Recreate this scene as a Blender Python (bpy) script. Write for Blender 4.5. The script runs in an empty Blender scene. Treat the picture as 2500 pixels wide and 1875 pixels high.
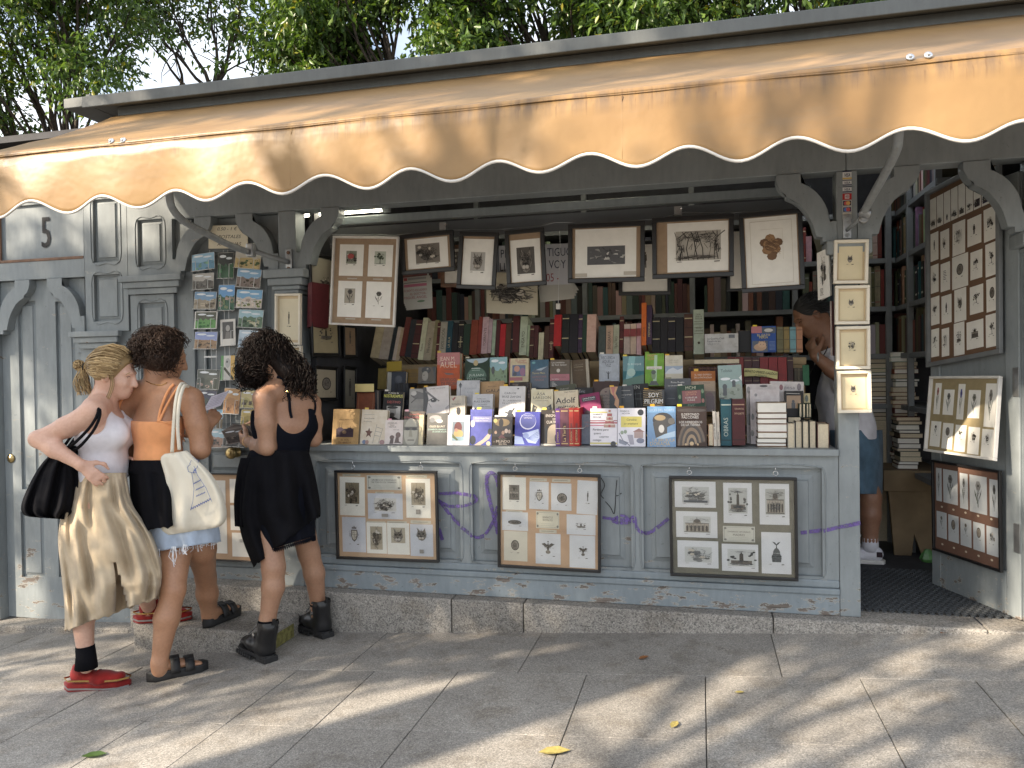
import bpy, bmesh, math, random
import numpy as np
from mathutils import Vector, Matrix, noise
random.seed(7)
SC = bpy.context.scene
COL = SC.collection
R_ = math.radians
# ------------------------------------------------------------------ camera
F, PSI, PIT, ROLL = 1878.0, R_(13.8), R_(-0.8), .0152
CAM = Vector((0, -3.8, 1.239))
A_ = Vector((-math.sin(PSI)*math.cos(PIT), math.cos(PSI)*math.cos(PIT), math.sin(PIT)))
r0 = Vector((math.cos(PSI), math.sin(PSI), 0)); u0 = r0.cross(A_)
RT = r0*math.cos(ROLL)-u0*math.sin(ROLL); UP = u0*math.cos(ROLL)+r0*math.sin(ROLL)
cd = bpy.data.cameras.new('camera'); cam = bpy.data.objects.new('camera', cd); COL.objects.link(cam)
cd.sensor_width = 36; cd.lens = 36*F/2500; cd.clip_start = .05; cd.clip_end = 3000
cam.matrix_world = Matrix(((RT.x, UP.x, -A_.x, CAM.x), (RT.y, UP.y, -A_.y, CAM.y), (RT.z, UP.z, -A_.z, CAM.z), (0, 0, 0, 1)))
SC.camera = cam
# ------------------------------------------------------------------ light
SUN_EL = R_(29); SUN_H = Vector((-.72, -.694, 0)).normalized()
SUN_DIR = Vector((SUN_H.x*math.cos(SUN_EL), SUN_H.y*math.cos(SUN_EL), math.sin(SUN_EL)))
sl = bpy.data.lights.new('sun', 'SUN'); sl.energy = 5.0; sl.angle = R_(.5); sl.color = (1, .86, .68)
so = bpy.data.objects.new('sun', sl); COL.objects.link(so)
so.rotation_euler = SUN_DIR.to_track_quat('Z', 'Y').to_euler()
W = bpy.data.worlds.new('World'); SC.world = W; W.use_nodes = True
nt = W.node_tree; N = nt.nodes; L = nt.links
for n in list(N): N.remove(n)
wo = N.new('ShaderNodeOutputWorld'); bg = N.new('ShaderNodeBackground'); bg.inputs[1].default_value = .122
sk = N.new('ShaderNodeTexSky'); sk.sky_type = 'NISHITA'; sk.sun_disc = False
sk.sun_elevation = SUN_EL; sk.sun_rotation = math.atan2(SUN_H.x, SUN_H.y)
sk.air_density = 1.0; sk.dust_density = 1.2; sk.ozone_density = 1.0
tc = N.new('ShaderNodeTexCoord'); mp = N.new('ShaderNodeMapping'); mp.inputs['Scale'].default_value = (1, 1, 2.2)
nz = N.new('ShaderNodeTexNoise'); nz.inputs['Scale'].default_value = 2.2; nz.inputs['Detail'].default_value = 6; nz.inputs['Roughness'].default_value = .55
cr = N.new('ShaderNodeValToRGB'); cr.color_ramp.elements[0].position = .30; cr.color_ramp.elements[1].position = .58
mx = N.new('ShaderNodeMixRGB'); mx.inputs[2].default_value = (6.6, 6.8, 7.1, 1)
L.new(tc.outputs['Generated'], mp.inputs[0]); L.new(mp.outputs[0], nz.inputs[0]); L.new(nz.outputs[0], cr.inputs[0])
L.new(cr.outputs[0], mx.inputs[0]); L.new(sk.outputs[0], mx.inputs[1]); L.new(mx.outputs[0], bg.inputs[0]); L.new(bg.outputs[0], wo.inputs[0])
SC.view_settings.view_transform = 'Standard'; SC.view_settings.look = 'None'
SC.view_settings.exposure = 1.14; SC.view_settings.gamma = 1; SC.view_settings.use_curve_mapping = False
SC.cycles.max_bounces = 8; SC.cycles.transparent_max_bounces = 12

# ------------------------------------------------------------------ picture point -> place
def ray(x, y): return A_ + RT*((x-1250)/F) + UP*((937.5-y)/F)
def P(x, y, Y=0.):
    d = ray(x, y); return CAM + d*((Y-CAM.y)/d.y)
def PX(x, y, X):
    d = ray(x, y); return CAM + d*((X-CAM.x)/d.x)
def PZ(x, y, Z):
    d = ray(x, y); return CAM + d*((Z-CAM.z)/d.z)
SLOPE = .0633
def gz(X): return SLOPE*X
def G(x, y):
    d = ray(x, y); return CAM + d*((SLOPE*CAM.x-CAM.z)/(d.z-SLOPE*d.x))
def J(x, y, t): return CAM + ray(x, y)*t
def RX(x0, y0, x1, y1, Y=0.):
    xm, ym = (x0+x1)/2, (y0+y1)/2
    return P(x0, ym, Y).x, P(x1, ym, Y).x, P(xm, y1, Y).z, P(xm, y0, Y).z
def srgb(*c):
    if len(c) == 1: c = c[0]
    return tuple(((v/255)/12.92 if v/255 <= .04045 else ((v/255+.055)/1.055)**2.4) for v in c[:3])

# ------------------------------------------------------------------ materials
MATS = {}
def newmat(name):
    m = bpy.data.materials.new(name); m.use_nodes = True; MATS[name] = m
    return m, m.node_tree.nodes, m.node_tree.links, m.node_tree.nodes['Principled BSDF']
def pos(N): return N.new('ShaderNodeNewGeometry').outputs['Position']
def noise_(N, L, v, scale, detail=4, rough=.55, stretch=None):
    if stretch:
        mp = N.new('ShaderNodeMapping'); mp.inputs['Scale'].default_value = stretch; L.new(v, mp.inputs[0]); v = mp.outputs[0]
    n = N.new('ShaderNodeTexNoise'); n.inputs['Scale'].default_value = scale; n.inputs['Detail'].default_value = detail
    n.inputs['Roughness'].default_value = rough; L.new(v, n.inputs['Vector']); return n.outputs[0]
def ramp(N, L, fac, *stops):
    c = N.new('ShaderNodeValToRGB'); e = c.color_ramp.elements
    while len(e) < len(stops): e.new(.5)
    for i, (p, col) in enumerate(stops):
        e[i].position = p; e[i].color = (*col, 1) if len(col) == 3 else col
    L.new(fac, c.inputs[0]); return c.outputs[0]
def g3(v): return (v, v, v)
def mixc(N, L, fac, a, b, mode='MIX'):
    m = N.new('ShaderNodeMixRGB'); m.blend_type = mode
    for i, s in ((0, fac), (1, a), (2, b)):
        if hasattr(s, 'links') or hasattr(s, 'is_linked'): L.new(s, m.inputs[i])
        elif isinstance(s, (int, float)): m.inputs[i].default_value = s
        else: m.inputs[i].default_value = (*s, 1)
    return m.outputs[0]
def bump(N, L, h, b, st=.3, d=.01):
    bp = N.new('ShaderNodeBump'); bp.inputs['Strength'].default_value = st; bp.inputs['Distance'].default_value = d
    L.new(h, bp.inputs['Height']); L.new(bp.outputs[0], b.inputs['Normal'])
def simple(name, col, rough=.6, var=.12, scale=14, metal=0, bstr=0, bscale=200, spec=.5, coat=0):
    m, N, L, b = newmat(name); v = pos(N)
    n = noise_(N, L, v, scale)
    c = ramp(N, L, n, (.3, tuple(x*(1-var) for x in col)), (.7, tuple(min(1, x*(1+var)) for x in col)))
    L.new(c, b.inputs['Base Color']); b.inputs['Roughness'].default_value = rough; b.inputs['Metallic'].default_value = metal
    b.inputs['Specular IOR Level'].default_value = spec
    if coat: b.inputs['Coat Weight'].default_value = coat; b.inputs['Coat Roughness'].default_value = .08
    if bstr: bump(N, L, noise_(N, L, v, bscale, 3), b, bstr, .004)
    return m
def paint(name, col, wear=.0, wood=(.15, .125, .108), zfade=None, under=(.33, .33, .31)):
    """old brushed grey-blue paint: dirt blotches, chips and peeling down to primer and wood"""
    m, N, L, b = newmat(name); v = pos(N)
    n1 = noise_(N, L, v, 3.1, 5); n2 = noise_(N, L, v, 40, 4, .6, (1, 1, .25)); n3 = noise_(N, L, v, 17, 6, .7, (.45, 1, 1.3))
    c = ramp(N, L, n1, (.28, tuple(x*.84 for x in col)), (.72, tuple(x*1.1 for x in col)))
    c = mixc(N, L, .16, c, ramp(N, L, n2, (.3, g3(.25)), (.7, g3(.75))), 'OVERLAY')
    spots = ramp(N, L, noise_(N, L, v, 55, 3, .7), (.285, g3(.45)), (.33, g3(1)))
    c = mixc(N, L, .5, c, spots, 'MULTIPLY')
    if wear > 0:
        f = n3
        if zfade:
            sp = N.new('ShaderNodeSeparateXYZ'); L.new(v, sp.inputs[0])
            mr = N.new('ShaderNodeMapRange'); mr.inputs[1].default_value = zfade[0]; mr.inputs[2].default_value = zfade[1]
            mr.inputs[3].default_value = zfade[2]; mr.inputs[4].default_value = 0; L.new(sp.outputs[2], mr.inputs[0])
            ad = N.new('ShaderNodeMath'); ad.operation = 'ADD'; L.new(n3, ad.inputs[0]); L.new(mr.outputs[0], ad.inputs[1]); f = ad.outputs[0]
        t = 1-wear
        grain = ramp(N, L, noise_(N, L, v, 60, 5, .65, (.06, 1, 1)), (.3, tuple(x*.55 for x in wood)), (.7, tuple(x*1.5 for x in wood)))
        c = mixc(N, L, ramp(N, L, f, (t-.028, g3(0)), (t-.02, g3(1))), c, under)
        peel = ramp(N, L, f, (t, g3(0)), (t+.012, g3(1)))
        c = mixc(N, L, peel, c, grain)
        bump(N, L, peel, b, -.5, .003)
    else:
        bump(N, L, n2, b, .12, .002)
    L.new(c, b.inputs['Base Color']); b.inputs['Roughness'].default_value = .5
    b.inputs['Specular IOR Level'].default_value = .35
    return m
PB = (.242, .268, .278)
paint('paint', PB, .30)
paint('paint_worn', PB, .325, zfade=(.10, .42, .075))
paint('paint_base', (.225, .262, .285), .37, zfade=(.09, .24, .08))
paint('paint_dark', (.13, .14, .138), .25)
simple('brown_strip', (.16, .085, .05), .6, .3, 20)
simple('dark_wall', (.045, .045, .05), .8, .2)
simple('shelf_metal', (.16, .17, .175), .5, .15, 10)
simple('tan_board', (.30, .22, .12), .7, .15, 9, bstr=.1, bscale=60)
simple('steel', (.40, .41, .42), .38, .15, 25, metal=.85)
simple('grey_pipe', (.26, .28, .29), .45, .15, 30)
simple('brass', (.40, .30, .14), .3, .15, 30, metal=.9)
simple('black_frame', (.012, .012, .013), .38, .2, 30)
simple('white_frame', (.66, .64, .60), .5, .08, 20)
simple('cream_frame', (.74, .68, .56), .5, .06, 20)
simple('kraft', (.32, .225, .145), .85, .1, 30)
simple('olive_card', (.145, .14, .11), .8, .08, 30)
simple('khaki_card', (.30, .24, .13), .8, .08, 30)
simple('paper', (.78, .76, .70), .75, .04, 25)
simple('pages', (.62, .54, .40), .85, .10, 120)
simple('white_wire', (.62, .63, .62), .4, .05, 30)
simple('bark', (.055, .042, .032), .9, .4, 25, bstr=.8, bscale=40)
simple('cardboard', (.19, .135, .075), .8, .18, 7, bstr=.15, bscale=30)
simple('rubber', (.018, .018, .019), .75, .3, 40)
simple('chrome', (.7, .7, .7), .15, .05, 30, metal=1)
simple('moss', (.17, .155, .05), .95, .5, 40, bstr=.6, bscale=90)
simple('yellow_leaf', (.36, .29, .09), .6, .25, 60)
simple('dry_leaf', (.22, .09, .03), .7, .3, 60)
simple('green_plastic', (.09, .22, .07), .35, .3, 30)

def m_granite(name, vs, lo, hi):
    m, N, L, b = newmat(name); v = pos(N)
    vo = N.new('ShaderNodeTexVoronoi'); vo.inputs['Scale'].default_value = vs; L.new(v, vo.inputs['Vector'])
    sp = N.new('ShaderNodeSeparateColor'); L.new(vo.outputs['Color'], sp.inputs[0])
    c = ramp(N, L, sp.outputs[0], (0, (lo, lo*.96, lo*.92)), (.2, (lo*1.5, lo*1.44, lo*1.35)), (.5, (.34, .325, .30)), (.8, (hi*.82, hi*.78, hi*.72)), (1, (hi, hi*.96, hi*.89)))
    n = noise_(N, L, v, 1.7, 6, .65); n2 = noise_(N, L, v, 420, 2)
    c = mixc(N, L, .5, c, ramp(N, L, n2, (.35, g3(.5)), (.65, g3(1))), 'MULTIPLY')
    c = mixc(N, L, .85, c, ramp(N, L, n, (.28, (.66, .64, .62)), (.7, (1.18, 1.16, 1.13))), 'MULTIPLY')
    gum = N.new('ShaderNodeTexVoronoi'); gum.inputs['Scale'].default_value = 3.3; gum.inputs['Randomness'].default_value = 1; L.new(v, gum.inputs['Vector'])
    c = mixc(N, L, .8, c, ramp(N, L, gum.outputs['Distance'], (.045, g3(.62)), (.062, g3(1))), 'MULTIPLY')
    c = mixc(N, L, .7, c, ramp(N, L, noise_(N, L, v, 5.5, 7, .72), (.34, (.66, .62, .57)), (.5, g3(1))), 'MULTIPLY')
    rnd = N.new('ShaderNodeObjectInfo').outputs['Random']
    c = mixc(N, L, .8, c, ramp(N, L, rnd, (0, g3(.84)), (1, g3(1.06))), 'MULTIPLY')
    L.new(c, b.inputs['Base Color']); b.inputs['Roughness'].default_value = .82; b.inputs['Specular IOR Level'].default_value = .25
    bump(N, L, noise_(N, L, v, 130, 3, .7), b, .25, .004)
    return m
m_granite('granite', 190, .16, .48); m_granite('granite_paving', 240, .21, .52)
def m_ground():
    m, N, L, b = newmat('asphalt'); v = pos(N)
    c = ramp(N, L, noise_(N, L, v, 60, 5, .7), (.3, g3(.045)), (.7, g3(.10)))
    L.new(c, b.inputs['Base Color']); b.inputs['Roughness'].default_value = .9
m_ground()
simple('joint', (.11, .105, .098), .95, .2, 30)
def m_awning():
    m, N, L, b = newmat('canvas'); v = pos(N)
    n1 = noise_(N, L, v, 2.3, 6, .6); n2 = noise_(N, L, v, 9, 4, .6, (2.5, 1, .35))
    c = ramp(N, L, n1, (.3, (.31, .185, .08)), (.55, (.365, .225, .098)), (.8, (.41, .258, .112)))
    sp = N.new('ShaderNodeSeparateXYZ'); L.new(v, sp.inputs[0])
    # dirt that ran down from the seam
    mr = N.new('ShaderNodeMapRange'); mr.inputs[1].default_value = 2.16; mr.inputs[2].default_value = 2.225; L.new(sp.outputs[2], mr.inputs[0])
    mr2 = N.new('ShaderNodeMapRange'); mr2.inputs[1].default_value = 2.30; mr2.inputs[2].default_value = 2.225; L.new(sp.outputs[2], mr2.inputs[0])
    mm = N.new('ShaderNodeMath'); mm.operation = 'MULTIPLY'; L.new(mr.outputs[0], mm.inputs[0]); L.new(mr2.outputs[0], mm.inputs[1])
    m3 = N.new('ShaderNodeMath'); m3.operation = 'MULTIPLY'; L.new(mm.outputs[0], m3.inputs[0]); L.new(ramp(N, L, n2, (.38, g3(0)), (.62, g3(1))), m3.inputs[1])
    drip = noise_(N, L, v, 30, 3, .6, (2.2, 1, .06))
    m4 = N.new('ShaderNodeMath'); m4.operation = 'MULTIPLY'; L.new(mm.outputs[0], m4.inputs[0]); L.new(ramp(N, L, drip, (.58, g3(0)), (.68, g3(.7))), m4.inputs[1])
    c = mixc(N, L, m3.outputs[0], c, (.20, .135, .085)); 
    c = mixc(N, L, m4.outputs[0], c, (.17, .10, .055))
    stain = ramp(N, L, noise_(N, L, v, 3.4, 5, .7, (.5, 1, 2)), (.58, g3(0)), (.78, g3(.35)))
    c = mixc(N, L, stain, c, (.26, .205, .14))
    L.new(c, b.inputs['Base Color']); b.inputs['Roughness'].default_value = .42; b.inputs['Specular IOR Level'].default_value = .5
    bump(N, L, noise_(N, L, v, 5, 3), b, .25, .03)
    tr = N.new('ShaderNodeBsdfTranslucent'); L.new(c, tr.inputs[0]); mxs = N.new('ShaderNodeMixShader'); mxs.inputs[0].default_value = .18
    out = N['Material Output']; L.new(b.outputs[0], mxs.inputs[1]); L.new(tr.outputs[0], mxs.inputs[2]); L.new(mxs.outputs[0], out.inputs[0])
m_awning()
def m_leaf(name, a, b_, c_):
    m, N, L, b = newmat(name)
    rnd = N.new('ShaderNodeNewGeometry').outputs['Random Per Island']
    c = ramp(N, L, rnd, (0, a), (.55, b_), (.93, c_), (1, (.30, .26, .03)))
    L.new(c, b.inputs['Base Color']); b.inputs['Roughness'].default_value = .38; b.inputs['Specular IOR Level'].default_value = .5
    tr = N.new('ShaderNodeBsdfTranslucent'); L.new(mixc(N, L, 1., c, (1.25, 1.35, .5), 'MULTIPLY'), tr.inputs[0]); mxs = N.new('ShaderNodeMixShader'); mxs.inputs[0].default_value = .3
    out = N['Material Output']; L.new(b.outputs[0], mxs.inputs[1]); L.new(tr.outputs[0], mxs.inputs[2]); L.new(mxs.outputs[0], out.inputs[0])
m_leaf('leaf', (.045, .085, .022), (.085, .15, .034), (.16, .24, .05))
def m_emit(name, col, s):
    m, N, L, b = newmat(name); b.inputs['Emission Color'].default_value = (*col, 1); b.inputs['Emission Strength'].default_value = s
    b.inputs['Base Color'].default_value = (.8, .8, .8, 1)
m_emit('tube_glow', (1, .93, .72), 14)
m_emit('tube_glow_cool', (.85, .93, 1), 9)
def m_glass():
    m, N, L, b = newmat('glass'); out = N['Material Output']
    g = N.new('ShaderNodeBsdfGlossy'); g.inputs['Roughness'].default_value = .02; t = N.new('ShaderNodeBsdfTransparent'); t.inputs[0].default_value = (.97, .97, .96, 1)
    lw = N.new('ShaderNodeLayerWeight'); lw.inputs[0].default_value = .5; pw = N.new('ShaderNodeMath'); pw.operation = 'POWER'; pw.inputs[1].default_value = 4
    L.new(lw.outputs['Facing'], pw.inputs[0]); f = N.new('ShaderNodeMath'); f.operation = 'MULTIPLY_ADD'; f.inputs[1].default_value = .9; f.inputs[2].default_value = .045; L.new(pw.outputs[0], f.inputs[0])
    x = N.new('ShaderNodeMixShader'); L.new(f.outputs[0], x.inputs[0]); L.new(t.outputs[0], x.inputs[1]); L.new(g.outputs[0], x.inputs[2]); L.new(x.outputs[0], out.inputs[0])
m_glass()
def m_print(name, rough, coat):
    m, N, L, b = newmat(name); a = N.new('ShaderNodeVertexColor'); a.layer_name = 'Col'
    n = noise_(N, L, pos(N), 130, 3, .6)
    c = mixc(N, L, .12, a.outputs[0], ramp(N, L, n, (.3, g3(.3)), (.7, g3(.7))), 'OVERLAY')
    hs = N.new('ShaderNodeHueSaturation'); hs.inputs['Saturation'].default_value = .86; hs.inputs['Value'].default_value = .9; L.new(c, hs.inputs['Color'])
    L.new(hs.outputs[0], b.inputs['Base Color']); b.inputs['Roughness'].default_value = rough
    if coat: b.inputs['Coat Weight'].default_value = coat; b.inputs['Coat Roughness'].default_value = .12
m_print('print', .6, 0); m_print('gloss_print', .4, .5)
def m_obj():
    m, N, L, b = newmat('cloth_cover'); oi = N.new('ShaderNodeObjectInfo')
    n = noise_(N, L, pos(N), 35, 4, .6)
    c = mixc(N, L, .3, oi.outputs['Color'], ramp(N, L, n, (.3, g3(.2)), (.7, g3(.75))), 'OVERLAY')
    L.new(c, b.inputs['Base Color']); b.inputs['Roughness'].default_value = .55
m_obj()

# ------------------------------------------------------------------ mesh builder
class MB:
    def __init__(s): s.v = []; s.f = []; s.c = []; s.cc = None
    def add(s, vs, fs):
        o = len(s.v); s.v += [tuple(v) for v in vs]; s.f += [tuple(i+o for i in f) for f in fs]
        if s.cc is not None: s.c += [s.cc]*len(fs)
        return s
    def box(s, x0, x1, y0, y1, z0, z1):
        return s.add([(x0,y0,z0),(x1,y0,z0),(x1,y1,z0),(x0,y1,z0),(x0,y0,z1),(x1,y0,z1),(x1,y1,z1),(x0,y1,z1)],
                     [(0,3,2,1),(4,5,6,7),(0,1,5,4),(1,2,6,5),(2,3,7,6),(3,0,4,7)])
    def obox(s, o, ux, uy, uz):
        o, ux, uy, uz = Vector(o), Vector(ux), Vector(uy), Vector(uz)
        vs = [o, o+ux, o+ux+uy, o+uy, o+uz, o+ux+uz, o+ux+uy+uz, o+uy+uz]
        fs = [(0,3,2,1),(4,5,6,7),(0,1,5,4),(1,2,6,5),(2,3,7,6),(3,0,4,7)]
        if ux.cross(uy).dot(uz) < 0: fs = [f[::-1] for f in fs]
        return s.add(vs, fs)
    def quad(s, a, b, c, d): return s.add([a, b, c, d], [(0, 1, 2, 3)])
    def prism(s, poly, y0, y1, M=None):
        """poly: (x,z) outline, extruded from y0 to y1"""
        n = len(poly); ar = sum(poly[i][0]*poly[(i+1) % n][1]-poly[(i+1) % n][0]*poly[i][1] for i in range(n))
        if ar < 0: poly = poly[::-1]
        vs = [(x, y0, z) for x, z in poly]+[(x, y1, z) for x, z in poly]
        if M is not None: vs = [M @ Vector(v) for v in vs]
        return s.add(vs, [tuple(range(n)), tuple(range(2*n-1, n-1, -1))]+[((i+1) % n, i, n+i, n+(i+1) % n) for i in range(n)])
    def tube(s, pts, r, n=8, cap=True):
        pts = [Vector(p) for p in pts]; m = len(pts)
        rs = r if isinstance(r, (list, tuple)) else [r]*m
        prev = None; vs = []
        for i, p in enumerate(pts):
            d = (pts[min(i+1, m-1)]-pts[max(i-1, 0)])
            if d.length < 1e-9: d = Vector((0, 0, 1))
            d.normalize()
            if prev is None:
                a = d.cross(Vector((0, 0, 1)));
                if a.length < .05: a = d.cross(Vector((1, 0, 0)))
            else: a = prev-d*prev.dot(d)
            if a.length < 1e-6: a = d.orthogonal()
            a.normalize(); prev = a; b = d.cross(a)
            for k in range(n):
                t = 2*math.pi*k/n; vs.append(p+(a*math.cos(t)+b*math.sin(t))*rs[i])
        fs = [(i*n+k, i*n+(k+1) % n, (i+1)*n+(k+1) % n, (i+1)*n+k) for i in range(m-1) for k in range(n)]
        if cap: fs += [tuple(range(n-1, -1, -1)), tuple(range((m-1)*n, m*n))]
        return s.add(vs, fs)
    def loft(s, rings, cap=True, closed=True):
        n = len(rings[0]); vs = [p for r in rings for p in r]; kk = n if closed else n-1
        fs = [(i*n+k, i*n+(k+1) % n, (i+1)*n+(k+1) % n, (i+1)*n+k) for i in range(len(rings)-1) for k in range(kk)]
        if cap and closed: fs += [tuple(range(n-1, -1, -1)), tuple(range((len(rings)-1)*n, len(rings)*n))]
        return s.add(vs, fs)
    def lathe(s, c, prof, n=16, ax=(0, 0, 1)):
        z = Vector(ax).normalized(); x = z.orthogonal().normalized(); y = z.cross(x); c = Vector(c)
        return s.loft([[c+z*h+(x*math.cos(2*math.pi*k/n)+y*math.sin(2*math.pi*k/n))*max(r, 1e-5) for k in range(n)] for r, h in prof])
    def build(s, name, mat, parent=None, smooth=False, bevel=0, seg=2, origin=None):
        if origin is not None:
            ox, oy, oz = origin; s.v = [(a-ox, b-oy, c-oz) for a, b, c in s.v]
        me = bpy.data.meshes.new(name); me.from_pydata(s.v, [], s.f)
        me.materials.append(MATS[mat] if isinstance(mat, str) else mat)
        if s.c:
            at = me.color_attributes.new('Col', 'FLOAT_COLOR', 'CORNER')
            arr = np.ones((len(me.loops), 4), 'f'); k = 0
            tot = np.array([len(f) for f in s.f]); arr[:, :3] = np.repeat(np.array([c[:3] for c in s.c], 'f'), tot, axis=0)
            at.data.foreach_set('color', arr.ravel())
        if smooth: me.polygons.foreach_set('use_smooth', [True]*len(me.polygons))
        me.update()
        o = link(name, me, parent, bevel, seg)
        if origin is not None: o.location = origin
        return o
def link(name, me, parent=None, bevel=0, seg=2):
    o = bpy.data.objects.new(name, me); COL.objects.link(o)
    if parent is not None:
        o.parent = parent; q = parent; w = Vector()
        while q is not None: w += q.location; q = q.parent
        o.location = -w
    if bevel:
        b = o.modifiers.new('bevel', 'BEVEL'); b.width = bevel; b.segments = seg; b.limit_method = 'ANGLE'
    return o
def thing(name, label, cat, loc=(0, 0, 0), group=None):
    o = bpy.data.objects.new(name, None); COL.objects.link(o); o.location = Vector(loc); o.empty_display_size = .1
    return tag(o, label, cat, group)
def tag(o, label=None, cat=None, group=None, kind=None):
    if label: o['label'] = label
    if cat: o['category'] = cat
    if group: o['group'] = group
    if kind: o['kind'] = kind
    return o
def bx(name, mat, parent, *a, bevel=.002): return MB().box(*a).build(name, mat, parent, bevel=bevel)
# ================================================================== setting
# ground: street to the horizon, pavement of granite slabs on top
mb = MB(); ex = [-900, -60, -12, 6, 60, 900]; ey = [-900, -60, -8, 3, 60, 900]
def gzf(x): return SLOPE*max(-60, min(60, x))-.05
for i in range(5):
    for j in range(5):
        q = [(ex[i], ey[j]), (ex[i+1], ey[j]), (ex[i+1], ey[j+1]), (ex[i], ey[j+1])]
        mb.add([(a, b, gzf(a)) for a, b in q], [(0, 1, 2, 3)])
tag(mb.build('ground', 'asphalt'), kind='structure')
pave = MB().add([(-8, -5.2, gz(-8)-.012), (4.5, -5.2, gz(4.5)-.012), (4.5, -.02, gz(4.5)-.012), (-8, -.02, gz(-8)-.012)], [(0, 1, 2, 3)]).build('pavement', 'joint')
tag(pave, kind='structure')
j1 = [-8, -7.1, -6.3, -5.4, -4.6, -3.75, -3.0, -2.1, -1.6, -.78, .3, 1.35, 2.4, 3.4, 4.5]
j2 = [-8, -7, -6.2, -5.4, -4.6, -3.85, -3.25, -2.66, -2.19, -1.82, -1.44, -1.05, -.48, .004, .585, .985, 1.6, 2.3, 3.1, 4.5]
j4 = [-8, -6.6, -5.5, -4.3, -3.3, -2.4, -1.2, -.3, .8, 1.7, 2.9, 4.5]
rows = [(-.015, -.605, j1), (-.605, -1.168, j2), (-1.168, -1.75, j2), (-1.75, -2.6, j4), (-2.6, -3.4, [x+.4 if -8 < x < 4.5 else x for x in j4]), (-3.4, -4.3, j4), (-4.3, -5.2, j1)]
g = .0018
for (ya, yb, js) in rows:
    for a, b in zip(js, js[1:]):
        h = random.uniform(-.0012, .0012)
        x0, x1, y1, y0 = a+g, b-g, ya-g, yb+g
        vs = [(x0, y0, gz(x0)+h), (x1, y0, gz(x1)+h), (x1, y1, gz(x1)+h), (x0, y1, gz(x0)+h)]
        vs += [(x, y, z-.012) for x, y, z in vs]
        MB().add(vs, [(0, 1, 2, 3), (0, 4, 5, 1), (1, 5, 6, 2), (2, 6, 7, 3), (3, 7, 4, 0)]).build('paving_slab', 'granite_paving', pave, bevel=.0015, seg=1)

# ================================================================== kiosk
K = thing('bookstall_kiosk', 'long grey-blue painted wooden bookstall with arched brackets and panelled counter', 'kiosk', (-1, 0, 0))
BB = 2.143                                                     # underside of the beam
def wallgrid(m, X0, X1, Z0, Z1, yf, yb, holes, thick=.06):
    xs = sorted({X0, X1, *[h[0] for h in holes], *[h[1] for h in holes]}); zs = sorted({Z0, Z1, *[h[2] for h in holes], *[h[3] for h in holes]})
    for a, b in zip(xs, xs[1:]):
        for c, d in zip(zs, zs[1:]):
            mx_, mz_ = (a+b)/2, (c+d)/2
            if any(h[0] < mx_ < h[1] and h[2] < mz_ < h[3] for h in holes): continue
            m.quad((a, yf, c), (b, yf, c), (b, yf, d), (a, yf, d))
    for a, b, c, d in holes:
        m.quad((a, yf, c), (a, yf, d), (a, yb, d), (a, yb, c)); m.quad((b, yf, c), (b, yb, c), (b, yb, d), (b, yf, d))
        m.quad((a, yf, c), (a, yb, c), (b, yb, c), (b, yf, c)); m.quad((a, yf, d), (b, yf, d), (b, yb, d), (a, yb, d))
        m.quad((a, yb, c), (b, yb, c), (b, yb, d), (a, yb, d))
    y2 = yf+thick
    m.quad((X0, yf, Z0), (X0, yf, Z1), (X0, y2, Z1), (X0, y2, Z0)); m.quad((X1, yf, Z0), (X1, y2, Z0), (X1, y2, Z1), (X1, yf, Z1))
    m.quad((X0, yf, Z1), (X1, yf, Z1), (X1, y2, Z1), (X0, y2, Z1)); m.quad((X0, yf, Z0), (X0, y2, Z0), (X1, y2, Z0), (X1, yf, Z0))
    return m
def raised(a, b, c, d, yb, mat, parent, gap=.012, h1=.008, h2=.014, step=.014):
    """raised-and-fielded panel inside a recess"""
    m = MB(); o = [(a+gap, c+gap), (b-gap, c+gap), (b-gap, d-gap), (a+gap, d-gap)]
    i = [(a+gap+step, c+gap+step), (b-gap-step, c+gap+step), (b-gap-step, d-gap-step), (a+gap+step, d-gap-step)]
    e = [(a+gap+step*1.25, c+gap+step*1.25), (b-gap-step*1.25, c+gap+step*1.25), (b-gap-step*1.25, d-gap-step*1.25), (a+gap+step*1.25, d-gap-step*1.25)]
    vs = [(x, yb, z) for x, z in o]+[(x, yb-h1*.2, z) for x, z in o]+[(x, yb-h1, z) for x, z in i]+[(x, yb-h2, z) for x, z in e]
    fs = [tuple([k+4*l, (k+1) % 4+4*l, (k+1) % 4+4*l+4, k+4*l+4]) for l in range(3) for k in range(4)]+[(12, 13, 14, 15)]
    m.add(vs, fs); return m.build('panel', mat, parent)
def arcs(a, b, c, d, yf, mat, parent, end=.018):
    """thin carved moulding line round an opening with rounded ends"""
    m = MB()
    for sx, x in ((-1, a-.006), (1, b+.006)):
        pts = [(x-sx*.004, yf-.001, c-.004)]+[(x+sx*.010*math.sin(math.pi*t/2) if t < 1 else x+sx*.01, yf-.001, c+.05*t) for t in (.2, .5, 1)]
        pts += [(x+sx*.01, yf-.001, c+(d-c)*.5)]+[(x+sx*.010*math.sin(math.pi*t/2), yf-.001, d-.05*t) for t in (1, .5, .2)]+[(x-sx*.004, yf-.001, d+.004)]
        m.tube(pts, .0035, 5)
    for sz, z in ((-1, c-.006), (1, d+.006)):
        pts = [(a-.004, yf-.001, z-sz*.004)]+[(a+(b-a)*t, yf-.001, z+sz*.012*math.sin(math.pi*min(1, 2.5*min(t, 1-t)))) for t in (.1, .2, .35, .5, .65, .8, .9)]+[(b+.004, yf-.001, z-sz*.004)]
        m.tube(pts, .0035, 5)
    return m.build('moulding', mat, parent, smooth=True)

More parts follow.
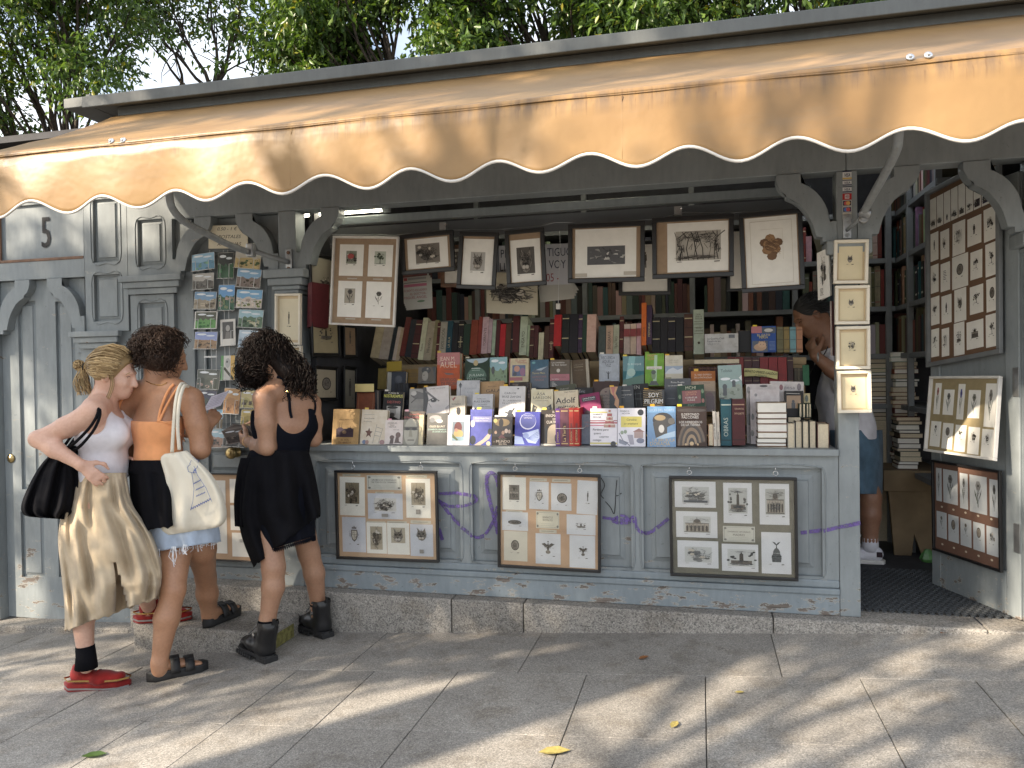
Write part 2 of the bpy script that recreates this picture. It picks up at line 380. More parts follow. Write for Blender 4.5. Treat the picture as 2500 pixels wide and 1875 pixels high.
# beam, cornice strip, wall above, roof
MB().box(-2.912, .655, -.004, .11, BB, 2.315).build('beam', 'paint', K, bevel=.004)
MB().box(.657, 2.6, -.006, .11, BB+.001, 2.315).build('beam', 'paint', K, bevel=.004)
MB().box(-4.4, 2.6, -.02, .09, 2.316, 2.345).box(-4.4, 2.6, -.035, .09, 2.346, 2.365).build('cornice_strip', 'brown_strip', K, bevel=.003)
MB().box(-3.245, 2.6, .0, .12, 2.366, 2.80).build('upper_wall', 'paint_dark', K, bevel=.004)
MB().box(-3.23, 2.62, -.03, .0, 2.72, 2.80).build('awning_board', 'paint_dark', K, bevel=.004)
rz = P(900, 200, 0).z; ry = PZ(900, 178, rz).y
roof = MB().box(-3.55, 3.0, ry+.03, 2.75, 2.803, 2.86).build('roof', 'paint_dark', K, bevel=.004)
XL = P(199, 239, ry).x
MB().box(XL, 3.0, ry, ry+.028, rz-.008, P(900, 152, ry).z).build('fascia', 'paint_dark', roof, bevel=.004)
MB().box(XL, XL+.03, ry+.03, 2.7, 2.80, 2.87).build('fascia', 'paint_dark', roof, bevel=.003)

# brackets
BO = [(.26, 0), (.26, -.03), (.252, -.055), (.240, -.076), (.218, -.094), (.217, -.106), (.186, -.121), (.159, -.142), (.136, -.172), (.117, -.203), (.104, -.232), (.095, -.262), (.087, -.295), (.060, -.297), (.060, -.32), (0, -.32)]
BI = [(0, -.228), (.029, -.228), (.033, -.2), (.039, -.172), (.050, -.145), (.065, -.118), (.084, -.093), (.107, -.07), (.13, -.055), (.153, -.043), (.153, 0)]
def bracket(X, s, z0, depth=.075):
    poly = [(X+s*dx, z0-.0015+dz) for dx, dz in BO+BI]
    m = MB(); n = len(poly)
    if s < 0: poly = poly[::-1]
    # triangulate as a strip pairing outer and inner curve
    me = bpy.data.meshes.new('bracket'); bm = bmesh.new()
    vs = [bm.verts.new((x, -.012, z)) for x, z in poly]; f = bm.faces.new(vs)
    bmesh.ops.triangulate(bm, faces=[f]); r = bmesh.ops.extrude_face_region(bm, geom=bm.faces[:])
    for v in [e for e in r['geom'] if isinstance(e, bmesh.types.BMVert)]: v.co.y += depth
    bmesh.ops.recalc_face_normals(bm, faces=bm.faces[:]); bm.to_mesh(me); bm.free(); me.materials.append(MATS['paint'])
    return link('bracket', me, K, .003)
bracket(.702, 1, BB); bracket(.612, -1, BB); bracket(1.396, -1, BB)
bracket(-2.13, 1, BB); bracket(-2.235, -1, BB); bracket(-2.91, 1, BB)
bracket(-3.506, -1, 1.843, .06); bracket(-4.153, 1, 1.843, .06)

# posts and capitals
MB().box(.612, .702, -.006, .10, .093, BB-.001).build('post', 'paint_worn', K, bevel=.005)
MB().box(-2.235, -2.13, -.008, .10, 1.70, BB-.001).build('post', 'paint', K, bevel=.005)
MB().box(-2.262, -2.115, -.012, .11, .093, 1.685).build('post', 'paint_worn', K, bevel=.005)
MB().box(1.396, 1.50, -.006, .10, .07, BB-.001).build('post', 'paint_worn', K, bevel=.005)
def capital(x0, x1, z0, z1, tiers=3, y=.045, mat='paint'):
    m = MB(); h = (z1-z0)/tiers
    if tiers == 1: m.box(x0, x1, -y, .0-.013, z0, z1)
    else:
        for i in range(tiers):
            k = i*.020+.004*(i > 1); m.box(x0+k, x1-k, -y+i*.014, -.014+.0*i, z1-h*(i+1)+.001, z1-h*i)
    return m.build('capital', mat, K, bevel=.004)
MB().box(.565, .756, -.05, .12, 1.756, 1.822).box(.585, .736, -.035, .115, 1.735, 1.755).build('capital', 'paint', K, bevel=.01, seg=3)
MB().box(1.355, 1.54, -.05, .12, 1.756, 1.822).box(1.375, 1.52, -.035, .115, 1.735, 1.755).build('capital', 'paint', K, bevel=.01, seg=3)
MB().box(-2.304, -2.059, -.06, .12, 1.775, 1.822).box(-2.285, -2.078, -.045, .115, 1.735, 1.774).box(-2.268, -2.10, -.028, .112, 1.712, 1.734).box(-2.255, -2.112, -.02, .111, 1.69, 1.711).build('capital', 'paint', K, bevel=.006)
capital(-3.238, -2.826, 1.722, 1.828, 3, .05)
capital(-3.588, -3.243, 1.419, 1.520, 3, .05)
capital(-4.30, -4.12, 1.419, 1.520, 3, .05)

# pilasters left of the opening, with recessed panels
def pilaster(X0, X1, Z0, Z1, holes, mat='paint', yf=0.):
    m = MB(); wallgrid(m, X0, X1, Z0, Z1, yf, yf+.022, holes)
    o = m.build('pilaster', mat, K)
    for h in holes:
        raised(*h, yf+.022, mat, o); arcs(*h, yf, mat, o)
    return o
h1 = RX(226, 400, 288, 640); h1 = (h1[0], h1[1], h1[2], 2.29)
h2 = RX(230, 670, 294, 784); h3 = RX(336, 535, 398, 650)
pilaster(-3.505, -3.2115, 1.52, 2.315, [h1, h2]); pilaster(-3.2085, -2.911, 1.828, 2.315, [h3])
h4 = RX(342, 738, 404, 1010); h5 = (h4[0], h4[1], .12, .98)
pilaster(-3.20, -2.911, -.16, 1.722, [h4, h5], 'paint_worn', .004)
h6 = (-3.46, -3.29, .72, 1.36); h7 = (-3.46, -3.29, .08, .58)
pilaster(-3.545, -3.2035, -.19, 1.419, [h6, h7], 'paint_worn', .0)
MB().box(-3.60, -3.20, .024, .06, 1.40, 1.54).build('pilaster', 'paint', K)
MB().box(-2.911, -2.80, .03, .10, -.05, BB-.002).build('jamb', 'paint', K, bevel=.004)
MB().box(-2.80, -2.245, .06, .10, 2.03, BB-.002).build('transom', 'paint', K, bevel=.004)

# left door, its lintel and the house number
sx0, sx1, sz0, sz1 = RX(3, 470, 206, 634)
LW = MB(); wallgrid(LW, -4.6, -3.507, 1.845, 2.315, .0, .018, [(-4.11, -3.507-.006, 1.968, 2.29)])
lw = LW.build('lintel_wall', 'paint', K)
MB().box(-4.12, -3.512, -.004, .01, 1.951, 1.968).build('sill_strip', 'brown_strip', lw, bevel=.003)
MB().box(-4.125, -4.108, -.004, .01, 1.951, 2.29).build('sill_strip', 'brown_strip', lw, bevel=.003)
MB().box(-4.6, -4.16, -.02, .09, -.22, 1.843).build('post', 'paint_worn', K, bevel=.006)
def glyphs(txt, cache={}):
    if txt not in cache:
        cu = bpy.data.curves.new('t', 'FONT'); cu.body = txt; cu.resolution_u = 2; cu.fill_mode = 'FRONT'
        ob = bpy.data.objects.new('t', cu); me = bpy.data.meshes.new_from_object(ob)
        vs = [(v.co.x, v.co.y) for v in me.vertices]; fs = [tuple(p.vertices) for p in me.polygons]
        bpy.data.objects.remove(ob); bpy.data.curves.remove(cu); bpy.data.meshes.remove(me)
        if vs:
            x0 = min(v[0] for v in vs); x1 = max(v[0] for v in vs); vs = [(x-x0, y) for x, y in vs]; cache[txt] = (vs, fs, x1-x0)
        else: cache[txt] = ([], [], 0)
    return cache[txt]
n0 = P(95, 528); n1 = P(117, 602)
vs, fs, w = glyphs('5'); sxx = (n1.x-n0.x)/w; szz = (n0.z-n1.z)/.70
m = MB(); m.add([(n0.x+x*sxx, .0135, n1.z+y*szz) for x, y in vs], fs)
vv = [(n0.x+x*sxx, .0175, n1.z+y*szz) for x, y in vs]
m.build('house_number', 'rubber', lw, bevel=0)
# make the digit a little bolder: second stroke offset
MB().add([(n0.x+x*sxx+.008, .0130, n1.z+y*szz) for x, y in vs], fs).build('house_number', 'rubber', lw)
DL = thing('left_dummy', 'x', 'x'); bpy.data.objects.remove(DL)
m = MB(); dh = []
for (xa, xb, ya, yb) in ((48, 92, 735, 1195), (140, 186, 735, 1195)):
    a, b, c, d = RX(xa, ya, xb, yb, .04); dh.append((a, b, c, d))
for (xa, xb, ya, yb) in ((52, 108, 1250, 1410), (142, 186, 1250, 1410)):
    a, b, c, d = RX(xa, ya, xb, yb, .04); dh.append((a, b, c, d))
wallgrid(m, -4.158, -3.547, -.21, 1.842, .04, .058, dh, .04)
dl = m.build('door', 'paint_worn', K)
for h in dh: raised(*h, .058, 'paint_worn', dl)
c = P(28, 1119, .04); MB().lathe(c, [(.026, 0), (.028, .006), (.022, .010), (.012, .012), (.010, .014), (0.001, .0145)], 20, (0, -1, 0)).build('lock', 'brass', dl, smooth=True)

# middle door (closed, with brass knob) behind the postcards
m = MB(); wallgrid(m, -2.798, -2.264, .06, 2.03, .05, .068, [(-2.74, -2.32, .95, 1.95), (-2.74, -2.32, .70, .83), (-2.74, -2.32, .16, .64)], .04)
dm = m.build('door', 'paint_worn', K)
for h in [(-2.74, -2.32, .95, 1.95), (-2.74, -2.32, .70, .83), (-2.74, -2.32, .16, .64)]: raised(*h, .068, 'paint_worn', dm)
c = P(565, 1106, .0); MB().lathe((c.x, .05, c.z), [(.03, 0), (.03, .006), (.012, .012), (.012, .03), (.026, .036), (.034, .05), (.030, .066), (.016, .074), (.001, .076)], 24, (0, -1, 0)).build('knob', 'brass', dm, smooth=True)

# counter: top board, rails, stiles, fielded panels, base boards
CT = thing('dummy', 'x', 'x'); bpy.data.objects.remove(CT)
MB().box(-2.11, .609, -.035, 1.0, .835, .868).build('counter_top', 'paint_worn', K, bevel=.005)
bays = [(RX(776, 1200, 1123, 1210)[0], RX(776, 1200, 1123, 1210)[1]), (RX(1154, 1250, 1541, 1260)[0], RX(1154, 1250, 1541, 1260)[1]), (RX(1571, 1250, 2007, 1260)[0], RX(1571, 1250, 2007, 1260)[1])]
hz = [(a, b, .272, .776) for a, b in bays]
m = MB(); wallgrid(m, -2.113, .610, .26, .834, -.004, .024, hz, .05)
cf = m.build('counter_front', 'paint_worn', K)
for h in hz: raised(*h, .024, 'paint_worn', cf, .035, .010, .018, .02); arcs(*h, -.004, 'paint_worn', cf)
MB().box(-2.113, .611, -.012, .05, .222, .2595).build('base_rail', 'paint_base', K, bevel=.008)
MB().box(-2.113, .611, -.020, .05, .192, .2215).build('base_rail', 'paint_base', K, bevel=.006)
MB().box(-2.113, .611, -.010, .05, .094, .1915).build('base_board', 'paint_base', K, bevel=.004)
# purple graffiti on panels and stiles
simple('purple_paint', (.135, .085, .30), .5, .3, 25)
_m = MATS['purple_paint']; _N, _L = _m.node_tree.nodes, _m.node_tree.links
_L.new(ramp(_N, _L, noise_(_N, _L, pos(_N), 70, 4, .7), (.36, g3(.25)), (.56, g3(.92))), _N['Principled BSDF'].inputs['Alpha'])
def fy(X, Z):
    for a, b, c, d in hz:
        if a < X < b and c < Z < d:
            if a+.06 < X < b-.06: return .024-.018
            return .016
    if X > .612: return -.006
    return -.004
def stroke(pts, w):
    m = MB(); P3 = []
    pts = [(P(x, y)) for x, y in pts]
    q = []
    for i in range(len(pts)-1):
        p0, p1, p2, p3 = pts[max(i-1, 0)], pts[i], pts[i+1], pts[min(i+2, len(pts)-1)]
        for k in range(8):
            t = k/8; q.append(.5*((2*p1)+(p2-p0)*t+(2*p0-5*p1+4*p2-p3)*t*t+(3*p1-p0-3*p2+p3)*t**3))
    q.append(pts[-1]); prev = None
    for i, p in enumerate(q):
        d = (q[min(i+1, len(q)-1)]-q[max(i-1, 0)]); d.y = 0; d.normalize(); n = Vector((-d.z, 0, d.x))*w*.5*random.uniform(.85, 1.1)
        y = fy(p.x, p.z)-.0025-.00004*i-.0003*w*1000/25; a = p+n; b = p-n; cur = ((a.x, y, a.z), (b.x, y, b.z))
        if prev: m.quad(prev[0], prev[1], cur[1], cur[0])
        prev = cur
    return m
s = 2.765
def q1(*p): return [(740+x/s, 1080+y/s) for x, y in p]
for pts, w in ((q1((912, 348), (1060, 345), (1150, 365), (1160, 400), (1080, 428), (985, 432), (905, 385)), .024), (q1((905, 385), (960, 450), (1030, 540), (1110, 600), (1165, 645), (1230, 620), (1290, 520), (1312, 430)), .024),
               (q1((1315, 620), (1280, 480), (1245, 330), (1240, 240), (1265, 205), (1300, 230), (1318, 300)), .028), (q1((915, 580), (940, 660)), .026), (q1((2020, 508), (2110, 520), (2200, 530), (2150, 495), (2090, 530), (2160, 548), (2240, 530)), .020),
               ([(1537, 1273), (1548, 1262), (1556, 1290), (1580, 1303), (1605, 1288), (1632, 1266)], .024), ([(1955, 1301), (2000, 1297), (2040, 1288), (2075, 1281), (2100, 1275)], .026)):
    stroke(pts, w*.72+.0006*random.random()).build('graffiti', 'purple_paint', K)
for pts, w in ((q1((2010, 240), (2035, 290), (2010, 350), (2030, 380)), .004), (q1((2118, 255), (2110, 350), (2122, 360), (2148, 345)), .004), (q1((2040, 400), (2075, 440), (2100, 480), (2110, 360)), .004)):
    stroke(pts, w).build('graffiti', 'rubber', K)

# plinth of granite blocks, step and threshold
pl = thing('stone_plinth', 'low granite plinth of long blocks under the bookstall', 'plinth', (-.7, -.05, 0))
XS = [-2.905, -1.25, P(1278, 1500, -.08).x, P(1888, 1520, -.08).x, 1.2, 2.6]
for i, (a, b) in enumerate(zip(XS, XS[1:])):
    if i == 0: a = P(318, 1500, -.08).x
    MB().add([(a+.002, -.085, gz(a)-.1), (b-.002, -.085, gz(b)-.1), (b-.002, .3, gz(b)-.1), (a+.002, .3, gz(a)-.1), (a+.002, -.085, .093), (b-.002, -.085, .093), (b-.002, .3, .093), (a+.002, .3, .093)],
             [(0, 3, 2, 1), (4, 5, 6, 7), (0, 1, 5, 4), (1, 2, 6, 5), (2, 3, 7, 6), (3, 0, 4, 7)]).build('stone_block', 'granite', pl, bevel=.008)
a0 = G(328, 1590); a1 = G(672, 1588)
st = thing('stone_step', 'low granite step with a mossy yellow corner before the middle door', 'step', (-2.45, -.2, -.16))
xa, xb, yf = a0.x, -2.10, -.40
MB().add([(xa, yf, gz(xa)-.05), (xb, yf, gz(xb)-.05), (xb, -.088, gz(xb)-.05), (xa, -.088, gz(xa)-.05), (xa, yf, -.035), (xb, yf, -.035), (xb, -.088, -.03), (xa, -.088, -.03)],
         [(0, 3, 2, 1), (4, 5, 6, 7), (0, 1, 5, 4), (1, 2, 6, 5), (2, 3, 7, 6), (3, 0, 4, 7)]).build('block', 'granite', st, bevel=.012)
MB().box(xb-.001, xb+.004, yf+.02, -.16, gz(xb)+.002, -.06).build('moss', 'moss', st, bevel=.004)
th = MB(); th.add([(-4.7, -.105, gz(-4.7)-.05), (-2.93, -.105, gz(-2.93)-.05), (-2.93, .3, -.25), (-4.7, .3, -.3), (-4.7, -.105, -.245), (-2.93, -.105, -.165), (-2.93, .3, -.165), (-4.7, .3, -.245)],
                  [(0, 3, 2, 1), (4, 5, 6, 7), (0, 1, 5, 4), (1, 2, 6, 5), (2, 3, 7, 6), (3, 0, 4, 7)])
tag(th.build('threshold_kerb', 'granite', bevel=.006), 'flat granite threshold stone beneath the left door', 'kerb')

# inside of the kiosk
BACK = 2.05
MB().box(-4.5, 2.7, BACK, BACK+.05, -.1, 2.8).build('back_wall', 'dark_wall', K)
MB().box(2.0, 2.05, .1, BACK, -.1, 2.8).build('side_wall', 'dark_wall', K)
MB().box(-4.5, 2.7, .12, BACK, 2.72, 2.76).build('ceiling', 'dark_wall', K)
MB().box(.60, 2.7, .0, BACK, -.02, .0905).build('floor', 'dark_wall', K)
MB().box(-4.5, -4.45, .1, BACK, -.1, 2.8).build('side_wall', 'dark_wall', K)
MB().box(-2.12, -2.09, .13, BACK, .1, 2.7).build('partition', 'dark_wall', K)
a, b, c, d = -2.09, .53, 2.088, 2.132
MB().box(a, b, .19, .24, c, d).build('window_rail', 'paint', K, bevel=.004)
# ================================================================== awning
AW = thing('awning', 'faded ochre canvas awning with scalloped white-trimmed valance over the bookstall', 'awning', (-.5, -.5, 2.2))
XA, XB = -3.255, 2.75
def scal(x): return 1.997-.030*math.cos(2*math.pi*(x+2.653)/.3495)-.004*math.sin(x*1.7)
def fold(x, z):
    t = (2.24-z)/.27
    return .012*math.sin(x*5.3+1)*t+.010*math.sin(x*13.7)*t+.02*noise.noise((x*1.1, z*2, 3))*t
nx = 300; xs = [XA+(XB-XA)*i/nx for i in range(nx+1)]
# canopy: slopes from the wall to the front bar, a little slack
prof = []
for k in range(17):
    t = k/16; prof.append((-.0-.985*t, 2.765-.505*t-.028*math.sin(math.pi*t)))
for k in range(1, 6):
    a = math.pi/2*k/5; prof.append((-.985-.022*math.sin(a), 2.26-.022*(1-math.cos(a))))
rings = [[(x, y+.006*noise.noise((x*1.3, k, 0)), z+.012*noise.noise((x*.9, k*.25, 7))*math.sin(math.pi*min(1, k/16))) for k, (y, z) in enumerate(prof)] for x in xs]
m = MB(); m.loft(rings, cap=False, closed=False)
can = m.build('canopy', 'canvas', AW, smooth=True)
sd = can.modifiers.new('solid', 'SOLIDIFY'); sd.thickness = .003; sd.offset = 0
rows_ = 14; rings = []
for x in xs:
    zb = scal(x); rings.append([(x, -1.006+fold(x, 2.238+(zb-2.238)*k/rows_)-.006*(k > 1), 2.238+(zb-2.238)*k/rows_) for k in range(rows_+1)])
m = MB(); m.loft(rings, cap=False, closed=False)
va = m.build('valance', 'canvas', AW, smooth=True); sd = va.modifiers.new('solid', 'SOLIDIFY'); sd.thickness = .003; sd.offset = 0
m = MB(); m.loft([[(x, r[-1][1]-.004, scal(x)+.005), (x, r[-1][1]-.005, scal(x)), (x, r[-1][1]-.004, scal(x)-.005), (x, r[-1][1]+.004, scal(x)-.005), (x, r[-1][1]+.005, scal(x)), (x, r[-1][1]+.004, scal(x)+.005)] for x, r in zip(xs, rings)])
m.build('trim', 'white_frame', va, smooth=True)
m = MB(); m.tube([(x, -1.0075+fold(x, 2.2), 2.236+.002*math.sin(x*9)) for x in xs[::4]], .0035, 6); m.build('seam', 'canvas', va, smooth=True)
m = MB(); m.tube([(x, -1.012+fold(x, 2.19), 2.195+.0015*math.sin(x*7)) for x in xs[::4]], .0012, 5); m.build('seam', 'canvas', va, smooth=True)
for xx in (P(716, 400, -1).x, P(1520, 350, -1).x):
    MB().tube([(xx, -1.0125+fold(xx, z), z) for z in (2.23, 2.2, 2.15, 2.1, 2.05, 2.0)], .0016, 5).build('seam', 'canvas', va, smooth=True)
MB().tube([(XA, -.985, 2.235), (XB, -.985, 2.235)], .017, 12).build('front_bar', 'grey_pipe', AW, smooth=True)
for x, y in ((278, 347), (307, 345), (2219, 144), (2263, 139)):
    p = P(x, y, -.99); p = Vector((p.x, -1.005, p.z))
    nrm = Vector((0, -1, .35)).normalized()
    MB().lathe(p, [(.013, -.002), (.013, .002), (.010, .004), (.0075, .004), (.006, .0095), (.004, .011), (.0005, .0115)], 14, nrm).build('grommet', 'chrome', AW, smooth=True)
# two folding arms
def bez(pts, n=8):
    out = []
    pts = [Vector(p) for p in pts]
    for i in range(len(pts)-1):
        p0, p1, p2, p3 = pts[max(i-1, 0)], pts[i], pts[i+1], pts[min(i+2, len(pts)-1)]
        for k in range(n):
            t = k/n; out.append(.5*((2*p1)+(p2-p0)*t+(2*p0-5*p1+4*p2-p3)*t*t+(3*p1-p0-3*p2+p3)*t**3))
    return out+[pts[-1]]
arm = bez([P(412, 470, -.93)+Vector((0, 0, .12)), P(414, 482, -.90), P(425, 515, -.84), P(452, 542, -.74), P(500, 568, -.56), P(560, 598, -.34), P(602, 614, -.2)])
ar = MB().tube(arm, .0165, 12).build('support_arm', 'grey_pipe', AW, smooth=True)
p = P(613, 611, -.17); MB().box(p.x-.02, p.x+.02, p.y-.02, p.y+.02, p.z-.035, p.z+.035).build('elbow_joint', 'steel', ar, bevel=.006)
MB().tube([p, P(650, 623, -.1), P(704, 640, -.03)], .013, 10).build('lower_arm', 'grey_pipe', ar, smooth=True)
a = P(706, 640, -.02); pb = MB().box(a.x-.018, a.x+.018, -.026, -.008, a.z-.055, a.z+.07).build('mount_plate', 'steel', ar, bevel=.002)
for dz in (.05, -.035): MB().lathe((a.x, -.026, a.z+dz), [(.010, 0), (.010, .006), (.001, .007)], 6, (0, -1, 0)).build('bolt', 'brown_strip', pb)
arm = bez([P(2198, 322, -.95)+Vector((0, 0, .12)), P(2193, 335, -.93), P(2186, 372, -.82), P(2160, 425, -.6), P(2132, 475, -.36), P(2112, 512, -.17)])
ar = MB().tube(arm, .0165, 12).build('support_arm', 'grey_pipe', AW, smooth=True)
p = P(2110, 516, -.14); MB().lathe(p-Vector((0, 0, .02)), [(.018, 0), (.026, .006), (.026, .03), (.018, .04)], 14, (.3, .5, .6)).build('elbow_joint', 'steel', ar, smooth=True)
MB().lathe(P(2108, 534, -.12), [(.022, -.012), (.022, .012), (.009, .014), (.009, .018)], 14, (0, -1, .2)).build('elbow_joint', 'steel', ar, bevel=.002)
MB().tube([P(2105, 528, -.12), P(2068, 562, -.02)], .008, 8).build('lower_arm', 'grey_pipe', ar, smooth=True)
a = P(2069, 552, -.02); pb = MB().box(a.x-.018, a.x+.018, -.016, -.0065, a.z-.055, a.z+.055).build('mount_plate', 'steel', ar, bevel=.002)
for dz in (.035, -.04): MB().lathe((a.x, -.016, a.z+dz), [(.010, 0), (.010, .006), (.001, .007)], 6, (0, -1, 0)).build('bolt', 'grey_pipe', pb)

# ================================================================== fluorescent tubes: two seen lit, the one at the ceiling unseen
def tube_lamp(a, b, label, glow, r=.016):
    a, b = Vector(a), Vector(b); t = thing('fluorescent_lamp', label, 'lamp', (a+b)/2, 'fluorescent lamps inside the bookstall')
    MB().box(a.x-.05, b.x+.05, a.y-.03, a.y+.03, a.z+.03, a.z+.075).build('housing', 'white_frame', t, bevel=.004)
    MB().tube([a, b], r, 12).build('tube', glow, t, smooth=True)
    for p, s_ in ((a, -1), (b, 1)): MB().box(min(p.x, p.x+s_*.04), max(p.x, p.x+s_*.04), p.y-.022, p.y+.022, p.z-.022, p.z+.035).build('end_cap', 'shelf_metal', t, bevel=.003)
p0, p1 = P(742, 524, .20), P(935, 508, .20); p0.z = p1.z
tube_lamp(p0, p1, 'warm white fluorescent tube above the counter behind the left bracket', 'tube_glow', .019)
p0, p1 = P(2050, 437, 1.0), P(2200, 425, 1.0); p0.z = p1.z = 2.49
tube_lamp(p0, p1, 'cool white fluorescent lamp above the open doorway on the right', 'tube_glow_cool', .026)
tube_lamp((-1.0, .75, 2.50), (-.2, .75, 2.50), 'fluorescent tube at the ceiling over the middle of the counter', 'tube_glow')

# ================================================================== trees
def leaves_mesh(name, C, Rr, n, parent, L=.10, Wd=.040, seed=0, mat='leaf', droop=.6):
    """C: clump centres (k,3); Rr: clump radii; n leaves in all, in sprigs"""
    rng = np.random.default_rng(seed); C = np.array(C, float); Rr = np.array(Rr, float)
    w = Rr**2; per = 7; ns = n//per
    idx = rng.choice(len(C), ns, p=w/w.sum()); d = rng.normal(size=(ns, 3)); d /= np.linalg.norm(d, axis=1)[:, None]
    rad = Rr[idx]*rng.random(ns)**.45; sp = C[idx]+d*rad[:, None]*np.array([1, 1, .8])
    tw = d+rng.normal(size=(ns, 3))*.6+np.array([0, 0, -.25]); tw /= np.linalg.norm(tw, axis=1)[:, None]
    k = np.repeat(np.arange(ns), per); f = np.tile(np.linspace(0, 1, per), ns)[:, None]
    base = sp[k]+tw[k]*f*.26+rng.normal(size=(ns*per, 3))*.012
    dr = tw[k]*.5+rng.normal(size=(ns*per, 3))*.75+np.array([0, 0, -droop]); dr /= np.linalg.norm(dr, axis=1)[:, None]
    up = rng.normal(size=(ns*per, 3))*.7+np.array([0, 0, 1.]); sd = np.cross(dr, up); sd /= np.linalg.norm(sd, axis=1)[:, None]+1e-9
    nn = np.cross(sd, dr); l = L*rng.uniform(.6, 1.25, (ns*per, 1)); wd = Wd*rng.uniform(.7, 1.2, (ns*per, 1))
    V = np.stack([base, base+dr*l*.42+sd*wd*.5+nn*wd*.18, base+dr*l-nn*l*.12, base+dr*l*.42-sd*wd*.5+nn*wd*.18], 1).reshape(-1, 3)
    m = ns*per; o = np.arange(m)*4; T = np.stack([o, o+1, o+2, o, o+2, o+3], 1).ravel()
    me = bpy.data.meshes.new(name); me.vertices.add(m*4); me.vertices.foreach_set('co', V.ravel()); me.loops.add(m*6); me.loops.foreach_set('vertex_index', T.astype('i'))
    me.polygons.add(m*2); me.polygons.foreach_set('loop_start', np.arange(0, m*6, 3).astype('i')); me.polygons.foreach_set('loop_total', np.full(m*2, 3, 'i'))
    me.update(calc_edges=True); me.materials.append(MATS[mat]); return link(name, me, parent)
def limb(m, a, b, ra, rb, rng, wob=.12, n=6):
    a, b = Vector(a), Vector(b); l = (b-a).length; pts = []
    w = Vector((rng.uniform(-1, 1), rng.uniform(-1, 1), rng.uniform(-.3, .6)))*wob*l
    for i in range(n+1):
        t = i/n; pts.append(a.lerp(b, t)+w*math.sin(math.pi*t)+Vector((rng.uniform(-1, 1), rng.uniform(-1, 1), 0))*.02*l*(0 < i < n))
    m.tube(pts, [ra+(rb-ra)*i/n for i in range(n+1)], 7); return pts
def tree(base, fork, clumps, nleaf, label, seed, r=.14, leafL=.10, twigs=True, group=None, nl=4):
    rng = random.Random(seed); t = thing('tree', label, 'tree', base, group)
    m = MB(); base, fork = Vector(base), Vector(fork); limb(m, base, fork, r, r*.72, rng, .04, 8)
    cs = [Vector(c) for c, _ in clumps]; c0 = sum(cs, Vector())/len(cs)
    order = sorted(range(len(cs)), key=lambda i: math.atan2(cs[i].x-fork.x, cs[i].z-fork.z))
    groups = [order[i::nl] if False else order[len(order)*i//nl:len(order)*(i+1)//nl] for i in range(nl)]
    for g_ in groups:
        if not g_: continue
        ce = sum((cs[i] for i in g_), Vector())/len(g_); mid = fork.lerp(ce, .62)
        pts = limb(m, fork, mid, r*.36, r*.15, rng, .10, 6)
        for i in g_:
            st_ = pts[rng.choice((3, 4, 5, 6))]; e = cs[i]
            q = limb(m, st_, e, min(.022, r*.16), .007, rng, .10, 5)
            if twigs:
                for _ in range(3):
                    b_ = q[rng.choice((2, 3, 4))]; limb(m, b_, e+Vector((rng.gauss(0, .3), rng.gauss(0, .3), rng.gauss(0, .3))), .009, .004, rng, .15, 4)
    m.build('trunk', 'bark', t, smooth=True)
    leaves_mesh('crown', [c for c, _ in clumps], [q for _, q in clumps], nleaf, t, leafL, leafL*.42, seed)
    return t
def pxclumps(lst, seed):
    rng = random.Random(seed); out = []
    for (x, y, Y, rad) in lst: out.append((P(x, y, Y+rng.uniform(-.5, .5)), rad))
    return out
def fillpx(x0, x1, y0, y1, Y, n, rad, seed, keep=lambda x, y: True):
    rng = random.Random(seed); out = []
    while len(out) < n:
        x, y = rng.uniform(x0, x1), rng.uniform(y0, y1)
        if keep(x, y): out.append((P(x, y, Y+rng.uniform(-.8, .8)), rad*rng.uniform(.7, 1.2)))
    return out
GRP = 'leafy trees behind the bookstall'
# left tree: dense, its right edge hangs towards the gap of sky
tree((-8.9, 5.6, -.6), (-8.7, 5.4, 2.6), fillpx(-300, 330, -420, 320, 4.4, 52, .40, 1, lambda x, y: x < 350-max(0, y-100)*.35 and y < 330), 46000, 'dense dark green tree at the left edge beyond the awning', 11, .16, .10, nl=7)
# open branches against the sky
cl = pxclumps([(330, 20, 5.2, .34), (385, 70, 5.2, .28), (450, 40, 5.2, .30), (430, 110, 5.2, .22), (520, 30, 5.2, .30), (560, 90, 5.2, .24), (590, 20, 5.2, .36), (620, 70, 5.2, .28), (500, -80, 5.2, .5), (380, -90, 5.2, .5), (600, -110, 5.2, .55), (470, -180, 5.2, .6), (640, 130, 5.2, .20), (545, 145, 5.2, .15), (290, -40, 5.2, .4)], 5)
tree((-4.6, 5.4, -.3), P(520, 235, 5.3), cl, 4600, 'thin open tree with bare grey limbs against the sky above the roof', 12, .085, .10, nl=5)
tree((-5.4, 5.6, -.3), P(445, 205, 5.7), pxclumps([(330, 60, 5.7, .25), (300, 10, 5.7, .3), (280, -60, 5.7, .4), (390, -20, 5.7, .4)], 6), 700, 'slender leaning stem crossing the sky left of the open tree', 16, .06, .10, nl=2)
# bright bushy tree
tree((-3.2, 5.0, -.2), (-3.1, 5.0, 3.2), fillpx(640, 935, -300, 200, 5.0, 34, .38, 3, lambda x, y: y < 205-max(0, 720-x)*.25-max(0, x-800)*.45), 30000, 'bright green bushy tree above the roof right of the sky gap', 13, .13, .11, nl=6)
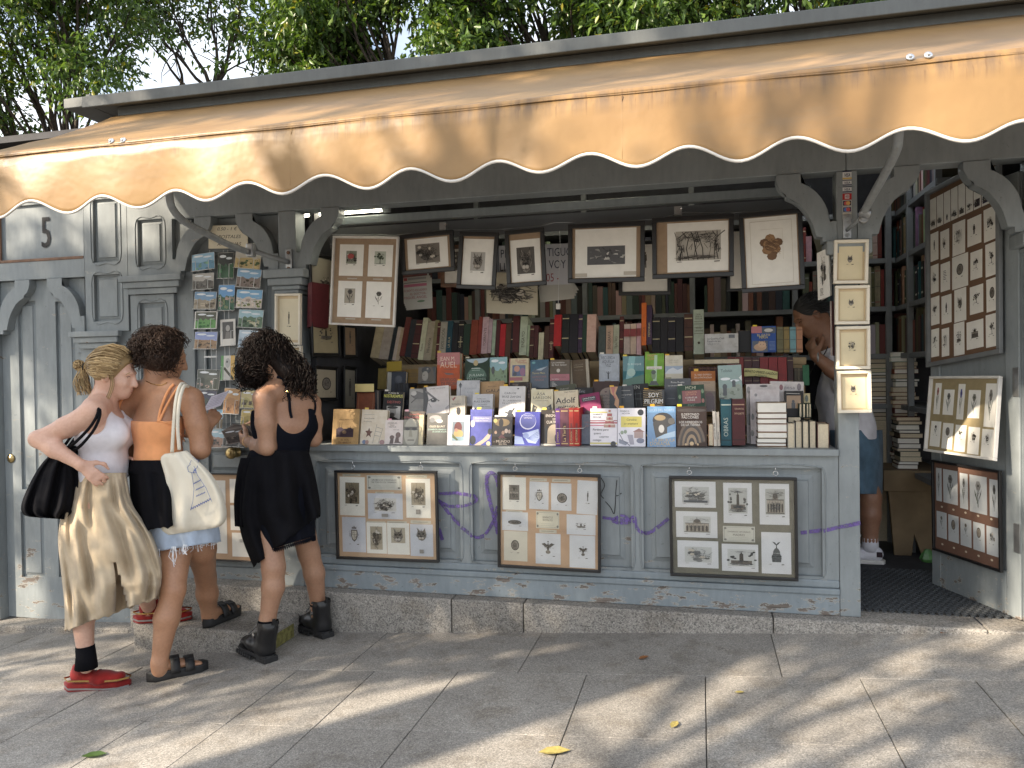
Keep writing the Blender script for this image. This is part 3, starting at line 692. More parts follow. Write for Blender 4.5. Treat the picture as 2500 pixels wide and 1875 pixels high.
# the long dark mass to the right, two trees
tree((-1.1, 5.2, -.1), (-1.0, 5.2, 3.2), fillpx(985, 1500, -300, 125, 5.0, 36, .42, 4, lambda x, y: y < 135-(x-960)*.07), 30000, 'wide dark green tree above the middle of the roof', 14, .15, .11, nl=7)
tree((1.4, 5.3, .1), (1.4, 5.3, 3.2), fillpx(1400, 2150, -350, 80, 5.2, 40, .45, 8, lambda x, y: y < 105-(x-1300)*.07), 30000, 'dark green tree above the right end of the roof', 15, .15, .11, nl=7)
# street trees behind the viewer, on the sunny side: their shade falls on the stall and the pavement
def toward(T, s_): return Vector(T)+SUN_DIR*s_
rs = random.Random(41); dense = []; loose = []
while len(dense) < 62:                                   # foliage between the sun and the counter front / left doors
    if rs.random() < .52: T = (rs.uniform(-2.2, 1.0), 0, rs.uniform(.12, .84))
    else: T = (rs.uniform(-4.3, -2.3), 0, rs.uniform(-.1, 1.95))
    dense.append((toward(T, rs.uniform(9.6, 11.0)), rs.uniform(.2, .3)))
n_try = 0
while len(loose) < 30:                                   # scattered sprays that dapple the pavement
    X, Y = rs.uniform(-4.2, 1.6), rs.uniform(-2.0, -.1); n_try += 1
    # keep the long sunny strips beside the trunk shadow open
    u = (X+1.33)*.694-(Y+1.46)*.72
    if .0 < abs(u) < .75 and rs.random() < .95: continue
    loose.append((toward((X, Y, gz(X)), rs.uniform(6.6, 9.2)), rs.uniform(.13, .28)))
for _ in range(34):                                      # higher foliage keeps the sun off the awning's slope and the eave
    dense.append((toward((rs.uniform(-3.3, 2.4), rs.uniform(-.38, .08), rs.uniform(2.58, 2.9)), rs.uniform(10.0, 12.0)), rs.uniform(.2, .3)))
allc = sorted(dense+loose, key=lambda c: c[0].x); k1 = allc[:len(allc)//3]; k2 = allc[len(allc)//3:2*len(allc)//3]; k3 = allc[2*len(allc)//3:]
for cl, bx_, by_, r_, lb, sd_, fz_ in ((k1, -11.4, -6.9, .15, 'street tree up the slope, shading the left door', 31, 4.2), (k2, -6.59, -6.53, .36, 'thick-trunked street tree shading the counter', 32, 5.2), (k3, -6.0, -7.3, .13, 'street tree nearest the viewer, shading the right-hand door', 33, 4.0)):
    tree((bx_, by_, gz(bx_)-.05), (bx_+.05, by_+.05, fz_), cl, 230*len(cl), lb, sd_, r_, .12, nl=6)
# ================================================================== flat print: drawings and lettering as thin coloured faces
def hx(h):
    if not isinstance(h, str): return h
    if len(h) == 4: h = '#'+''.join(c*2 for c in h[1:])
    return srgb(int(h[1:3], 16), int(h[3:5], 16), int(h[5:7], 16))
class Art:
    def __init__(s): s.i = []
    def poly(s, pts, c): s.i.append((pts, [tuple(range(len(pts)))], hx(c))); return s
    def r(s, x0, y0, x1, y1, c): return s.poly([(x0, y0), (x1, y0), (x1, y1), (x0, y1)], c)
    def e(s, cx, cy, rx, ry, c, n=12, a0=0, a1=6.2832): return s.poly([(cx+rx*math.cos(a0+(a1-a0)*k/n), cy+ry*math.sin(a0+(a1-a0)*k/n)) for k in range(n)], c)
    def l(s, pts, w, c, asp=1.):
        vs = []; fs = []
        for i, (x, y) in enumerate(pts):
            x0, y0 = pts[max(i-1, 0)]; x1, y1 = pts[min(i+1, len(pts)-1)]; dx, dy = x1-x0, (y1-y0)*asp; d = math.hypot(dx, dy) or 1
            nx_, ny_ = -dy/d*w/2, dx/d*w/2/asp; vs += [(x+nx_, y+ny_), (x-nx_, y-ny_)]
            if i: fs.append((2*i-2, 2*i, 2*i+1, 2*i-1))
        s.i.append((vs, fs, hx(c))); return s
    def t(s, txt, x, y, h, c, mw=.92, asp=1.45, al=0, sl=0., bold=0):
        """text: centre x (al=-1: left x), baseline y, cap height h (of the height), asp = height/width of the surface"""
        vs, fs, w = glyphs(txt)
        if not vs: return s
        k = h/.69; kx = k*asp; W_ = w*kx
        if W_ > mw: kx *= mw/W_; W_ = mw
        o = x-W_/2 if al == 0 else x
        for b in ((0,), (-.5, .5))[bold > 0]:
            s.i.append(([(o+vx*kx+sl*vy*kx+b*bold*h, y-vy*k) for vx, vy in vs], fs, hx(c)))
        return s
    def put(s, name, o, ux, uy, n, parent, mat='print', base=.0004, step=.00006):
        m = MB(); o, ux, uy, n = Vector(o), Vector(ux), Vector(uy), Vector(n).normalized(); flip = ux.cross(uy).dot(n) < 0
        for k, (vs, fs, c) in enumerate(s.i):
            m.cc = c; d = o+n*(base+step*k)
            ar = sum(vs[f[i]][0]*vs[f[(i+1) % len(f)]][1]-vs[f[(i+1) % len(f)]][0]*vs[f[i]][1] for f in fs[:1] for i in range(len(f)))
            fl = (ar > 0) == flip
            m.add([d+ux*x+uy*y for x, y in vs], [f[::-1] if fl else f for f in fs])
        return m.build(name, mat, parent)
INK = ['#2a2724', '#3c3834', '#5a544d', '#7a736a', '#24211f']
def etch(a, x0, y0, x1, y1, st, rng, ink=None, plate=None, dens=1.):
    """a small engraving inside the rectangle, drawn with strokes"""
    w, h = x1-x0, y1-y0
    C = lambda: rng.choice(ink or INK)
    X = lambda u: x0+w*u
    Y = lambda v: y0+h*v
    if plate: a.r(x0, y0, x1, y1, plate)
    def hatch(cx, cy, rx, ry, n, ang=None, lw=.02):
        lw *= .62
        for _ in range(int(n*dens*1.9)):
            u, v = rng.gauss(0, .45), rng.gauss(0, .45)
            if u*u+v*v > 1: continue
            t = (ang if ang is not None else rng.uniform(0, 3.1))+rng.gauss(0, .25); L_ = rng.uniform(.10, .26)
            px, py = cx+u*rx, cy+v*ry
            a.l([(X(px-L_*rx*math.cos(t)), Y(py-L_*ry*math.sin(t))), (X(px+L_*rx*math.cos(t)), Y(py+L_*ry*math.sin(t)))], w*lw*rng.uniform(.6, 1.7), C())
    def E(cx, cy, rx, ry, c, **k): a.e(X(cx), Y(cy), w*rx, h*ry, c, **k)
    def Pl(pts, c): a.poly([(X(u), Y(v)) for u, v in pts], c)
    def Ln(pts, lw, c): a.l([(X(u), Y(v)) for u, v in pts], w*lw, c)
    if st == 'scene':
        for _ in range(7): E(rng.uniform(.1, .9), rng.uniform(.3, .9), rng.uniform(.06, .2), rng.uniform(.05, .16), C(), n=8)
        hatch(.5, .5, .5, .5, 46)
        for _ in range(4): E(rng.uniform(.15, .85), rng.uniform(.15, .7), rng.uniform(.04, .12), rng.uniform(.04, .1), '#c9c0b0', n=8)
        hatch(.5, .6, .48, .4, 16)
    elif st == 'wood':
        for k in range(9):
            u = .03+.94*k/8+rng.uniform(-.03, .03); Ln([(u, 1), (u+rng.uniform(-.08, .08), .6), (u+rng.uniform(-.14, .14), .25), (u+rng.uniform(-.2, .2), 0)], rng.uniform(.012, .035), C())
        for k in range(16): 
            u = rng.random(); v = rng.uniform(.0, .5); Ln([(u, v+.2), (u+rng.uniform(-.15, .15), v)], .012, C())
        hatch(.5, .2, .5, .22, 40, lw=.012); hatch(.5, .92, .5, .08, 26, 0, .012); hatch(.08, .5, .1, .5, 14); hatch(.92, .5, .1, .5, 14)
    elif st == 'beast':
        Pl([(.2, .36), (.24, .05), (.4, .26), (.6, .26), (.76, .05), (.82, .36), (.86, .6), (.7, .9), (.5, .98), (.3, .9), (.15, .6)], '#8d857a')
        hatch(.5, .55, .4, .42, 50); 
        for s_ in (-1, 1):
            E(.5+.17*s_, .47, .06, .035, '#1d1b19'); Ln([(.5+.1*s_, .42), (.5+.27*s_, .38)], .03, '#2a2724'); Ln([(.5+.2*s_, .28), (.5+.3*s_, .02)], .03, '#24211f')
        Pl([(.43, .62), (.57, .62), (.5, .7)], '#1d1b19'); E(.4, .77, .1, .08, '#b8b0a3'); E(.6, .77, .1, .08, '#b8b0a3'); hatch(.5, .3, .3, .1, 14, 1.57)
    elif st == 'crest':
        Pl([(.25, .22), (.3, .08), (.4, .18), (.5, .03), (.6, .18), (.7, .08), (.75, .22)], '#5a544d')
        Pl([(.2, .28), (.8, .28), (.84, .6), (.72, .84), (.5, .97), (.28, .84), (.16, .6)], '#4a453f'); Pl([(.26, .33), (.74, .33), (.76, .6), (.66, .79), (.5, .9), (.34, .79), (.24, .6)], '#c9c2b4')
        Ln([(.5, .33), (.5, .9)], .025, '#4a453f'); Ln([(.25, .57), (.75, .57)], .025, '#4a453f'); hatch(.37, .45, .12, .12, 9); hatch(.63, .7, .12, .12, 9); hatch(.1, .6, .1, .3, 8); hatch(.9, .6, .1, .3, 8)
    elif st == 'tree':
        Pl([(.46, 1), (.48, .5), (.52, .5), (.55, 1)], '#2f2b27'); Ln([(.5, .62), (.3, .35)], .03, C()); Ln([(.5, .6), (.7, .32)], .03, C())
        for _ in range(14): E(.5+rng.gauss(0, .2), .33+rng.gauss(0, .14), .1, .08, C(), n=7)
        hatch(.5, .35, .45, .33, 26); Ln([(.15, .985), (.85, .985)], .02, C())
    elif st == 'flower':
        g_ = ink or ['#3f4a36', '#56604a', '#2d3528']; hd = plate_head.get(id(a)) or rng.choice(['#4b463f', '#6a645a'])
        Ln([(.5, 1), (.47, .6), (.52, .3)], .05, rng.choice(g_))
        Pl([(.49, .9), (.2, .55), (.14, .35), (.36, .6)], rng.choice(g_)); Pl([(.5, .8), (.78, .5), (.86, .3), (.62, .62)], rng.choice(g_))
        for k in range(6): E(.52+.14*math.cos(k*1.05), .2+.1*math.sin(k*1.05), .12, .09, hd, n=8)
        E(.52, .2, .07, .05, '#2a2724', n=8); hatch(.5, .5, .35, .4, 8)
    elif st == 'building':
        Pl([(.05, .95), (.05, .42), (.95, .42), (.95, .95)], '#a79f92'); Pl([(.35, .42), (.35, .28), (.65, .28), (.65, .42)], '#8b8377'); E(.5, .27, .13, .12, '#4a453f', n=12)
        Ln([(.5, .16), (.5, .04)], .02, '#2a2724'); Ln([(.03, .42), (.97, .42)], .035, '#3c3834'); Ln([(0, .96), (1, .96)], .04, '#3c3834')
        for k in range(6):
            u = .12+.76*k/5; Pl([(u-.04, .92), (u-.04, .62), (u, .54), (u+.04, .62), (u+.04, .92)], '#332f2b'); Ln([(u+.075, .92), (u+.075, .45)], .015, '#5a544d')
        hatch(.5, .2, .5, .18, 16, 0, .01); hatch(.5, .7, .46, .25, 14)
    elif st == 'dome':
        Pl([(.2, 1), (.16, .72), (.24, .66), (.28, .5), (.4, .38), (.6, .38), (.72, .5), (.76, .66), (.84, .72), (.8, 1)], '#5e6163'); Ln([(.18, .74), (.82, .74)], .05, '#33383a'); Ln([(.24, .6), (.76, .6)], .03, '#a9adab')
        for k in range(7): Ln([(.28+.073*k, .98), (.28+.073*k, .8)], .02, '#2d3132')
        Pl([(.46, .38), (.48, .2), (.52, .2), (.54, .38)], '#33383a'); Pl([(.22, .08), (.4, .12), (.5, .2), (.6, .12), (.78, .08), (.62, .2), (.5, .26), (.38, .2)], '#33383a'); hatch(.5, .75, .34, .26, 26)
    elif st == 'tower':
        Ln([(.05, .86), (.95, .86)], .03, C()); Pl([(.1, .85), (.1, .66), (.9, .66), (.9, .85)], '#6f685f'); Pl([(.42, .68), (.43, .25), (.57, .25), (.58, .68)], '#37332f'); Pl([(.46, .25), (.5, .12), (.54, .25)], '#37332f')
        for u in (.12, .88): 
            for _ in range(7): E(u+rng.gauss(0, .07), .45+rng.gauss(0, .17), .06, .05, C(), n=7)
        hatch(.5, .92, .48, .06, 20, 0, .012); hatch(.5, .12, .5, .08, 8, 0, .01); hatch(.5, .75, .4, .1, 14)
    elif st == 'bird':
        Pl([(.03, .3), (.25, .22), (.45, .36), (.5, .14), (.56, .36), (.75, .22), (.97, .3), (.72, .48), (.6, .55), (.56, .72), (.44, .72), (.4, .55), (.28, .48)], '#4f4941'); E(.5, .13, .05, .05, '#37332f'); E(.5, .84, .18, .13, '#8b8377'); hatch(.5, .45, .45, .22, 20); hatch(.5, .84, .16, .12, 10)
    elif st == 'figure':
        E(.5, .1, .1, .06, '#332f2b'); Pl([(.36, .18), (.64, .18), (.68, .55), (.6, .58), (.64, .98), (.52, .98), (.5, .64), (.44, .98), (.34, .98), (.38, .58), (.3, .5)], '#4a453f'); hatch(.5, .5, .25, .4, 16)
    elif st == 'oval':
        E(.5, .5, .48, .46, '#3c3834', n=18); E(.5, .5, .4, .38, '#8d857a', n=18); hatch(.5, .5, .4, .38, 36)
    elif st == 'lines':
        for k in range(6): a.l([(X(.06), Y(.1+.16*k)), (X(rng.uniform(.6, .94)), Y(.1+.16*k))], h*.05, C())
    return a
plate_head = {}
def land(a, rng, sky='#6fa6cf', mid='#6a8a4a', near='#4b5a34', bld=None, x0=0, y0=0, x1=1, y1=1, hor=.45):
    """a printed view: sky, hills, foliage, buildings"""
    w, h = x1-x0, y1-y0; X = lambda u: x0+w*u; Y = lambda v: y0+h*v
    a.r(x0, y0, x1, y1, sky); a.e(X(.3), Y(.14), w*.22, h*.06, '#e9eef2', n=9); a.e(X(.7), Y(.22), w*.2, h*.05, '#dfe8ee', n=9)
    pts = [(0, 1)]+[(k/8, hor+rng.uniform(-.1, .1)) for k in range(9)]+[(1, 1)]; a.poly([(X(u), Y(v)) for u, v in pts], mid)
    if bld:
        for k in range(6):
            u = rng.uniform(.02, .8); v = rng.uniform(hor, .7); ww = rng.uniform(.1, .24); hh = rng.uniform(.1, .25); a.r(X(u), Y(v), X(min(1, u+ww)), Y(min(1, v+hh)), rng.choice(bld))
            for q in range(3): a.r(X(min(.97, u+.02+q*ww*.3)), Y(v+hh*.25), X(min(.99, u+.045+q*ww*.3)), Y(v+hh*.5), '#4b453d')
    for k in range(16):
        u, v = rng.uniform(.04, .96), rng.uniform(hor+.12, .93); s_ = rng.uniform(.03, .09); c = hx(rng.choice((near, mid))); f = rng.uniform(.5, 1.3)
        a.e(X(u), Y(v), w*min(s_, u, 1-u), h*min(s_, 1-v), tuple(min(1, q*f) for q in c), n=7)
    return a

# ================================================================== books
CA = lambda x, y: (780+x/4.9156, 820+y/4.9156)
CB = lambda x, y: (1200+x/4.9156, 820+y/4.9156)
CC = lambda x, y: (1600+x/4.9156, 820+y/4.9156)
CD = lambda x, y: (730+x/3.687, 450+y/3.687)
CE = lambda x, y: (1200+x/3.687, 450+y/3.687)
CF = lambda x, y: (1650+x/3.0167, 400+y/3.0167)
def booklike(label, o, ux, uy, n, th, cover, art=None, group=None, cat='book', hard=True, name='book', mat='gloss_print', pages='pages', spine=True):
    """closed book: o = top-left of the front, ux across, uy down, n out of the front, th thickness"""
    o, ux, uy, n = Vector(o), Vector(ux), Vector(uy), Vector(n).normalized(); b = .0022 if hard else .0009
    base = o+uy+ux*.5
    m = MB(); m.obox(o, ux, uy, -n*b); m.obox(o-n*(th-b), ux, uy, -n*b)
    if spine: m.obox(o-n*b, ux.normalized()*b, uy, -n*(th-2*b))
    k = m.build(name, 'cloth_cover', None, origin=base); k.color = (*hx(cover), 1); tag(k, label, cat, group)
    i = .003 if hard else .0006; e = uy.normalized(); x_ = ux.normalized()
    MB().obox(o-n*b+x_*b+e*i, ux-x_*(b+i), uy-e*2*i, -n*(th-2*b)).build('page_block', pages, k)
    if art: art.put('cover_print', o, ux, uy, n, k, mat)
    return k
def frontbook(label, f, q, Y, cover, art=None, th=.025, lean=9, roll=0, tagc=None, **kw):
    (x0, y0), (x1, y1) = f(q[0], q[1]), f(q[2], q[3]); xm = (x0+x1)/2
    a, b = P(x0, y1, Y), P(x1, y1, Y); W_ = (b-a).length; H_ = (P(xm, y0, Y)-P(xm, y1, Y)).length/math.cos(R_(lean))
    Rm = Matrix.Rotation(R_(roll), 3, 'Y') @ Matrix.Rotation(R_(-lean), 3, 'X')
    ux, up, n = Rm @ Vector((W_, 0, 0)), Rm @ Vector((0, 0, H_)), Rm @ Vector((0, -1, 0))
    c = P(xm, y1, Y); c = Vector((c.x, Y, c.z))
    o = c-ux/2+up
    k = booklike(label, o, ux, -up, n, th, cover, art, **kw)
    if tagc:
        tx, col = tagc if isinstance(tagc, tuple) else (tagc, '#e8c65a')
        t0 = o+ux*tx; MB().obox(t0-n*.002+up*.06/1, ux.normalized()*.022, -up.normalized()*.03, -n*.0006).build('price_tag', PT(col), k)
    return k
_pt = {}
def PT(col):
    if col not in _pt: simple('tag_'+col[1:], hx(col), .7, .05); _pt[col] = 'tag_'+col[1:]
    return _pt[col]
def A(*its):
    a = Art()
    for it in its: getattr(a, it[0])(*it[1:])
    return a
rg = random.Random(3)
Y1, Y2, Y3 = .03, .20, .42
YEL = '#e3bf52'
# --- first row, standing on the counter
frontbook('tan paperback with soldiers in a row, first at the left end of the front row', CA, (145, 882, 462, 1300), Y1, '#b2905f',
    A(('t', 'PÉREZ-REVERTE', .5, .32, .035, '#4a3826', .62), ('r', .15, .56, .8, .80, '#43303c'), ('l', [(.2, .35), (.22, .56)], .012, '#4a3826'), ('l', [(.27, .37), (.27, .56)], .012, '#4a3826'), ('l', [(.36, .38), (.34, .56)], .012, '#4a3826'), ('l', [(.7, .47), (.68, .58)], .012, '#4a3826'), ('e', .3, .58, .12, .06, '#574252'), ('e', .65, .6, .12, .07, '#3a2a36'), ('e', .46, .66, .08, .05, '#8a6d4c'), ('t', 'EL SOL', .5, .90, .05, '#6b3a28', .4), ('t', 'DE BREDA', .5, .98, .05, '#6b3a28', .55)), .028)
frontbook('cream paperback with a brown star and hopscotch drawing on its cover', CA, (482, 890, 790, 1302), Y1+.005, '#d6cbb9',
    A(('t', 'Anna Gavalda', .1, .27, .036, '#5a5048', .6, 1.4, -1), ('t', 'El consuelo', .1, .36, .034, '#6a6056', .5, 1.4, -1), ('poly', [(.33, .52), (.37, .62), (.47, .63), (.39, .70), (.42, .80), (.32, .74), (.23, .80), (.26, .69), (.18, .62), (.29, .61)], '#6b4030'), ('l', [(.62, .42), (.5, .97)], .014, '#8b857c'), ('l', [(.86, .52), (.72, .97)], .014, '#8b857c'), ('l', [(.62, .5), (.82, .54)], .012, '#8b857c'), ('l', [(.58, .62), (.8, .65)], .012, '#8b857c'), ('l', [(.55, .74), (.76, .76)], .012, '#8b857c'), ('l', [(.1, .15), (.5, .14)], .008, '#8b857c'), ('e', .17, .94, .08, .06, '#6d83a8'), ('e', .28, .94, .07, .06, '#b08a80'), ('e', .86, .93, .1, .07, '#a07070')), .03, roll=1.5, tagc=(.1, '#d9bc62'))
frontbook('small white paperback with a brown dog and man, pink price slip on top', CA, (780, 1012, 995, 1300), Y1, '#ddd2cc',
    A(('t', 'CHARLAS', .4, .16, .06, '#151314', .6, 1.35), ('t', 'CON', .38, .24, .055, '#151314', .4, 1.35), ('t', 'TROYLO', .4, .32, .055, '#151314', .5, 1.35), ('t', 'antonio gala', .62, .42, .035, '#332d2b', .6, 1.35), ('e', .4, .72, .13, .09, '#5d4038'), ('e', .74, .62, .14, .12, '#6a4a40'), ('poly', [(.27, .98), (.33, .75), (.5, .78), (.48, .98)], '#4a302a'), ('poly', [(.55, .95), (.62, .7), (.78, .72), (.8, .88), (.95, .95)], '#55382f')), .014, tagc=(.12, '#e2a3b4'))
frontbook('paperback with a large grey face and red title lettering', CA, (1000, 910, 1245, 1307), Y1, '#4a403a',
    A(('r', 0, .25, .74, 1, '#8f8a78'), ('e', .36, .62, .33, .42, '#b5af9b', 16), ('r', .02, .46, .7, .56, '#5c574b'), ('e', .2, .53, .12, .04, '#2f2b26'), ('e', .54, .53, .12, .04, '#2f2b26'), ('poly', [(.3, .56), (.4, .56), (.46, .76), (.27, .76)], '#9a947f'), ('l', [(.22, .86), (.54, .86)], .03, '#5b5044'), ('r', .76, .1, .97, 1, '#c9b98a'), ('t', 'Bernard Moe', .55, .11, .05, '#c8552e', .7), ('t', 'El Peso de la Prueba', .48, .21, .06, '#d03a34', .9)), .02, tagc=(.02, '#e6b6bd'))
frontbook('dark grey paperback with white and green capital lettering across the middle', CA, (1282, 932, 1530, 1306), Y1, '#5b5a57',
    A(('e', .4, .16, .3, .1, '#a39a98'), ('e', .6, .25, .16, .06, '#d9cfc6'), ('e', .25, .22, .12, .08, '#777'), ('t', 'GILES BLUNT', .5, .45, .06, '#efe3c8', .75, 1.5, 0, 0, .02), ('t', 'CUARENTA MANERAS', .5, .54, .045, '#bfe0cf', .88, 1.5, 0, 0, .02), ('t', 'DE DECIR DOLOR', .62, .61, .045, '#bfe0cf', .68, 1.5, 0, 0, .02)), .024)
a = Art(); a.r(.22, .22, .76, .85, '#8c9aa4'); a.e(.48, .42, .18, .2, '#7a2e26'); a.e(.5, .62, .22, .14, '#cfae5c'); a.r(.22, .72, .76, .85, '#9fc1cb'); a.poly([(.22, .62), (.5, .82), (.44, .85), (.22, .74)], '#6f7a3c'); a.e(.4, .5, .08, .06, '#c98a6a')
a.t('El lugar ideal', .5, .1, .04, '#55504e', .5); a.t('en el fin del mundo', .5, .17, .035, '#55504e', .7)
frontbook('white paperback with a small painting of a red-haired bather', CA, (1530, 955, 1795, 1312), Y1-.005, '#dedbe0', a, .02, tagc=(.06, '#dcd6ea'))
a = Art(); a.r(.12, .2, .98, .36, '#8e8dc0'); a.t('Mario Vargas Llosa', .55, .27, .04, '#efeaf5', .75); a.t('Elogio de la madrastra', .55, .33, .03, '#efeaf5', .75); a.poly([(.2, 1), (.6, .84), (.86, .66), (.96, .72), (.9, .82), (.5, 1)], '#c7b09a'); a.e(.14, .86, .14, .13, '#22242e'); a.e(.12, .4, .1, .1, '#cfc4b4'); a.e(.86, .95, .1, .06, '#d9c79b'); a.e(.92, .62, .1, .09, '#37352f')
frontbook('violet-blue paperback with bare feet and a pale title band', CA, (1800, 885, 2062, 1312), Y1, '#5257a0', a, .03, tagc=(.3, '#ead34a'))
a = Art(); a.r(0, 0, 1, .7, '#2c221e'); a.e(.5, .2, .4, .14, '#8a6f3c'); a.e(.45, .22, .12, .16, '#241c18'); a.e(.15, .14, .1, .075, '#cdbf62', 14); a.e(.18, .55, .07, .06, '#b08a6c'); a.e(.36, .5, .14, .1, '#2b1715'); a.e(.56, .56, .08, .07, '#a47c62'); a.e(.72, .5, .09, .08, '#c0a898'); a.e(.88, .52, .07, .07, '#a58d7e'); a.poly([(.3, .75), (.5, .6), (.7, .75)], '#5e2a2c'); a.t('KEN FOLLETT', .55, .8, .03, '#b6a894', .5); a.t('MUNDO', .57, .91, .09, '#c9b9a8', .76); a.t('UN', .1, .9, .03, '#c9b9a8', .2); a.t('SIN FIN', .55, .995, .06, '#c9b9a8', .62)
frontbook('dark paperback crowded with small faces and a round yellow seal', CB, (5, 975, 238, 1312), Y1, '#1d1716', a, .03, tagc=(.1, '#dedad8'))
a = Art(); a.e(.52, .28, .33, .24, '#c9cbe8', 24); a.e(.53, .265, .31, .22, '#40469c', 24); a.poly([(.3, .62), (.5, .6), (.95, .5), (1, .75), (.85, .93), (.55, .9), (.4, .75)], '#9fb0dc'); a.poly([(0, .7), (.3, .74), (.4, .95), (0, .95)], '#8ea2d4'); a.e(.45, .7, .12, .08, '#6f83bd')
for k in range(7): a.l([(.5, .78), (.95, .58+.055*k)], .012, '#5a6cae')
a.t('EL MALEFICIO', .52, .13, .04, '#b7b9e0', .7); a.t('Cliff McNish', .52, .195, .032, '#e9e6f0', .36)
frontbook('indigo hardback with a crescent moon and a feathered wing', CB, (275, 915, 575, 1322), Y1, '#3d4296', a, .025, tagc=(.05, '#e3b743'))
a = Art(); a.e(.72, .62, .36, .22, '#a9987d', 16); a.r(.36, .62, .99, .93, '#a9987d'); a.r(0, .94, 1, 1, '#d6cdbd'); a.poly([(.2, .5), (.36, .42), (.36, .93), (.24, .93)], '#161210'); a.e(.8, .78, .05, .1, '#35281f'); a.t('EL', .68, .09, .06, '#d9cfc3', .4); a.t('ENIGMA', .55, .2, .075, '#d9cfc3', .9); a.t('DEL', .72, .28, .05, '#d9cfc3', .3); a.t('CUATRO', .62, .38, .075, '#d9cfc3', .95)
frontbook('dark brown hardback with a pale archway and two tiny walkers', CB, (588, 890, 812, 1322), Y1+.02, '#2a211c', a, .03, tagc=(.05, '#e6d560'))
for lab, x0, x1, yt, c, tx in (('purple spine of a roped bundle of four hardbacks', 772, 826, 872, '#5e3c7e', 'LEYENDA'), ('mauve spine with gold title in the roped bundle', 828, 932, 868, '#6b4450', 'La Tierra'), ('salmon red narrow spine in the roped bundle', 934, 988, 866, '#b5443c', 'CRONICA'), ('bright red spine at the right of the roped bundle', 990, 1058, 866, '#a8261f', 'HISTORIA')):
    p, q, r_ = P(*CB(x0, 1322), Y1-.012), P(*CB(x1, 1322), Y1-.012), P(*CB(x0, yt), Y1-.012); w, h = q.x-p.x, r_.z-p.z
    k = booklike(lab, (p.x, Y1+.13, r_.z), (0, -.14, 0), (0, 0, -h), (-1, 0, 0), w, c, None, 'books tied into a bundle', hard=True, spine=False)
    a = Art(); a.r(.12, .06, .88, .09, '#c9a86a'); a.r(.12, .92, .88, .95, '#c9a86a'); a.r(.3, .4, .7, .86, tuple(v*.6 for v in hx(c)))
    k2 = MB().obox((p.x, Y1-.012, r_.z), (w, 0, 0), (0, 0, -h), (0, .003, 0)).build('spine', 'cloth_cover', k); k2.color = k.color
    a.put('spine_print', (p.x, Y1-.0121, r_.z), (w, 0, 0), (0, 0, -h), (0, -1, 0), k2)
    T = Art(); T.t(tx, 0, .62, .34, '#d9b878', .5, h/ w if False else w/h, -1); T.put('spine_print', (p.x, Y1-.0124, r_.z-h*.88), (0, 0, h), (w, 0, 0), (0, -1, 0), k2)
p, q = P(*CB(774, 1112), Y1-.018), P(*CB(1100, 1108), Y1-.018)
tag(MB().tube([p+Vector((0, .14, 0)), p, p.lerp(q, .5)-Vector((0, .001, .001)), q, q+Vector((0, .14, 0))], .0012, 5).build('string', 'paper'), 'thin pale string tied round the bundle of red and purple books', 'string')
frontbook('blue-grey hardback half hidden between the red bundle and the cake cover', CB, (1075, 945, 1200, 1300), Y1+.05, '#7f8b99', A(('t', 'LA', .55, .12, .06, '#55606e', .4), ('t', 'NOVELA', .55, .3, .06, '#b87a72', .7), ('t', 'ROJA', .55, .42, .06, '#b87a72', .5)), .03)
a = Art(); a.r(0, .085, .64, .12, '#d9ca55'); a.r(0, .32, 1, .345, '#9c2b42'); a.r(0, .37, 1, .41, '#b23347'); a.r(0, .445, .55, .475, '#c76f86'); a.r(0, .92, 1, .965, '#d9ca66')
for k, (yy, w) in enumerate(((.13, .09), (.23, .12), (.33, .16), (.43, .21))): a.r(.72-w, yy, .72+w, yy+.085, ['#a8403f', '#b58a78', '#a8403f', '#b58a78'][k]); a.e(.72, yy, w, .022, '#d8c9b8', 14); a.r(.68, yy+.01, .76, yy+.085, '#b0342e')
a.e(.72, .07, .05, .03, '#b5643c'); a.e(.86, .955, .10, .07, '#1a1a1c', 14)
a.t('FEDERICO', .27, .18, .042, '#1b1a22', .42, 1.33, 0, 0, .02); a.t('MOCCIA', .25, .255, .042, '#1b1a22', .38, 1.33, 0, 0, .02)
for tx, x_, y_ in (('Perdona pero', .1, .6), ('quiero', .13, .7), ('casarme', .34, .79), ('contigo', .1, .88)): a.t(tx, x_, y_, .055, '#15151a', .75, 1.33, -1, .2)
frontbook('white paperback with a red tiered wedding cake and handwritten title', CB, (1182, 875, 1506, 1315), Y1-.008, '#e6e3ea', a, .03, tagc=(.08, '#e9e2da'))
a = Art(); a.r(.12, .22, .87, .5, '#e0cf3a'); a.e(.83, .115, .11, .08, '#2a2a2e', 16); a.t('FEDERICO', .25, .1, .038, '#1b1a22', .4, 1.33, 0, 0, .02); a.t('MOCCIA', .3, .16, .038, '#1b1a22', .32, 1.33, 0, 0, .02); a.t('Carolina', .5, .33, .055, '#2c2a10', .55, 1.33, 0, .2); a.t('se enamora', .48, .43, .055, '#2c2a10', .66, 1.33, 0, .2)
a.e(.16, .64, .06, .05, '#93a58a'); a.e(.28, .62, .06, .05, '#93a58a'); a.r(.6, .6, .92, .78, '#b79a94'); a.poly([(.55, .62), (.77, .53), (.97, .62)], '#9c6f66'); a.poly([(.05, .8), (.4, .9), (.3, .97), (.05, .92)], '#8b90a2'); a.poly([(.35, .7), (.55, .7), (.6, .95), (.45, .95)], '#a8a4b4'); a.e(.82, .85, .14, .07, '#7a7f98'); a.l([(.05, .65), (.2, .85), (.45, .98)], .02, '#6a6d80')
frontbook('white paperback with a yellow title box over a pencil street sketch', CB, (1512, 870, 1846, 1327), Y1-.008, '#e8e6ee', a, .032, tagc=(.06, '#e6ad35'))
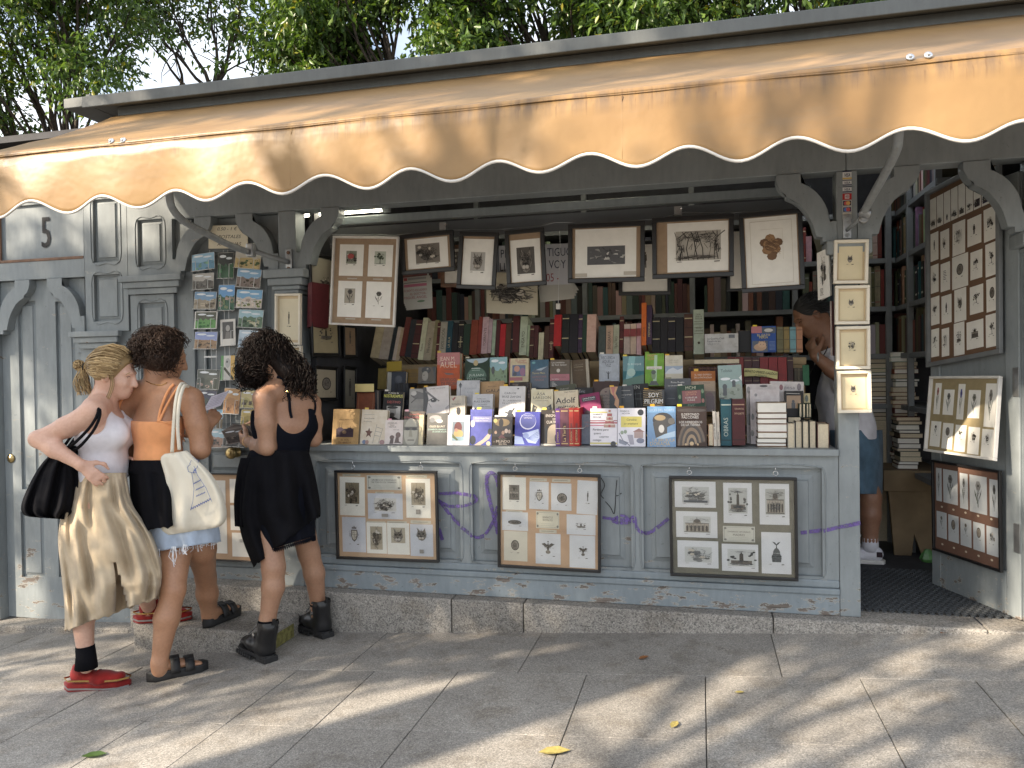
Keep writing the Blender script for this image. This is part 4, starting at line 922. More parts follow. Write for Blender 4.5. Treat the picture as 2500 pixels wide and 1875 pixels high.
a = Art(); a.r(0, .15, 1, 1, '#5d8fc0'); a.e(.55, .34, .36, .19, '#3a3531', 16); a.poly([(.2, .42), (.45, .25), (.95, .3), (.98, .42), (.7, .5), (.7, .75), (.3, .78)], '#4d4740'); a.e(.45, .28, .2, .07, '#b89a62'); a.e(.85, .36, .12, .08, '#7d7568'); a.e(.5, .55, .1, .1, '#d8d5cf'); a.poly([(.3, .78), (.6, .68), (.98, .6), (.98, .74), (.5, .8)], '#a9c8e4'); a.t('LUCES DEL NORTE', .5, .12, .06, '#c9dcef', .9); a.t('LA BRÚJULA', .58, .86, .07, '#c9a95c', .8); a.t('DORADA', .45, .96, .09, '#c9a95c', .7); a.t('PHILIP PULLMAN', .5, .995, .02, '#e4dfd4', .8)
frontbook('sky-blue paperback with a shaggy dark animal and gold lettering', CC, (-98, 850, 246, 1337), Y1-.006, '#7fabd4', a, .04, tagc=(.1, '#e9a930'))
a = Art()
for k in range(6): a.e(.5, .98, .46-.07*k, .62-.085*k, ['#6b5237', '#41301f', '#8a6d48', '#3a2a1c', '#a3835a', '#2a1d13'][k], 18, 3.1416, 6.2832)
a.e(.5, .93, .07, .05, '#d6b176'); a.e(.3, .95, .03, .03, '#d6b176'); a.e(.7, .95, .03, .03, '#d6b176'); a.e(.5, .1, .5, .05, '#574331')
a.t('ILDEFONSO', .46, .23, .06, '#f1e8de', .62, 1.3, 0, 0, .02); a.t('FALCONES', .46, .305, .062, '#f1e8de', .7, 1.3, 0, 0, .02); a.t('LOS HEREDEROS', .47, .42, .055, '#f1e8de', .82, 1.3, 0, 0, .02); a.t('DE LA TIERRA', .47, .49, .055, '#f1e8de', .7, 1.3, 0, 0, .02)
frontbook('brown hardback showing nested gothic vaults under white capitals', CC, (256, 850, 618, 1327), Y1-.008, '#45332a', a, .045, tagc=(.02, '#e6cf3c'))

# upright spines and page edges at the right of the front row
def spinebook(label, p, w, h, d, col, txt=None, tc='#c9b27c', bands=0, tilt=0, slant=0, group=None, flip=False, txt2=None, lay=None):
    """upright book, p = lower left front corner of the spine; tilt leans it back; flip shows the page edges instead of the spine"""
    Rm = Matrix.Rotation(R_(slant), 3, 'Y') @ Matrix.Rotation(R_(-tilt), 3, 'X')
    ux, uy, uz = Rm @ Vector((1, 0, 0)), Rm @ Vector((0, 1, 0)), Rm @ Vector((0, 0, 1)); p = Vector(p); b = .0025
    m = MB(); m.obox(p, ux*b, uy*d, uz*h); m.obox(p+ux*(w-b), ux*b, uy*d, uz*h)
    if not flip: m.obox(p+ux*b, ux*(w-2*b), uy*b, uz*h)
    else: m.obox(p+ux*b+uy*(d-b), ux*(w-2*b), uy*b, uz*h)
    k = m.build('book', 'cloth_cover', None, origin=p); c = hx(col); k.color = (*c, 1); tag(k, label, 'book', group)
    MB().obox(p+ux*b+uy*(.004 if flip else b)+uz*.004, ux*(w-2*b), uy*(d-.006-b), uz*(h-.008)).build('page_block', 'pages', k)
    if not flip and (txt or bands):
        a = Art()
        for q in range(bands):
            v = .12+.76*q/max(1, bands-1); a.r(.04, v-.012, .96, v+.012, tc if q % 2 == 0 else tuple(x*.5 for x in c))
        if a.i: a.put('spine_print', p+uz*h-uy*.0002, ux*w, -uz*h, -uy, k)
        if txt:
            T = Art(); T.t(txt, .0, .68, .42, tc, 1, w/(h*.6), -1); T.put('spine_title', p+uz*h*.2-uy*.0006, uz*h*.6, ux*w, -uy, k)
    return k
def spx(label, f, x0, x1, yt, yb, Y, col, d=.15, **kw):
    a_, b_, c_ = P(*f(x0, yb), Y), P(*f(x1, yb), Y), P(*f((x0+x1)/2, yt), Y)
    t = R_(kw.get('tilt', 0)); return spinebook(label, (a_.x, Y, a_.z), (b_.x-a_.x)*.97, (c_.z-a_.z)/math.cos(t), d, col, **kw)
spx('small tan book with its page edge forward, beside the vault cover', CC, 636, 702, 1055, 1326, Y1, '#8a5c3a', .10, flip=True)
spx('thin white spine leaning beside the small tan book', CC, 704, 742, 905, 1324, Y1, '#cfc9bf', .12, txt='HISTORIA DEL ARTE', tc='#444', slant=-2)
spx('second thin white spine, next to the teal foil spine', CC, 745, 782, 915, 1322, Y1+.005, '#c5beb2', .12, txt='PINTURA', tc='#555', slant=-2)
spx('teal hardback spine with scratched silver foil', CC, 790, 920, 760, 1318, Y1, '#184a56', .14, txt='OBRAS', tc='#b9c3b8', bands=2)
spx('maroon hardback spine with a gold author name', CC, 925, 1085, 758, 1312, Y1, '#4a1a1e', .16, txt2='x', bands=2, tc='#b78f6c')
m = Art(); m.t('CERVANTES', .5, .5, .5, '#d1ad8c', .8, .25); p = P(*CC(935, 905), Y1-.0012); q = P(*CC(1075, 865), Y1-.0012); m.put('spine_title', (p.x, p.y, q.z), (q.x-p.x, 0, 0), (0, 0, p.z-q.z), (0, -1, 0), [o for o in COL.objects if o.get('label', '').startswith('maroon hardback spine with a gold')][0])
m = Art(); m.t('DON QUIJOTE', .5, .6, .5, '#d1ad8c', .8, .25); p = P(*CC(935, 960), Y1-.0012); q = P(*CC(1075, 915), Y1-.0012); m.put('spine_title', (p.x, p.y, q.z), (q.x-p.x, 0, 0), (0, 0, p.z-q.z), (0, -1, 0), [o for o in COL.objects if o.get('label', '').startswith('maroon hardback spine with a gold')][0])
frontbook('large white recipe book with a small emblem, behind the pile of cream books', CC, (1145, 645, 1500, 1300), Y1+.10, '#cbc4c4', A(('e', .2, .1, .05, .03, '#8b8484'), ('t', 'Nochebuena', .26, .2, .02, '#8b8484', .35), ('e', .08, .5, .05, .06, '#4a4440'), ('e', .06, .8, .06, .06, '#5a524c')), .03, lean=6)
frontbook('white recipe book with a drawn moustache showing above its neighbour', CC, (1100, 578, 1560, 1290), Y1+.15, '#cfc8c6', A(('e', .46, .035, .11, .02, '#3a2a28'), ('e', .92, .06, .05, .05, '#7a2c34'), ('e', .06, .1, .05, .06, '#8a8582'), ('e', .06, .6, .06, .1, '#6a6460')), .03, lean=6)
frontbook('white recipe book tilted at the back with a grey hat drawing', CC, (1370, 548, 1775, 1000), Y1+.19, '#cfc9c8', A(('t', 'mesa', .55, .2, .09, '#6a5f66', .4), ('t', 'en el', .6, .32, .08, '#8a4a56', .3), ('e', .86, .14, .06, .1, '#7d6f74')), .03, lean=6, roll=2)
# pile of cream page blocks lying flat
ys = [(800, 925), (928, 995), (998, 1055), (1057, 1155), (1158, 1228), (1230, 1285), (1288, 1325), (1330, 1352)]
for i, (ya, yb) in enumerate(ys):
    dx = rg.uniform(-8, 8); p, q, r_ = P(*CC(1228+dx, yb), Y1), P(*CC(1582+dx, yb), Y1), P(*CC(1400, ya), Y1); h = r_.z-p.z; w = q.x-p.x
    z0 = max(p.z, .8685) if i == len(ys)-1 else p.z
    nm = ['topmost', 'second', 'third', 'fourth', 'fifth', 'sixth', 'seventh', 'lowest'][i]
    k = booklike(f'{nm} cream-edged book in the flat pile at the right of the counter', (p.x, Y1, p.z+h), (w, 0, 0), (0, .135, 0), (0, 0, 1), h*.985, ['#8a7a62', '#6b4a3a', '#7a6a52', '#7a3a30', '#8a7450', '#5a5a52', '#74523c', '#8a7a62'][i], None, 'pile of books on the counter', pages='paper', spine=False)
for i, (x0, x1, yt, c) in enumerate(((1590, 1676, 1045, '#b9b4a8'), (1682, 1765, 1022, '#2a2a2e'), (1768, 1846, 1022, '#1d2422'), (1850, 1932, 1020, '#33302c'), (1945, 2092, 1052, '#4a1c18'))):
    spx(['pale book with page edge forward, first right of the flat pile', 'dark book with cream page edge, second right of the flat pile', 'black book with cream page edge, third right of the flat pile', 'charcoal book with grey page edge, fourth right of the flat pile', 'thick maroon book with tan page edge, by the right post'][i], CC, x0, x1, yt, 1352, Y1+.01*(i % 2), c, .13, flip=True)
frontbook('dark paperback with a lit doorway and a silhouette, behind the page edges', CC, (1560, 662, 1785, 1010), Y1+.12, '#171412', A(('r', .1, .16, .85, .6, '#9a7440'), ('e', .45, .36, .08, .05, '#1a120c'), ('r', .35, .4, .55, .6, '#1a120c'), ('l', [(.08, .08), (.8, .1)], .02, '#b9b4ac')), .03)
for i, x0 in enumerate((1725, 1768, 1812, 1842)):
    spx(['first', 'second', 'third', 'fourth'][i]+' green book with cream page edge in the small upper row', CC, x0, x0+36-5*(i > 1), 812, 985, Y1+.08, '#12261f', .10, flip=True)
booklike('dark green book lying flat under the small upper row of page edges', (P(*CC(1590, 1000), Y1+.07).x, Y1+.07, P(1700, 1020, Y1+.07).z+.004), (.055*1.1, 0, 0), (0, .12, 0), (0, 0, 1), .028, '#10221c')
frontbook('small cream booklet peeping out behind the green page edges', CC, (1785, 690, 1862, 900), Y1+.16, '#c9bd94', A(('e', .45, .3, .25, .2, '#3a4a34'),), .008)
frontbook('small green book standing at the right end of the display', CC, (1775, 350, 1850, 590), .40, '#1f5a3a', None, .02)

# --- second row
frontbook('plain chestnut hardback with a curved cream price card on top', CA, (442, 680, 660, 900), Y2, '#7a4228', A(('l', [(.1, .05), (.1, 1)], .01, '#b08a5c'), ('l', [(.9, .05), (.9, 1)], .01, '#b08a5c')), .05, tagc=None)
p = P(*CA(430, 680), Y2-.004); q = P(*CA(655, 575), Y2-.004)
tag(MB().loft([[(p.x+(q.x-p.x)*t, Y2-.006-.01*math.sin(t*3.1), p.z+.004+(q.z-p.z)*v) for t in [k/8 for k in range(9)]] for v in (0, .5, .92)], cap=False, closed=False).build('price_card', PT('#d6c588'), origin=None), 'curved cream handwritten price card on the chestnut book', 'price card')
for i, x0 in enumerate((668, 692, 716)): spx(['first', 'second', 'third'][i]+' thin dark spine squeezed beside the chestnut book', CA, x0, x0+22, 650+i*6, 890, Y2+.01, ['#2a2a30', '#6a625c', '#1d1d22'][i], .12)
a = Art(); a.r(.2, .52, .9, .98, '#b9b4ac'); a.e(.5, .72, .2, .2, '#8f8a82'); a.e(.5, .57, .28, .05, '#26221f'); a.poly([(.2, .98), (.5, .86), (.85, .98)], '#2a2622'); a.e(.5, .83, .12, .08, '#4a443e'); a.t('Profecías de', .5, .08, .055, '#f0ece0', .92, 1.35, 0, 0, .02); a.t('NOSTRADAMUS', .5, .22, .11, '#e2de3c', .95, 1.35, 0, 0, .02); a.t('DESTINO', .55, .42, .085, '#b8382c', .66, 1.35, 0, 0, .02)
frontbook('black paperback with yellow capitals and a bearded engraved portrait', CA, (748, 668, 985, 1005), Y2-.06, '#141214', a, .022, roll=2, tagc=(.03, '#d5d0c8'))
for i in range(5): spx(['first', 'second', 'third', 'fourth', 'fifth'][i]+' navy spine with pale lettering behind the portrait paperback', CA, 905+i*34, 937+i*34, 570, 890, Y2+.03, ['#10141f', '#171b28', '#0d1018', '#151a26', '#10131c'][i], .13, txt='TOMO', tc='#8b94a0')
frontbook('grey photo paperback with a hand, half covered by the eye cover', CA, (1070, 635, 1245, 915), Y2-.02, '#9d9a96', A(('poly', [(.1, .3), (.5, .1), (1, .2), (1, .45), (.4, .45)], '#5d5955'), ('l', [(.15, .6), (.6, .35)], .04, '#4a4643'), ('e', .3, .2, .2, .1, '#c3bfb8'), ('t', 'madre', .5, .99, .07, '#222', .9)), .02, tagc=(.05, '#e0b03f'))
a = Art(); a.poly([(0, 0), (.12, 0), (.2, .45), (.08, 1), (0, 1)], '#2c2a2b'); a.l([(.1, .15), (.4, .4), (.6, .55)], .07, '#6a6566'); a.e(.42, .52, .2, .075, '#d6d0cc', 14); a.e(.4, .5, .12, .075, '#1d1a1b', 14); a.e(.37, .47, .03, .02, '#e8e4e0', 8); a.l([(.2, .5), (.4, .42), (.62, .54)], .03, '#2a2627'); a.l([(.2, .6), (.3, .75)], .02, '#9a9492'); a.poly([(.85, .8), (1, .7), (1, 1), (.85, 1)], '#a9a3a4'); a.t('ISABEL ALLENDE', .56, .1, .04, '#77716f', .72)
frontbook('white hardback with one large dark eye on the cover', CA, (1252, 605, 1560, 935), Y2-.03, '#d9d3d1', a, .035, roll=-4, tagc=(.02, '#e2b348'))
a = Art(); a.poly([(.1, .1), (.2, .16), (.3, .06), (.4, .1), (.22, .26)], '#9c2e22'); a.t('Simenon', .42, .46, .085, '#2a2421', .7); a.l([(.05, .53), (.85, .53)], .012, '#6a6058'); a.e(.58, .78, .14, .2, '#2a2422'); a.e(.5, .65, .06, .05, '#2a2422'); a.r(.86, 0, .88, 1, '#a8a092')
frontbook('cream paperback with a red zigzag and a crow', CA, (1562, 718, 1745, 955), Y2-.03, '#c8c0b0', a, .03, roll=-1)
a = Art(); a.l([(.16, .2), (.16, .95)], .025, '#2a2c30'); a.poly([(.08, .2), (.16, .07), (.24, .2)], '#2a2c30'); a.e(.16, .24, .05, .05, '#55585e'); a.t('CARLOS', .6, .35, .06, '#9aa0ab', .6); a.t('RUIZ', .6, .5, .06, '#9aa0ab', .4); a.t('ZAFÓN', .6, .65, .06, '#9aa0ab', .5)
frontbook('pale grey hardback with a black street lamp drawing at its left', CA, (1640, 535, 1915, 840), Y2+.03, '#bfc0c4', a, .045, tagc=(.03, '#e2b348'))
a = Art(); a.t('CARLOS', .42, .26, .055, '#33343a', .5); a.t('RUIZ ZAFÓN', .47, .4, .085, '#26272c', .78); a.t('La Sombra', .5, .52, .05, '#6a6b70', .5); a.t('del Viento', .66, .62, .05, '#6a6b70', .5); a.poly([(.06, .78), (.15, .62), (.24, .78)], '#22242a')
frontbook('light grey paperback with black author capitals and a lamp top', CA, (1832, 698, 2075, 950), Y2-.03, '#c9cace', a, .035, tagc=(.1, '#e6d33c'))
frontbook('tan hardback with a brown capital name, behind the lamp-post covers', CA, (1935, 545, 2215, 860), Y2+.05, '#b08f68', A(('t', 'ANTONIO', .5, .22, .04, '#5a3c28', .4), ('t', 'GALA', .55, .42, .12, '#4a3020', .7)), .03, roll=-2)
a = Art(); a.t('CARLOS', .42, .26, .06, '#2f2f34', .45); a.t('RUIZ ZAFÓN', .47, .38, .065, '#2f2f34', .7); a.t('EL LABERINTO', .5, .5, .05, '#6c5e58', .7); a.t('DE LOS ESPÍRITUS', .5, .58, .045, '#6c5e58', .75); a.e(.45, .84, .09, .07, '#4a4a4e'); a.l([(.45, .9), (.6, .72)], .05, '#4a4a4e'); a.l([(.4, .9), (.25, .85)], .05, '#4a4a4e'); a.poly([(.3, 1), (.38, .88), (.55, .9), (.6, 1)], '#3a3a3e'); a.e(.72, .08, .04, .02, '#333')
frontbook('big white hardback with a small statue waving an arm', CB, (84, 605, 395, 970), Y2-.04, '#d6d4d4', a, .05, roll=1, tagc=(.15, '#e6b843'))
a = Art()
for k in range(40): a.e(rg.uniform(.05, .95), rg.uniform(.03, .97), rg.uniform(.03, .07), rg.uniform(.02, .04), rg.choice(['#5a3a22', '#7a5a34', '#1d120b']), 6)
frontbook('dark brown marbled hardback behind the waving statue cover', CB, (225, 555, 468, 910), Y2, '#2a1a10', a, .04, roll=-2, tagc=(.0, '#d9b23f'))
a = Art(); a.t('ÅSA', .45, .27, .12, '#4a463a', .4); a.t('LARSSON', .5, .43, .12, '#4a463a', .8); a.t('AURORA BOREAL', .5, .53, .04, '#6a5a44', .6)
for s_ in (-1, 1): a.poly([(.5+.42*s_, .66), (.5+.2*s_, .8), (.5+.3*s_, 1), (.5+.46*s_, 1)], '#2f2c25'); a.e(.5+.3*s_, .84, .06, .05, '#8a836c')
frontbook('cream paperback with two black wing shapes at the foot', CB, (472, 643, 735, 910), Y2-.05, '#d8d0b4', a, .025, tagc=(.02, '#dcd6c2'))
frontbook('dark olive hardback peeping over the blackletter cover', CB, (800, 585, 1040, 860), Y2+.02, '#4a4c3c', A(('t', 'Gabriel', .4, .2, .07, '#b9b49c', .5),), .04, roll=-7)
a = Art(); a.t('Adolf', .47, .68, .3, '#1a1514', .82, 1.0, 0, 0, .03); a.t('Juan Tabaud', .66, .12, .07, '#4a3a30', .45, 1.0); a.t('mítico', .5, .96, .2, '#1a1514', .85, 1.0)
frontbook('cream paperback with huge blackletter title', CB, (758, 655, 1045, 880), Y2-.04, '#cfc6b0', a, .035, roll=-3, tagc=(.0, '#e3b743'))
frontbook('dark paperback with white serif letters, between blackletter and magenta covers', CB, (1000, 620, 1215, 800), Y2+.02, '#1c1a1e', A(('t', 'Eric', .4, .35, .2, '#a9a7ac', .5, .8), ('t', 'maria', .5, .75, .2, '#a9a7ac', .6, .8)), .03)
frontbook('magenta paperback tilted over, with a black name label', CB, (1085, 690, 1330, 960), Y2-.05, '#7c1f50', A(('r', .12, .14, .8, .32, '#191317'), ('t', 'Charles Bukowski', .46, .22, .06, '#e6dfe2', .6, 1.1), ('t', 'La senda del perdedor', .46, .29, .04, '#c9bfc4', .55, 1.1), ('e', .3, .85, .16, .12, '#5a3a3a')), .02, roll=-9)
frontbook('brown jacketed hardback with arched panel and pale capitals', CB, (1215, 545, 1525, 880), Y2+.03, '#3b2622', A(('e', .62, .48, .36, .26, '#85654c', 16), ('r', .26, .48, .98, 1, '#85654c'), ('e', .5, .38, .05, .03, '#5a2018'), ('t', 'MATILDE', .55, .54, .06, '#2e1e16', .6), ('t', 'ASENSI', .55, .64, .06, '#2e1e16', .5), ('t', 'TODO BAJO', .55, .76, .05, '#2e1e16', .6), ('t', 'EL CIELO', .55, .85, .05, '#2e1e16', .55)), .045, tagc=(.04, '#e0a93a'))
frontbook('dark slate paperback with an orange flame down its left half', CB, (1415, 610, 1560, 880), Y2-.03, '#3e4348', A(('poly', [(0, 0), (.7, 0), (.5, .3), (.8, .6), (.75, 1), (.4, .8), (.5, .5), (.1, .3)], '#c08344'), ('poly', [(.1, .02), (.5, .02), (.35, .3), (.6, .6), (.4, .5)], '#b5503c')), .025, tagc=(.0, '#e6b843'))
frontbook('slate grey paperback with two lines of white lettering', CB, (1530, 600, 1712, 870), Y2-.01, '#4b4f54', A(('t', 'José Saramago', .52, .42, .06, '#d9d7d2', .9, 1.45), ('l', [(.1, .2), (.8, .22)], .02, '#b9b7b2'), ('l', [(.1, .5), (.4, .5)], .015, '#b9b7b2')), .03, roll=-3, tagc=(.3, '#d9d5cc'))
frontbook('black hardback with a broken grid pattern, behind the striped cover', CB, (1700, 575, 1900, 870), Y2+.03, '#17181a', A(('t', 'EN', .3, .2, .14, '#a9a89a', .4), ('l', [(.1, .4), (.6, .4)], .02, '#45484a'), ('l', [(.1, .6), (.6, .62)], .02, '#45484a'), ('l', [(.2, .3), (.2, .9)], .02, '#45484a'), ('l', [(.5, .3), (.5, .9)], .02, '#45484a')), .03, roll=-4)
a = Art(); a.poly([(.7, .05), (1, .05), (1, .95), (.98, .6)], '#15130f')
for k in range(9): a.l([(0, .08+.1*k), (.3, .05+.1*k), (.6, .12+.1*k), (.9, .06+.1*k)], .028, '#a88a50')
a.t('SOY', .5, .44, .24, '#f4f0e8', .5, .8, 0, 0, .02); a.t('PILGRIM', .5, .78, .24, '#f4f0e8', .86, .8, 0, 0, .02)
frontbook('black and gold striped hardback with bold white title', CB, (1820, 640, 2075, 860), Y2-.04, '#211c14', a, .04, tagc=(.04, '#e6b23a'))
frontbook('grey hardback with a dark author band, left of the green jacket', CC, (110, 512, 428, 830), Y2+.03, '#585c64', A(('r', 0, 0, 1, .34, '#303236'), ('t', 'Rosa Regàs', .5, .17, .06, '#d9d6d0', .5), ('t', 'La canción de Dorotea', .5, .29, .05, '#d9d6d0', .72), ('l', [(.1, .75), (.4, .76)], .015, '#8a8d92')), .035)
a = Art(); a.r(.17, .24, .86, .82, '#8a2c26'); a.t('MCHI', .5, .19, .14, '#c9c9a8', .8, .8); a.t('CORAZÓN', .5, .36, .075, '#d98a4a', .5, .8); a.t('DE TINTA', .5, .46, .075, '#d98a4a', .45, .8); a.t('CORNELIA', .5, .6, .08, '#eadfd2', .55, .8); a.t('FUNKE', .5, .71, .08, '#eadfd2', .36, .8); a.t('DVC', .5, .97, .12, '#8fae8c', .7, .8); a.e(.08, .5, .05, .1, '#6b8a5c'); a.e(.93, .3, .05, .1, '#6b8a5c'); a.e(.93, .72, .05, .1, '#a8563c')
frontbook('green ornamented hardback with a red centre label', CC, (275, 590, 600, 860), Y2-.04, '#2e4a38', a, .06, roll=-3, tagc=(.03, '#e2dccf'))
a = Art(); a.r(0, .25, 1, .55, '#b89468'); a.r(0, .5, 1, 1, '#7a5a34'); a.e(.75, .62, .16, .1, '#6b1f1c'); a.r(.62, .62, .95, .98, '#5a1a18'); a.t('EL VIEJO EXPRESO', .5, .11, .04, '#e2d6c4', .82, 1.5); a.t('DE LA PATAGONIA', .5, .18, .04, '#e2d6c4', .72, 1.5); a.t('PAUL THEROUX', .55, .31, .03, '#5a4630', .5, 1.5)
frontbook('orange-brown travel paperback with a red locomotive', CC, (432, 422, 725, 910), Y2+.06, '#b06a30', a, .04, tagc=(.12, '#e2b94e'))
a = Art(); land(a, rg, '#8aa6a0', '#8f9c8a', '#6b7a62', None, 0, .3, 1, 1, .45); a.e(.26, .62, .1, .08, '#3a4044'); a.r(.18, .64, .34, .88, '#343a3e'); a.e(.65, .5, .08, .06, '#3a4044'); a.r(.58, .52, .72, .64, '#3a4044'); a.r(0, 0, 1, .3, '#8aa8a2'); a.poly([(.88, .38), (1, .3), (1, .48)], '#dfe3e0'); a.t('Tolstói', .36, .2, .085, '#29413f', .5, 1.4); a.r(.0, .93, .22, 1, '#16191a')
frontbook('pale teal paperback with two soldiers in a field', CC, (768, 350, 1050, 765), Y2-.01, '#86a39e', a, .035, roll=-2)

# --- third row, leaning on the step
frontbook('olive yellow old binding at the dark left end', CA, (695, 390, 798, 640), Y3-.06, '#6a5a1f', None, .03)
frontbook('blue-grey hardback with a pale spine strip and blank yellow card above', CA, (808, 430, 1030, 665), Y3-.08, '#2f3440', A(('r', 0, 0, .22, 1, '#a7a49c'), ('e', .6, .4, .2, .2, '#3c4150')), .03)
p, q = P(*CA(806, 428), Y3-.085), P(*CA(985, 308), Y3-.085); tag(MB().obox((p.x, p.y, p.z), (q.x-p.x, 0, .004), (0, .004, q.z-p.z), (0, .0008, 0)).build('price_card', PT('#8f7a24')), 'blank mustard yellow card standing above the blue-grey hardback', 'price card')
frontbook('mustard yellow old binding beside the soldier portrait', CA, (1030, 400, 1180, 570), Y3-.04, '#6d541c', A(('l', [(.1, .3), (.9, .3)], .02, '#3f2f10'), ('l', [(.1, .5), (.9, .5)], .02, '#3f2f10')), .03)
frontbook('black and white portrait of a capped soldier on a book cover', CA, (1180, 372, 1392, 570), Y3-.04, '#6e6860', A(('e', .45, .2, .26, .22, '#151413'), ('e', .4, .55, .18, .3, '#a39b8c'), ('e', .33, .5, .04, .03, '#222'), ('poly', [(0, 1), (.3, .85), (.7, .88), (1, 1)], '#3c3833'), ('poly', [(.8, 0), (1, 0), (1, 1)], '#1d1b19'), ('e', .52, .12, .05, .05, '#b9b0a0')), .02)
a = Art(); a.r(0, 0, 1, .33, '#a8341f'); a.t('JEAN M.', .45, .22, .11, '#d8a888', .7, 1.5); a.t('AUEL', .5, .41, .16, '#dcae8c', .75, 1.5); a.l([(.3, .46), (.75, .46)], .01, '#6a2416'); a.poly([(.3, .53), (.4, .56), (.7, .57), (.75, .6), (.5, .61), (.4, .6)], '#4a1c12'); a.t('LOS REFUGIOS', .5, .78, .08, '#3a1a12', .72, 1.5); a.t('DE PIEDRA', .55, .89, .09, '#3a1a12', .7, 1.5)
frontbook('thick orange hardback with tall cream capitals', CA, (1408, 200, 1680, 640), Y3-.10, '#b5522a', a, .06, lean=5, tagc=(.0, '#cfa94e'))
a = Art(); a.e(.5, 0, .46, .22, '#9fb6c4', 14, 0, 3.1416); a.e(.45, .2, .1, .12, '#b9a060'); a.e(.5, .85, .42, .48, '#1d5a34', 16, 3.1416, 6.2832); a.l([(.28, .42), (.64, .42)], .02, '#c9d2c4'); a.l([(.3, .5), (.62, .5)], .02, '#8fae98'); a.t('JULIAN', .48, .74, .09, '#b9cdb6', .6); a.t('FELLOWES', .5, .9, .09, '#8fb394', .76)
frontbook('dark green hardback with a pale fan of light and a crown', CA, (1738, 265, 2030, 560), Y3-.09, '#16301f', a, .035, tagc=(.02, '#cfc6b0'))
a = Art(); land(a, rg, '#7fb0b8', '#6f8f58', '#56703c'); a.e(.2, .5, .1, .15, '#2d3428')
frontbook('landscape paperback with leafy green hills', CA, (2040, 255, 2250, 565), Y3-.08, '#6d8a5a', a, .02, roll=-1)
a = Art(); a.r(.16, .26, .84, .68, '#3a4f7d'); a.e(.4, .4, .15, .12, '#c07a52'); a.e(.7, .52, .14, .16, '#8f4a78'); a.e(.3, .6, .1, .08, '#223'); a.r(0, .72, .7, .85, '#a8333c'); a.t('El joven', .6, .12, .09, '#b9482e', .55); a.t('Werther', .66, .2, .08, '#b9482e', .5); a.r(0, 0, .05, 1, '#9c2a2e')
frontbook('cream paperback with a bright figure picture and red foot band', CB, (208, 268, 440, 585), Y3-.09, '#cbbf9f', a, .025)
a = Art(); a.poly([(0, .45), (.3, .32), (.6, .38), (1, .2), (1, 1), (0, 1)], '#33485c'); a.poly([(.3, .36), (.55, .3), (.95, .24), (.6, .38)], '#9fb0bd'); a.e(.18, .1, .1, .04, '#4fa3a6'); a.t('Thomas Mann', .45, .5, .07, '#c9b457', .7); a.t('LA MONTAÑA', .5, .63, .07, '#9c4a38', .75); a.t('MÁGICA', .5, .74, .07, '#9c4a38', .5)
frontbook('steel blue paperback with a snowy ridge and gold name', CB, (465, 285, 685, 630), Y3-.08, '#41647a', a, .03, roll=-1)
a = Art(); a.r(0, .53, 1, .77, '#a83a48'); a.r(0, .77, 1, 1, '#211f1f'); a.t('Las aventuras', .08, .13, .06, '#e9e4da', .8, 1.4, -1); a.t('de Tom Sawyer', .08, .22, .06, '#e9e4da', .85, 1.4, -1); a.e(.42, .4, .09, .07, '#c9c0b0'); a.t('Los mejores relatos', .45, .66, .045, '#5a1a22', .75, 1.4); a.t('Los relatos', .1, .73, .04, '#f0e6e2', .45, 1.4, -1)
for k in range(4): a.l([(.1, .82+.05*k), (.1+.12+.06*k, .82+.05*k)], .025, '#b9b4ac')
frontbook('grey-brown paperback with a red middle band and white title', CB, (700, 285, 935, 612), Y3-.09, '#65594c', a, .025, tagc=(.0, '#e3bf52'))
frontbook('thick brown slipcased book turned askew with cream sides', CB, (945, 285, 1180, 628), Y3-.06, '#57452f', A(('r', 0, 0, .14, 1, '#a99a7c'), ('r', .86, 0, 1, 1, '#a99a7c'), ('t', 'LAROUSSE', .5, .2, .05, '#8a7a5c', .5), ('l', [(.25, .25), (.72, .25)], .01, '#b9a87c'), ('t', 'Dicc. de lengua', .5, .38, .04, '#8a7a5c', .45)), .05, roll=-4)
a = Art(); a.t('RECUERDA', .45, .18, .1, '#4a4c52', .68, 1.25); a.t('AQUELLA', .45, .31, .1, '#4a4c52', .6, 1.25); a.t('VEZ', .45, .44, .1, '#4a4c52', .28, 1.25); a.e(.46, .62, .03, .03, '#222'); a.r(.43, .65, .5, .85, '#26262a'); a.l([(.36, .6), (.44, .68)], .02, '#222'); a.l([(.56, .6), (.5, .68)], .02, '#222'); a.r(.28, .91, .62, .95, '#7a7048')
frontbook('blue-grey paperback with thin scrawled capitals and a tiny jumping figure', CB, (1290, 215, 1530, 570), Y3-.09, '#a9b0ba', a, .03, tagc=(.03, '#d6d2c6'))
a = Art(); a.r(0, 0, 1, .5, '#3b7f86'); a.poly([(.3, 0), (.6, 0), (.4, 1), (.1, 1)], '#6fb0b2'); a.e(.4, .55, .2, .14, '#9dc3b6'); a.poly([(0, .8), (1, .62), (1, 1), (0, 1)], '#1f6a4c'); a.t('EL BOSQUE', .55, .3, .06, '#cfe4e2', .7)
frontbook('glossy teal paperback with a misty forest', CB, (1575, 242, 1830, 600), Y3-.08, '#2f6f78', a, .025, tagc=(.0, '#e6d05a'))
